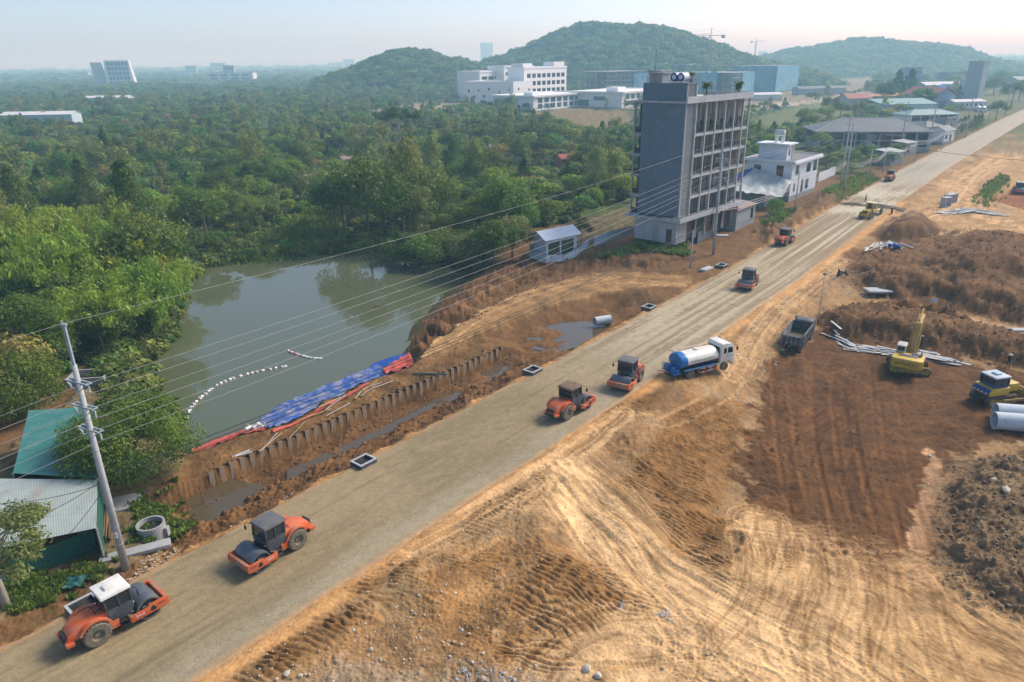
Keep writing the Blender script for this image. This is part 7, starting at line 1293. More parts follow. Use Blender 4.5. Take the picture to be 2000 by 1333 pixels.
# far left tower, twin towers and skyline
p = gl(236, 171, 0); t = thing('office_tower', 'slanted glazed office tower rising from the far wood', 'building', p, math.radians(22)); b = MB(); b.add([(-21, 0, 0), (24, 0, 0), (27, 26, 0), (-21, 26, 0), (-19, 3, 44), (19, 3, 44), (20, 24, 44), (-19, 24, 44)], [(0, 1, 5, 4), (1, 2, 6, 5), (2, 3, 7, 6), (3, 0, 4, 7), (4, 5, 6, 7)]); b.build('main_block', M['far_white'], t)
for k in range(6):
    for j in range(5):
        z0, z1 = 4+j*7.8, 10.4+j*7.8; f = lambda u, z: (-20+40*u-(-3)*0+(4*z/44 if False else 0), 3*z/44-.25, z); x0, x1 = -16+k*5.6+.4, -16+(k+1)*5.6-.4; b = MB(); b.add([(x0, 3*z0/44-.3, z0), (x1, 3*z0/44-.3, z0), (x1, 3*z1/44-.3, z1), (x0, 3*z1/44-.3, z1), (x0, 3*z0/44+.3, z0), (x1, 3*z0/44+.3, z0), (x1, 3*z1/44+.3, z1), (x0, 3*z1/44+.3, z1)], [(0, 1, 2, 3), (4, 5, 6, 7), (0, 1, 5, 4), (1, 2, 6, 5), (2, 3, 7, 6), (3, 0, 4, 7)]); b.build('window', M['pane_blue'], t)
b = MB(); b.add([(-36, 4, 0), (-21.5, 4, 0), (-21.5, 24, 0), (-36, 24, 0), (-41, 4, 41), (-25, 4, 41), (-25, 24, 41), (-41, 24, 41)], [(0, 1, 5, 4), (1, 2, 6, 5), (2, 3, 7, 6), (3, 0, 4, 7), (4, 5, 6, 7)]); b.build('leaning_block', M['far_grey'], t)
for px, py, w, h_, dep, lab in ((941, 133, 34, 118, 3600, 'left slab of the pale high-rise pair on the skyline'), (953, 133, 26, 118, 3640, 'right slab of the pale high-rise pair on the skyline')):
    d = _F+_R*(px-1000)/FPX-_U*(py-666.5)/FPX; k = dep/d[1]; t = house('high_rise', lab, 'tower', (d[0]*k, dep, 0), .2, w, 30, h_, 'far_white', front=[], roof='flat', over=.2); b = MB(); [b.box2(w*.3, w*.36, -.3, -.01, 4, h_-4), b.box2(w*.64, w*.7, -.3, -.01, 4, h_-4)]; o = b.build('shaft_strips', M['far_grey'], t); o['kind'] = 'stuff'
_sk = random.Random(12)
for i, (px, w, h_, dep, mm, lab) in enumerate(((144, 40, 22, 2300, 'far_grey', 'hazy grey block left of the slanted office tower'), (363, 36, 36, 2600, 'far_grey', 'hazy block right of the slanted office tower'), (400, 90, 20, 1500, 'far_white', 'white low block with dark openings in the far wood'), (412, 60, 46, 3200, 'far_grey', 'taller hazy block behind the white low block'), (436, 24, 34, 1700, 'far_grey', 'small hazy house with stepped roof on the treeline'), (590, 420, 12, 2600, 'far_white', 'very long pale factory roof on the skyline'), (640, 90, 44, 4200, 'far_white', 'faint white blocks on the skyline left of the small hill'), (672, 60, 60, 4300, 'far_grey', 'faint taller block on the skyline left of the small hill'), (322, 90, 9, 1250, 'far_white', 'long white roof low in the far wood'), (1000, 30, 8, 900, 'far_white', 'small white house before the small hill'), (1480, 40, 70, 4000, 'far_white', 'faint high block between the two hills'), (1560, 60, 60, 4200, 'far_grey', 'faint wide block behind the pale far hill'), (1905, 60, 20, 1500, 'far_grey', 'hazy long roof at the foot of the pale hill'))):
    d = _F+_R*(px-1000)/FPX-_U*(140-666.5)/FPX; k = dep/d[1]; house('far_building', lab, 'building', (d[0]*k, dep, -1), .1, w, w*.4, h_, mm, front=grid(w*.06, w*.94, 4, h_*.45, h_*.3, 2 if h_ > 15 else 1, w*.14, h_*.14), roof='flat', over=.5)
for px, py, L_, rm, lab in ((60, 246, 42, 'far_white', 'long white and blue roof at the left edge of the wood'), (168, 205, 40, 'far_white', 'thin white roof half hidden in the far wood'), (700, 160, 26, 'far_white', 'white house under the small hill')):
    house('low_hall', lab, 'building', gl(px-55 if px < 100 else px, py, 0), .05, L_, 12, 6.0, 'tin_blue', roof='gable', rm=rm, rh=1.6)
for px, py, yw, lab in ((735, 158, .2, 'house with red roof at the foot of the small hill'), (608, 178, .3, 'small red roofed house in the far wood'), (1008, 372, .5, 'red tin-roofed house among trees above the blue shed')): house('red_roof_house', lab, 'house', gl(px, py, 0), yw, 8 if py > 300 else 16, 5 if py > 300 else 10, 2.6 if py > 300 else 9, 'brick', roof='gable', rm='roof_red', rh=2.4)
t = house('ruined_hut', 'roofless grey ruin with rusty sheets beside the woodland track', 'ruin', gl(672, 332, 0), math.radians(22), 15, 6, 3.2, 'concrete', end=[(1.5, 3.5, .2, 2.2, 'opening')], roof='shed', rm='tin_rust', rh=.3, over=.1)
house('teal_hut', 'small teal roofed hut in the scrub', 'hut', gl(958, 306, 0), .3, 8, 5, 3.2, 'far_grey', roof='gable', rm='roof_teal', rh=1.4); house('brick_hut', 'brick shed beside the tan track in the scrub', 'hut', gl(1098, 330, 0), .4, 10, 5, 3.0, 'brick', roof='gable', rm='roof_red', rh=1.2)
# ================================================================ poles, wires, site material
M['pole'] = mat('pole_concrete', (.40, .41, .41), .85, var=.1, scale=1.5, dirt=(.28, .27, .25), amt=.15); M['galv'] = mat('galvanised', (.42, .47, .50), .5, .3, var=.1); M['insul'] = mat('insulator', (.30, .42, .40), .3); M['wire'] = mat('wire_pale', (.40, .38, .37), .5, .2, var=.05); M['cable'] = mat('cable_black', (.03, .03, .03), .7)
def pole(label, base, H, r0=.2, r1=.12, arms=(), armyaw=0, sleeve=0, head=0, collars=(), lean=(0, 0), group='power poles', plate=False):
    t = thing('power_pole', label, 'pole', base, 0, group); t.rotation_euler = (lean[0], lean[1], 0)
    b = MB(); b.cyl((0, 0, -.6), (0, 0, H), r0, r1, 14); b.build('pole_shaft', M['pole'], t, 'all'); tips = {}
    if sleeve: b = MB(); b.box((0, 0, H+sleeve*.5-.6), (.16, .14, sleeve+1.2)); b.build('top_extension', M['galv'], t); b = MB(); b.box((0, 0, H+sleeve+.05), (.34, .2, .1)); b.cyl((-.1, 0, H+sleeve+.1), (-.1, 0, H+sleeve+.3), .05, n=8); b.build('top_bracket', M['galv'], t)
    for k, z in enumerate(arms):
        Mx = Matrix.Translation((0, 0, z)) @ Matrix.Rotation(armyaw, 4, 'Z'); b = MB(); b.box2(-1.0, 1.0, .13, .21, -.05, .05, 0, Mx); b.box2(-1.0, 1.0, -.21, -.13, -.05, .05, 0, Mx); b.tube([(-.95, .17, -.02), (-.15, .17, -.6)], .03, 4, 0, Mx); b.tube([(.95, .17, -.02), (.15, .17, -.6)], .03, 4, 0, Mx); b.box2(-1.0, -.92, -.13, .13, -.03, .03, 0, Mx); b.box2(.92, 1.0, -.13, .13, -.03, .03, 0, Mx); a = b.build('cross_arm', M['galv'], t)
        for sx in (-.9, .9):
            b = MB(); [b.rev([(0, .03), (.04, .09), (.08, .03)], (sx, 0, -.22-.12*i), 'z', 10, 0, Mx) for i in range(4)]; b.tube([(sx, 0, -.05), (sx, 0, -.7)], .02, 5, 0, Mx); b.build('insulator', M['insul'], a); v = Mx @ Vector((sx, 0, -.66)); tips[(k, sx > 0)] = (base[0]+v.x, base[1]+v.y, base[2]+v.z)
    for z in collars: b = MB(); r = r0+(r1-r0)*z/H; b.cyl((0, 0, z-.03), (0, 0, z+.03), r+.012, n=14); b.build('collar', M['galv'], t)
    if head: b = MB(); b.box((.3, 0, H-head), (.35, .3, .5)); b.build('meter_box', M['white'], t)
    if plate: b = MB(); b.box((.05, -r0*.92, 3.0), (.2, .03, .42)); pl = b.build('number_plate', M['white_mark'], t); text('15', .16, M['tank_navy'], pl, (.05, -r0*.92-.02, 3.0), (math.pi/2, 0, 0), 'plate_number')
    return t, tips
def wire(label, pts, r, m, sag, name='power_line', group=None, n=18, cat='wire'):
    b = MB(); P = []
    for a, c in zip(pts[:-1], pts[1:]):
        a, c = Vector(a), Vector(c)
        for k in range(n+(c == Vector(pts[-1]))): u = k/n; p = a.lerp(c, u); p.z -= sag*4*u*(1-u); P.append(p)
    b.tube(P, r, 4); return b.build(name, M[m], None, 'all', label=label, cat=cat, group=group)
AY = ROADYAW+math.pi/2+.25
q = onground(245, 1108); q[2] -= .05; p1, T1 = pole('nearest leaning concrete power pole with three cross-arm tiers', tuple(q), 15.4, .27, .155, (14.3, 12.6, 11.0), AY, 2.6, 0, (2.2, 3.6, 4.9, 6.4, 7.2, 8.3, 9.4), (0, 0), plate=True)
q2 = onground(1393, 498); p2, T2 = pole('tall power pole in front of the grey concrete building', tuple(q2), 17.4, .26, .15, (16.6, 15.0, 13.4), AY, 2.2, 9.8, (4, 6, 8, 10.5), (0, 0))
q3 = onground(1641, 368); p3, T3 = pole('left pole of the tall twin pole beside the villa wall', tuple(q3), 16.5, .24, .15, (15.8, 14.0, 10.0), AY, 2.5); q3b = onground(1648, 371); pole('right pole of the tall twin pole beside the villa wall', tuple(q3b), 16.0, .24, .15)
q7 = onground(1812, 297); p7, T7 = pole('power pole before the long white house', tuple(q7), 15.5, .26, .16, (14.6, 13.0, 11.4), AY, 2); q9 = onground(1885, 270); p9, T9 = pole('power pole beyond the pavilion house', tuple(q9), 16.5, .28, .17, (15.6, 14.0, 12.4), AY, 2); q11 = onground(1962, 228); p11, T11 = pole('far power pole near the mixer yard corner', tuple(q11), 16, .32, .2, (15, 13.4, 11.8), AY, 2); q12 = onground(1757, 300); p12, T12 = pole('power pole right of the hip-roofed hall', tuple(q12), 15.5, .26, .16, (14.6, 13.0, 11.4), AY, 2)
for px, py, H, lab in ((1348, 524, 6.4, 'short pale post standing in the dug ground by the road'), (1552, 411, 8.8, 'thin leaning pole in front of the white villa'), (1694, 356, 8.8, 'low pole behind the far compactor'), (1724, 338, 7.0, 'low pole right of the far compactor'), (1785, 318, 7.5, 'low pole at the tin huts beyond the hall'), (1838, 294, 7.0, 'low pole on the bank before the pavilion'), (1870, 270, 7.5, 'low pole among the dark cypresses'), (1905, 250, 8, 'low pole before the mixer yard'), (1928, 242, 11, 'low pole beside the parked mixer trucks'), (1597, 630, 6.8, 'slim lamp post on the earth slope above the tipper')):
    q = onground(px, py, .2); pole(lab, tuple(q), H, .15 if px != 1597 else .07, .11 if px != 1597 else .05, collars=() if px == 1597 else (H-.6,), head=0)
q = onground(1597, 630, -.5); 
b = MB(); b.box((0, 0, 0), (.3, .3, .2)); lp = b.build('lamp_head', M['cabgrey'], None, label='small dark lamp head on top of the slim post', cat='lamp', loc=(q[0], q[1], q[2]+6.88))
# high wires: top earth wire and three tiers
top = lambda q, h: (q[0], q[1], q[2]+h)
B0 = Vector(top(q1_ := onground(245, 1108), 18.1)); dirw = Vector((q2[0]-q1_[0], q2[1]-q1_[1], 0)).normalized()
prev = lambda p: tuple(Vector(p)-dirw*60+Vector((0, 0, .3)))
wire('single top wire above the three tiers over the pond', [prev(B0), B0, top(q2, 19.5), top(q3, 18.9), top(q12, 17.4), top(q9, 18.4), top(q11, 17.8)], .013, 'wire', 1.0)
for k in range(3):
    for sd in (False, True):
        wire(('upper', 'middle', 'lower')[k]+(' outer' if sd else ' inner')+' power wire running from the near pole over the pond', [prev(T1[(k, sd)]), T1[(k, sd)], T2[(k, sd)], T3.get((k, sd), T3[(1, sd)]), T12[(k, sd)], T9[(k, sd)], T11[(k, sd)]], .013, 'wire', 1.1, group='high wires between the tall poles')
for k, (za, zb) in enumerate(((7.4, 8.0), (7.0, 6.2), (6.6, 5.8))):
    a = top(q1_, za); c = top(onground(1348, 524), zb if zb < 6.4 else 6.3); wire(('top', 'middle', 'bottom')[k]+' black cable sagging along the sheet piles to the short post', [a, c, top(q2, 9.6-.3*k)], .03, 'cable', 1.0, 'cable', 'low black cables along the ditch', 26)
for k, (px, py, z) in enumerate(((0, 1030, 3.2), (-60, 985, 3.6), (40, 1130, 2.4))): wire(('first', 'second', 'third')[k]+' black cable from the near pole down to the green shed', [top(q1_, 7.2-.3*k), tuple(ground_at(px, py, z))], .02, 'cable', .5, 'cable', 'service cables of the near pole')
LOWP = [onground(*v) for v in ((1552, 411), (1645, 371), (1694, 356), (1724, 338), (1785, 318), (1838, 294), (1870, 270), (1905, 250), (1928, 242), (1962, 228))]
for k in range(3): wire(('upper', 'middle', 'lower')[k]+' slack cable bundle between the low poles past the villa', [top(q2, 8.5-.4*k)]+[top(v, 6.6-.45*k) for v in LOWP], .05, 'wire', 1.0, 'cable', 'slack cables along the far roadside', 10)
wire('dark cable crossing the far road to the right picture edge', [top(onground(1750, 318), 5.5), tuple(ground_at(2080, 318, 5))], .07, 'cable', .8, 'cable')
# ---- sheet pile wall
M['pile'] = mat('pile_steel', (.34, .255, .18), .75, .2, var=.25, scale=1.5, dirt=(.24, .15, .08), amt=.4, dscale=2); M['pile_shaded'] = mat('pile_steel_shaded', (.085, .06, .045), .75, .2, var=.25, dirt=(.16, .10, .06), amt=.4)  # second steel is a darker copy: shade of the recessed pans put into the colour
PW = [Vector((p[0], p[1], 0)) for p in PILE]; cum = [0]
for a, c in zip(PW[:-1], PW[1:]): cum.append(cum[-1]+(c-a).length)
t = thing('sheet_pile_wall', 'rusty steel sheet pile wall between ditch and pond bund', 'retaining wall', (PW[0].x, PW[0].y, 0)); t['kind'] = 'thing'; pw = .5; n = int(cum[-1]/pw); rr = random.Random(9)
def at_len(l):
    for i in range(len(cum)-1):
        if l <= cum[i+1] or i == len(cum)-2: return PW[i].lerp(PW[i+1], (l-cum[i])/(cum[i+1]-cum[i]))
qf = MB(); qf.add([(-.13, .0, 0), (-.13, -.03, 0), (.13, -.03, 0), (.13, 0, 0)], [(0, 1, 2, 3)]); 
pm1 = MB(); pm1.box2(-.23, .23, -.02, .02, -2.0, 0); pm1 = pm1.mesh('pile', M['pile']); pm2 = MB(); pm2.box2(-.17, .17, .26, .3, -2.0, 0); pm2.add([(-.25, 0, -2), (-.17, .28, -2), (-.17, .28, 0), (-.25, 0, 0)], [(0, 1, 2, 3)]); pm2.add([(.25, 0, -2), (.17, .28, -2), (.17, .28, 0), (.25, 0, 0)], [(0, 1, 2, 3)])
pm2 = pm2.mesh('pile', M['pile_shaded'])
pitch = .96; n = int(cum[-1]/pitch)
for k in range(n):
    l = (k+.5)*pitch; a = at_len(l); c = at_len(min(l+.2, cum[-1])); yw = math.atan2(c.y-a.y, c.x-a.x); zt = -.4+rr.uniform(-.07, .07)
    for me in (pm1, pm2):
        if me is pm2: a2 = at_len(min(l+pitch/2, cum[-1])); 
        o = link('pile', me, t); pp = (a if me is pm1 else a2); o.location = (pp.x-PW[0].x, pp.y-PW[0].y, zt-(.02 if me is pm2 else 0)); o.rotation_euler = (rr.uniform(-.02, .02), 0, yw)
# ---- concrete drain boxes beside the road
def basin(label, px, py, yaw=ROADYAW, w=1.75, d=1.45, h=.55, z=.38):
    p = onground(px, py, 0); p = p+np.array((-DY, DX, 0))*.55; t = thing('drain_chamber', label, 'drain chamber', (p[0], p[1], max(gh(p[0]+dx, p[1]+dy) for dx in (-.8, 0, .8) for dy in (-.8, 0, .8))-.05), yaw, 'open concrete drain chambers'); g = .17
    for nm, x0, x1, y0, y1 in (('wall', -w/2, w/2, -d/2, -d/2+g), ('wall', -w/2, w/2, d/2-g, d/2), ('wall', -w/2, -w/2+g, -d/2+g, d/2-g), ('wall', w/2-g, w/2, -d/2+g, d/2-g)):
        b = MB(); b.box2(x0, x1, y0, y1, -.6, z); o = b.build(nm, M['cabgrey'], t); b = MB(); b.box2(x0, x1, y0, y1, z+.001, z+.06); b.build('rim', M['concrete_pale'], o)
    b = MB(); b.box2(-w/2+g, w/2-g, -d/2+g, d/2-g, -.5, .16); b.build('floor', M['black'], t)
for a in (('open concrete drain chamber nearest the dark-roofed compactor', 719, 912), ('open concrete drain chamber halfway along the ditch', 1048, 731), ('open concrete drain chamber by the dug basin', 1274, 606), ('open concrete drain chamber near the short pale post', 1415, 524), ('open concrete drain chamber behind the white-roofed compactor', 172, 1198)): basin(*a)
for px, py, L_, W_, lab in ((1380, 527, 3.2, 1.0, 'flat concrete slab beside the short pale post'), (1716, 577, 4.4, 2.0, 'large flat concrete slab on the brown heaps'), (1508, 422, 2.4, 1.2, 'broken concrete slab under the bank by the villa'), (1410, 462, 2.6, 1.1, 'tilted concrete slab on the soil bank'), (1990, 624, 5.0, .9, 'long pale concrete beam at the right picture edge')):
    p = onground(px, py, 0); b = MB(); b.box((0, 0, .14), (L_, W_, .3)); o = b.build('concrete_slab', M['concrete_pale'], None, bevel=.03, label=lab, cat='slab', loc=p); o.rotation_euler = (.04, .05, .1 if px != 1380 else ROADYAW)
# ---- pipes
M['pipe'] = mat('concrete_pipe', (.50, .56, .60), .75, var=.08, scale=.8, dirt=(.17, .11, .06), amt=.22, dscale=.9)
def pipe(label, loc, yaw, L_, R_, grp=None, m='pipe', tilt=0):
    b = MB(); b.rev([(-L_/2, R_*.86), (-L_/2, R_), (L_/2, R_), (L_/2, R_*.86)], (0, 0, 0), 'x', 28, close=True); o = b.build('concrete_pipe', M[m], None, 40, label=label, cat='pipe', group=grp, loc=loc); o.rotation_euler = (0, tilt, yaw)
a = onground(1968, 842, -2); yp = math.radians(-12)
for k, (dx, dy, lab) in enumerate(((0, 0, 'front white concrete pipe below the bulldozer'), (1.3, 1.9, 'rear white concrete pipe beside the front one'))): pipe(lab, (a[0]+dx+1.6, a[1]+dy, gh(a[0]+dx, a[1]+dy)+.85), yp, 5.6, .88, 'white concrete pipes')
a = onground(1172, 640, -1.5); pipe('pale concrete culvert pipe end in the dug basin', (a[0]+.3, a[1]+.1, -1.15), ROADYAW-.5, 2.4, .62)
a = onground(840, 732, -.5); b = MB(); b.rev([(-1.9, .09), (-1.9, .11), (1.9, .11), (1.9, .09)], (0, 0, 0), 'x', 12, close=True); b.build('steel_tube', mat('tube_green', (.10, .13, .10), .5), None, 40, label='thin dark tube lying across the bund above the piles', cat='tube', loc=(a[0], a[1], a[2]+.12), rz=-.1)
# ---- precast culvert boxes, timber and sheet stacks on the right
for px, py, lab in ((1846, 404, 'front pale concrete culvert box on the right'), (1858, 396, 'rear pale concrete culvert box on the right'), (1852, 398, 'middle pale concrete culvert box on the right')):
    p = onground(px, py, -.3); t = thing('culvert_box', lab, 'culvert box', p, .5, 'precast culvert boxes'); 
    for nm, x0, x1, z0, z1 in (('wall', -1.1, -.9, 0, 2.2), ('wall', .9, 1.1, 0, 2.2), ('slab', -.9, .9, 0, .2), ('slab', -.9, .9, 2.0, 2.2)): b = MB(); b.box2(x0, x1, -.7, .7, z0, z1); b.build(nm, M['concrete_pale'], t)
M['timber'] = mat('weathered_board', (.42, .40, .36), .85, var=.2, scale=2, rand=.25); M['timber_w'] = mat('pale_board', (.58, .58, .56), .8, var=.12, rand=.15); M['board_blue'] = mat('board_bluegrey', (.33, .40, .46), .7, var=.15, rand=.2); M['timber_y'] = mat('new_timber', (.46, .35, .19), .85, var=.15, rand=.2)
def boards(label, line, n, L0, L1, w, mats, seed, spread=.9, ang=.35, cat='boards', name='board', zb=-.5, stack=.05):
    r = random.Random(seed); pts = [onground(a, c, zb) for a, c in line]; t = thing('board_pile', label, cat, pts[0]); o = Vector(pts[0])
    for k in range(n):
        u = r.random()*(len(pts)-1); i = min(int(u), len(pts)-2); f = u-i; p = Vector(pts[i]).lerp(Vector(pts[i+1]), f); d = Vector(pts[i+1])-Vector(pts[i]); nn = Vector((-d.y, d.x, 0)).normalized(); p += nn*r.uniform(-spread, spread); p.z = gh(p.x, p.y)+.06+r.random()*stack*6
        b = MB(); L_ = r.uniform(L0, L1); b.box((0, 0, 0), (L_, r.uniform(w*.5, w*1.3), .05)); e = b.build(name, M[r.choice(mats)], t); e.location = p-o; e.rotation_euler = (r.uniform(-.12, .12), r.uniform(-.06, .06), math.atan2(d.y, d.x)+r.uniform(-ang, ang))
boards('long heap of weathered boards and sheets behind the excavator', [(1625, 636), (1680, 645), (1740, 656), (1800, 668), (1870, 678)], 70, 1.6, 4.2, .32, ['timber', 'timber_w', 'board_blue'], 3, 1.1); boards('pale blue-grey sheet and tube pile on the brown ground', [(1690, 492), (1722, 480), (1755, 488)], 42, 2.0, 5.0, .3, ['board_blue', 'timber_w', 'timber'], 4, 1.6, .3); boards('stack of pale planks beside the culvert boxes', [(1845, 418), (1890, 412), (1950, 420)], 46, 2.5, 6.5, .4, ['timber_w', 'board_blue', 'timber'], 5, 1.8, .25)
boards('few loose timbers on the bund beside the piles', [(520, 870), (700, 775), (760, 745)], 12, 1.5, 4.0, .1, ['timber_y', 'timber'], 6, .8, .5); boards('pale sticks leaning near the start of the sheet piles', [(470, 890), (482, 886)], 4, 1.5, 1.8, .08, ['timber_w'], 7, .3, .2)
c = onground(1745, 487, -.3); tarp('tarpaulin', 'crumpled blue tarpaulin on the sheet pile', [(c[0]-1, c[1]-.6, c[2]+.5), (c[0]+1.2, c[1]-.8, c[2]+.6), (c[0]+1.4, c[1]+.8, c[2]+.4), (c[0]-.8, c[1]+.8, c[2]+.6)], -.2, M['tarp_blue'], .35, seed=9)
c = onground(1828, 573, -.3); o = tarp('metal_sheet', 'small pale metal sheet standing on the brown heap', [(-.5, 0, 0), (.5, .1, 0), (.6, .1, 1.5), (-.45, 0, 1.6)], 0, M['tin_blue'], .08, 12, 3, cat='sheet'); o.location = c
# logs stacked at the green shed, well, bent tin sheet
r = random.Random(5); a = ground_at(206, 1058, -.2); c = ground_at(212, 985, -.1); t = thing('log_stack', 'bundle of brown poles lying beside the green shed', 'logs', (a[0], a[1], -.15)); M['log'] = mat('log', (.20, .12, .065), .9, var=.25, rand=.25)
for k in range(16): b = MB(); x = (k % 6)*.17-.45; z = .1+(k//6)*.13; b.tube([(x+r.uniform(-.1, .1), 0, z), (x*1.1+r.uniform(-.15, .15)+(c[0]-a[0])*.9, (c[1]-a[1])*.9+r.uniform(-.3, .3), z+r.uniform(0, .1))], .07, 7); b.build('log', M['log'], t, 'all')
p = onground(297, 1038); t = thing('well_ring', 'round grey concrete well ring in the weeds by the ditch', 'well', p); b = MB(); b.rev([(-.5, .85), (.75, .85), (.75, 1.0), (-.5, 1.0)], (0, 0, 0), 'z', 28, close=True); b.build('ring', M['concrete'], t, 35); b = MB(); b.cyl((0, 0, -.4), (0, 0, .35), .84, n=20); b.build('well_floor', M['black'], t); b = MB(); b.box2(.95, 1.25, -.2, .2, -.3, .4); b.build('outlet_block', M['concrete'], t)
c = onground(128, 1148); o = tarp('tin_sheet', 'bent green corrugated tin sheet in the roadside weeds', [(-1.2, -.5, .15), (1.1, -.3, .35), (1.3, .7, .5), (-1.0, .5, .2)], .1, M['tin_green'], .18, 20, 12, cat='sheet'); o.location = c
for px, py, w_, d_, lab in ((240, 985, 2.6, 2.2, 'cracked concrete floor beside the leaning pole'), (265, 1078, 4.6, .9, 'low concrete ledge behind the leaning pole')): p = onground(px, py); b = MB(); b.box((0, 0, 0), (w_, d_, .3)); b.build('concrete_floor', M['concrete'], None, bevel=.03, label=lab, cat='slab', loc=(p[0], p[1], p[2]+.02), rz=.45)
p = ground_at(175, 735, 0); b = MB()
for x0, x1, y0, y1 in ((-2, 2, -1.4, -1.2), (-2, 2, 1.2, 1.4), (-2, -1.8, -1.2, 1.2), (1.8, 2, -1.2, 1.2)): b.box2(x0, x1, y0, y1, 0, 1.0)
b.build('concrete_pen', M['concrete'], None, label='roofless concrete pen on the bare pond shore', cat='pen', loc=(p[0], p[1], gh(p[0], p[1])-.05), rz=.15)
# ---- tarpaulins on the bund
M['tarp_red'] = mat('tarp_red', (.52, .09, .06), .6, var=.15, scale=2); M['tarp_blue_muddy'] = mat('tarp_blue_muddy', (.02, .085, .33), .55, var=.3, scale=1.6, dirt=(.44, .40, .34), amt=.5, dscale=1.3)
def strip_tarp(label, left, right, m, wr, seed, z=-1.2, lift=.08, name='tarpaulin', th=.02):
    A = smooth_line([ground_at(a, c, -2.0 if 'hem' not in label else -.8) for a, c in left], 9); B = smooth_line([ground_at(a, c, -.75) for a, c in right], 9); n = len(A); k = 14; X = np.zeros((n, k)); Y = X.copy()
    for i in range(n):
        for j in range(k): u = j/(k-1); X[i, j] = A[i][0]*(1-u)+B[i][0]*u; Y[i, j] = A[i][1]*(1-u)+B[i][1]*u
    Z = terrain(X, Y)[0]; Z = np.maximum(Z, WATER_Z+.03)+lift+wr*np.abs(fbm(X*.9+seed, Y*.9, 4, seed)); b = MB(); b.add([(X[i, j], Y[i, j], Z[i, j]) for i in range(n) for j in range(k)], [(i*k+j, (i+1)*k+j, (i+1)*k+j+1, i*k+j+1) for i in range(n-1) for j in range(k-1)]); return b.build(name, m, None, 'all', label=label, cat='tarpaulin')
strip_tarp('muddy blue tarpaulin spread along the pond edge of the bund', [(488, 838), (540, 795), (600, 768), (680, 735), (735, 712)], [(528, 848), (580, 825), (640, 792), (712, 752), (775, 718)], M['tarp_blue_muddy'], .28, 5); strip_tarp('clean blue tarpaulin end at the upper end of the bund', [(725, 712), (760, 698), (795, 690)], [(752, 728), (785, 712), (805, 700)], M['tarp_blue'], .3, 6); strip_tarp('crumpled red tarpaulin at the upper end of the bund', [(748, 722), (775, 706), (800, 692)], [(758, 730), (790, 716), (812, 702)], M['tarp_red'], .55, 8, lift=.2)
strip_tarp('red tarpaulin edge along the shore below the blue one', [(372, 878), (430, 855), (470, 842), (515, 843)], [(376, 883), (432, 861), (474, 849), (520, 850)], M['tarp_red'], .18, 9); strip_tarp('red hem strip along the landward side of the blue tarpaulin', [(533, 851), (588, 828), (648, 795), (718, 755)], [(535, 854), (590, 831), (651, 798), (721, 758)], M['tarp_red'], .1, 10); c = onground(505, 838, -1); o = tarp('white_sack', 'crumpled white sacking at the end of the blue tarpaulin', [(-1.2, -.4, .2), (.9, -.5, .3), (1.0, .5, .35), (-1, .5, .2)], 0, M['white'], .4, 16, 15); o.location = c
c = onground(728, 728, -1); o = tarp('white_sack', 'white sacking lying on the blue tarpaulin midway', [(-1.2, -.4, .45), (1.2, -.2, .5), (1.2, .4, .5), (-1, .4, .45)], 0, M['white'], .3, 16, 17); o.location = c
# ---- float lines on the pond
def floats(label, line, n, cols, seed):
    P = smooth_line([ground_at(a, c, WATER_Z) for a, c in line], 8); r = random.Random(seed); t = thing('float_line', label, 'float line', P[0]); o = Vector(P[0]); b = MB(); b.tube([Vector(p)-o+Vector((0, 0, .03)) for p in P], .025, 4); b.build('rope', M['tarp_red'], t)
    seg = [0]
    for a, c in zip(P[:-1], P[1:]): seg.append(seg[-1]+float(np.linalg.norm(c-a)))
    for k in range(n):
        l = seg[-1]*(k+.5+r.uniform(-.3, .3))/n; i = max(j for j in range(len(seg)) if seg[j] <= l); i = min(i, len(P)-2); p = P[i]+(P[i+1]-P[i])*((l-seg[i])/(seg[i+1]-seg[i]))
        b = MB(); a = r.uniform(0, 3.1); b.rev([(-.2, .05), (-.17, .14), (.13, .14), (.16, .07), (.22, .05)], (0, 0, 0), 'x', 10, 0, Matrix.Rotation(a, 4, 'Z')); e = b.build('float', M[r.choice(cols)], t, 35); e.location = Vector(p)-o+Vector((0, 0, .07))
floats('long curved line of white floats on the pond', [(362, 822), (378, 792), (405, 768), (435, 748), (480, 733), (530, 722), (565, 716)], 26, ['white_mark'], 2); floats('short line of red and white floats on the pond', [(562, 686), (580, 693), (605, 700), (628, 702)], 14, ['white_mark', 'white_mark', 'tarp_red'], 3)
b = MB(); p = ground_at(330, 790, WATER_Z); b.tube([(0, 0, -.5), (-.2, 0, 2.2)], .05, 6); b.build('stake', M['brick'], None, label='thin reddish stake standing in the pond', cat='stake', loc=p); b = MB(); p = ground_at(400, 985, -1.9); b.tube([(0, 0, -.5), (-.25, .1, 1.8)], .06, 6); b.build('stake', M['log'], None, label='brown stake standing in the ditch puddle', cat='stake', loc=p)
b = MB(); p = ground_at(742, 600, WATER_Z); [b.tube([(random.uniform(-1, 1), random.uniform(-.4, .4), 0), (random.uniform(-1, 1), random.uniform(-.4, .4), .15)], .06, 5) for _ in range(9)]; b.build('driftwood', M['log'], None, label='dark tangle of driftwood floating in the pond', cat='driftwood', loc=p)
NTH = ['first', 'second', 'third', 'fourth', 'fifth', 'sixth', 'seventh', 'eighth', 'ninth', 'tenth', 'eleventh', 'twelfth', 'thirteenth', 'fourteenth', 'fifteenth', 'sixteenth', 'seventeenth', 'eighteenth', 'nineteenth', 'twentieth']
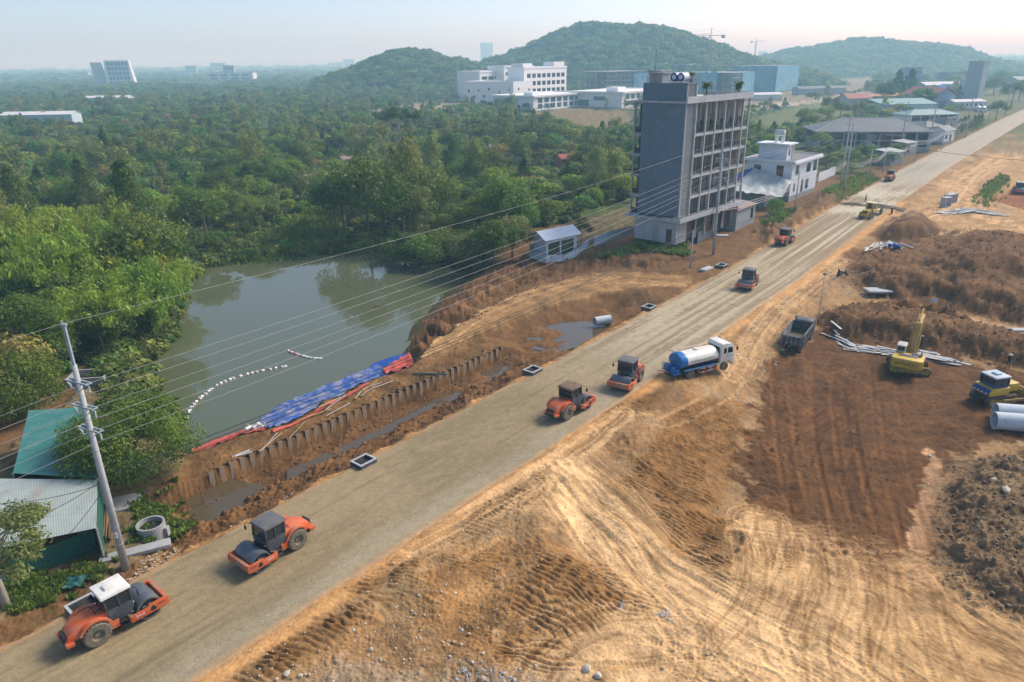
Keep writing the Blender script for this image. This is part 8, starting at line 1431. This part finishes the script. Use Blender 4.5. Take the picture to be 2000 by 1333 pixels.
# ---- dark cypress row, roadside shrubs
for k, (px, py, s_) in enumerate(((1872, 258, .55), (1880, 256, .6), (1888, 253, .62), (1900, 252, .6), (1907, 250, .62), (1914, 247, .6))): p = ground_at(px, py, .5); tree(4, k % 2, (p[0], p[1], gh(p[0], p[1])), s_, k, 'slim dark cypress in the far roadside row, '+NTH[k]+' from left', 'cypress row', 1.1, 'cypress')
for px, py, k, s_, lab in ((1135, 470, 0, .5, 'small tree beside the pale blue shed'), (1515, 415, 0, .5, 'small tree between shack and villa'), (1660, 340, 3, .6, 'roadside tree behind the twin pole'), (1700, 330, 0, .7, 'rounded roadside tree behind the far compactor'), (1738, 322, 6, .6, 'dark tree at the tin huts'), (1625, 312, 6, .8, 'dark tree behind the villa wall'), (1600, 300, 0, .9, 'large green tree between villa and hall'), (1505, 300, 1, 1.0, 'bright green tree left behind the villa'), (1480, 318, 1, .9, 'bright green tree between grey building and villa'), (1640, 232, 0, 1.3, 'wide tree above the hip-roofed hall'), (1600, 240, 3, 1.2, 'spreading tree left above the hip-roofed hall'), (1665, 330, 6, .7, 'dark shrubby tree under the hall'), (1612, 335, 0, .8, 'green tree behind the right villa wall end'), (1632, 322, 1, .85, 'light tree left below the hall'), (1655, 318, 0, .8, 'green tree at the middle foot of the hall'), (1680, 315, 6, .75, 'dark tree at the middle foot of the hall'), (1702, 312, 0, .75, 'green tree at the right foot of the hall'), (1722, 312, 3, .7, 'spreading tree at the right foot of the hall'), (1590, 318, 6, .8, 'dark tree right behind the villa roof'), (1750, 300, 1, .7, 'light tree right of the hall corner'), (1780, 290, 0, .6, 'tree left of the pavilion house'), (1705, 235, 0, 1.2, 'round tree above the hall roof ridge'), (1735, 232, 5, 1.2, 'brownish tree in front of the teal workshop'), (1760, 236, 5, 1.1, 'brownish bare tree right before the workshop'), (1570, 245, 0, 1.2, 'round tree left of the hall roof'), (1620, 225, 6, 1.4, 'tall dark tree far behind the hall'), (1850, 235, 0, 1.0, 'green tree behind the pavilion house'), (1862, 228, 3, 1.1, 'spreading tree at the yard office'), (1945, 232, 0, 1.3, 'tree at the corner beyond the mixer yard'), (1975, 205, 6, 1.8, 'dark tree on the far roadside at right'), (1990, 195, 0, 2.0, 'round hazy tree at the right picture edge')): p = ground_at(px, py, .5); tree(k, 0, (p[0], p[1], gh(p[0], p[1])-.1), s_, px*.1, lab, None, 1, 'roadside_tree')
# ---- stones and rubble
def stone_mesh(seed):
    r = np.random.RandomState(seed); t_ = (1+5**.5)/2; v = np.array([(-1, t_, 0), (1, t_, 0), (-1, -t_, 0), (1, -t_, 0), (0, -1, t_), (0, 1, t_), (0, -1, -t_), (0, 1, -t_), (t_, 0, -1), (t_, 0, 1), (-t_, 0, -1), (-t_, 0, 1)])/1.9; v = v*(.75+.5*r.rand(12, 1)); f = [(0, 11, 5), (0, 5, 1), (0, 1, 7), (0, 7, 10), (0, 10, 11), (1, 5, 9), (5, 11, 4), (11, 10, 2), (10, 7, 6), (7, 1, 8), (3, 9, 4), (3, 4, 2), (3, 2, 6), (3, 6, 8), (3, 8, 9), (4, 9, 5), (2, 4, 11), (6, 2, 10), (8, 6, 7), (9, 8, 1)]; return v, f
SM = [stone_mesh(k) for k in range(6)]
def rubble(label, polys, n, s0, s1, m, seed, name='rubble', z=-.5):
    r = np.random.RandomState(seed); V, Fc = [], []; k = 0
    for P, w in polys:
        W = G(P, z); xs = [p[0] for p in W]; ys = [p[1] for p in W]; q = int(n*w); X = min(xs)+(max(xs)-min(xs))*r.rand(q*4); Y = min(ys)+(max(ys)-min(ys))*r.rand(q*4); s_, t_ = to_st(X, Y); ok = (sdf_poly(X, Y, W)+1.2*fbm(X*.3, Y*.3, 3, seed) > 0) & (np.abs(t_-road_c(s_)) > RHW+.3); X, Y = X[ok][:q], Y[ok][:q]; Zs = terrain(X, Y)[0]
        for x, y, zz in zip(X, Y, Zs):
            sc = s0*(s1/s0)**(r.rand()**2.6); v, f = SM[r.randint(6)]; a = r.rand()*6.28; c_, s2 = math.cos(a), math.sin(a); vv = v*np.array([1, .8, .6])*sc; V.append(np.stack([vv[:, 0]*c_-vv[:, 1]*s2+x, vv[:, 0]*s2+vv[:, 1]*c_+y, vv[:, 2]+zz+sc*.12], 1)); Fc.append(np.array(f)+k*12); k += 1
    V = np.concatenate(V); Fc = np.concatenate(Fc); me = bpy.data.meshes.new(name); me.from_pydata(V.tolist(), [], Fc.tolist()); me.materials.append(m); link(name, me, None, label, 'rubble', None, 'stuff')
M['stone'] = mat('stone_tan', (.46, .35, .23), .9, var=.45, scale=1.3, coords='Object'); M['stone_pale'] = mat('stone_pale', (.50, .44, .35), .9, var=.35, scale=1.1); M['clod'] = mat('earth_clod', (.20, .118, .06), .95, var=.4, scale=1.2); M['clod_grey'] = mat('earth_clod_grey', (.22, .155, .095), .95, var=.4, scale=1.2); M['clod_dark'] = mat('earth_clod_dark', (.14, .085, .045), .95, var=.4, scale=1.2); M['stone_grey'] = mat('stone_grey', (.40, .41, .41), .9, var=.3, scale=1.1)
rubble('tan pebbles scattered over the churned earth', [([(380, 1333), (700, 1130), (1060, 920), (1300, 1080), (1500, 1333), (1300, 1420), (300, 1420)], .75), ([(1100, 900), (1300, 780), (1480, 720), (1440, 900), (1420, 1050), (1250, 1000)], .25)], 5200, .025, .10, M['stone'], 1); rubble('pale stones along the foreground bank', [([(430, 1333), (560, 1290), (760, 1270), (1000, 1270), (1200, 1290), (1260, 1333), (1200, 1400), (400, 1400)], .6), ([(700, 1180), (900, 1130), (1000, 1180), (900, 1270), (700, 1260)], .4)], 420, .035, .14, M['stone_pale'], 2)
rubble('pale rubble on the road embankment', [([(1400, 660), (1500, 600), (1600, 560), (1560, 640), (1490, 720), (1440, 800), (1420, 740)], .55), ([(1600, 545), (1680, 520), (1730, 535), (1700, 560), (1620, 575)], .45)], 1300, .04, .2, M['stone_pale'], 3); rubble('brown clods on the bund and in the ditch', [([(380, 930), (560, 850), (800, 740), (980, 670), (1000, 690), (700, 850), (500, 960), (400, 985)], .4), ([(470, 985), (700, 880), (950, 740), (1050, 700), (950, 780), (700, 905), (520, 1005)], .35), ([(800, 690), (900, 590), (1030, 520), (1180, 510), (1000, 590), (860, 660)], .25)], 4200, .05, .2, M['clod_dark'], 4)
rubble('grey-brown clods heaped at the right picture edge', [([(1838, 930), (1880, 885), (1940, 868), (2120, 845), (2250, 1250), (2050, 1220), (1930, 1170), (1850, 1120), (1822, 1060)], 1)], 4200, .04, .2, M['clod_grey'], 5, z=-1); rubble('brown clods over the heaps on the right', [([(1600, 630), (1640, 590), (1860, 600), (2000, 650), (2000, 700), (1850, 670), (1700, 650)], .4), ([(1640, 520), (1740, 470), (1960, 450), (2050, 480), (2050, 620), (1830, 580)], .6)], 3600, .06, .24, M['clod'], 6); rubble('dark earth crumbs in the reddish pit', [([(1512, 700), (1640, 660), (1850, 700), (1920, 730), (1890, 870), (1830, 950), (1790, 1060), (1700, 1110), (1560, 1020), (1450, 950), (1480, 800)], 1)], 1800, .03, .11, M['clod_dark'], 7, z=-2.2); rubble('loose stones on the left road edge', [([(120, 1215), (330, 1080), (430, 1040), (700, 910), (1000, 760), (1040, 745), (700, 930), (430, 1062), (250, 1160)], .7), ([(200, 1180), (330, 1060), (345, 1080), (240, 1180)], .3)], 1500, .03, .13, M['stone'], 8)
rubble('grey gravel in the foreground hollow', [([(850, 1333), (900, 1290), (1000, 1290), (1060, 1333), (1060, 1400), (850, 1400)], .6), ([(1200, 1333), (1230, 1300), (1290, 1333)], .2), ([(1200, 1140), (1310, 1160), (1320, 1185), (1210, 1165)], .2)], 1300, .03, .13, M['stone_grey'], 9)
rr = random.Random(21)
for k, (px, py, s_) in enumerate(sorted((((1145, 1308, .42), (1167, 1322, .4), (1046, 1303, .26), (902, 1232, .2), (916, 1240, .2), (886, 1256, .22), (743, 1290, .24), (725, 1270, .24), (560, 1318, .34), (586, 1322, .26), (604, 1320, .2), (540, 1328, .2), (878, 1284, .2), (943, 1278, .22), (942, 1328, .34), (1005, 1330, .24), (690, 1232, .2), (811, 1200, .16), (1320, 1010, .16), (1295, 1308, .22))))):
    p = onground(px, py, -.3); v, f = SM[k % 6]; b = MB(); b.add([(x*s_*.75, y*s_*.62, z*s_*.55) for x, y, z in v], f); o = b.build('boulder', M['stone_pale' if k % 3 else 'stone'], None, bevel=.02, label='pale loose stone on the churned foreground bank, '+NTH[k]+' from left', cat='stone', group='loose stones in the foreground', loc=(p[0], p[1], p[2]+s_*.25), rz=rr.random()*6)
for k, (px, py, s_) in enumerate(((1944, 932, .3), (1966, 958, .42), (1815, 892, .2))): p = onground(px, py, -1); v, f = SM[k]; b = MB(); b.add([(x*s_*1.4, y*s_*.8, z*s_*.6) for x, y, z in v], f); b.build('boulder', M['stone_pale'], None, bevel=.02, label=('white stone on the grey clod heap, upper one', 'flat white stone on the grey clod heap, lower one', 'small pale stone at the edge of the pit')[k], cat='stone', loc=(p[0], p[1], p[2]+s_*.3), rz=k)
# ================================================================ haze
_hz = MB(); _hz.box2(-9500, 9500, -300, 9500, -8, 135)
_m = bpy.data.materials.new('haze_air'); _m.use_nodes = True; _m.node_tree.nodes.clear()
_o = _m.node_tree.nodes.new('ShaderNodeOutputMaterial'); _v = _m.node_tree.nodes.new('ShaderNodeVolumePrincipled')
_v.inputs['Color'].default_value = (.43, .78, 1.0, 1); _v.inputs['Absorption Color'].default_value = (1, 1, 1, 1); _v.inputs['Density'].default_value = .00047; _v.inputs['Anisotropy'].default_value = .1
_m.node_tree.links.new(_v.outputs[0], _o.inputs['Volume'])
_hz.build('haze', _m, kind='stuff')
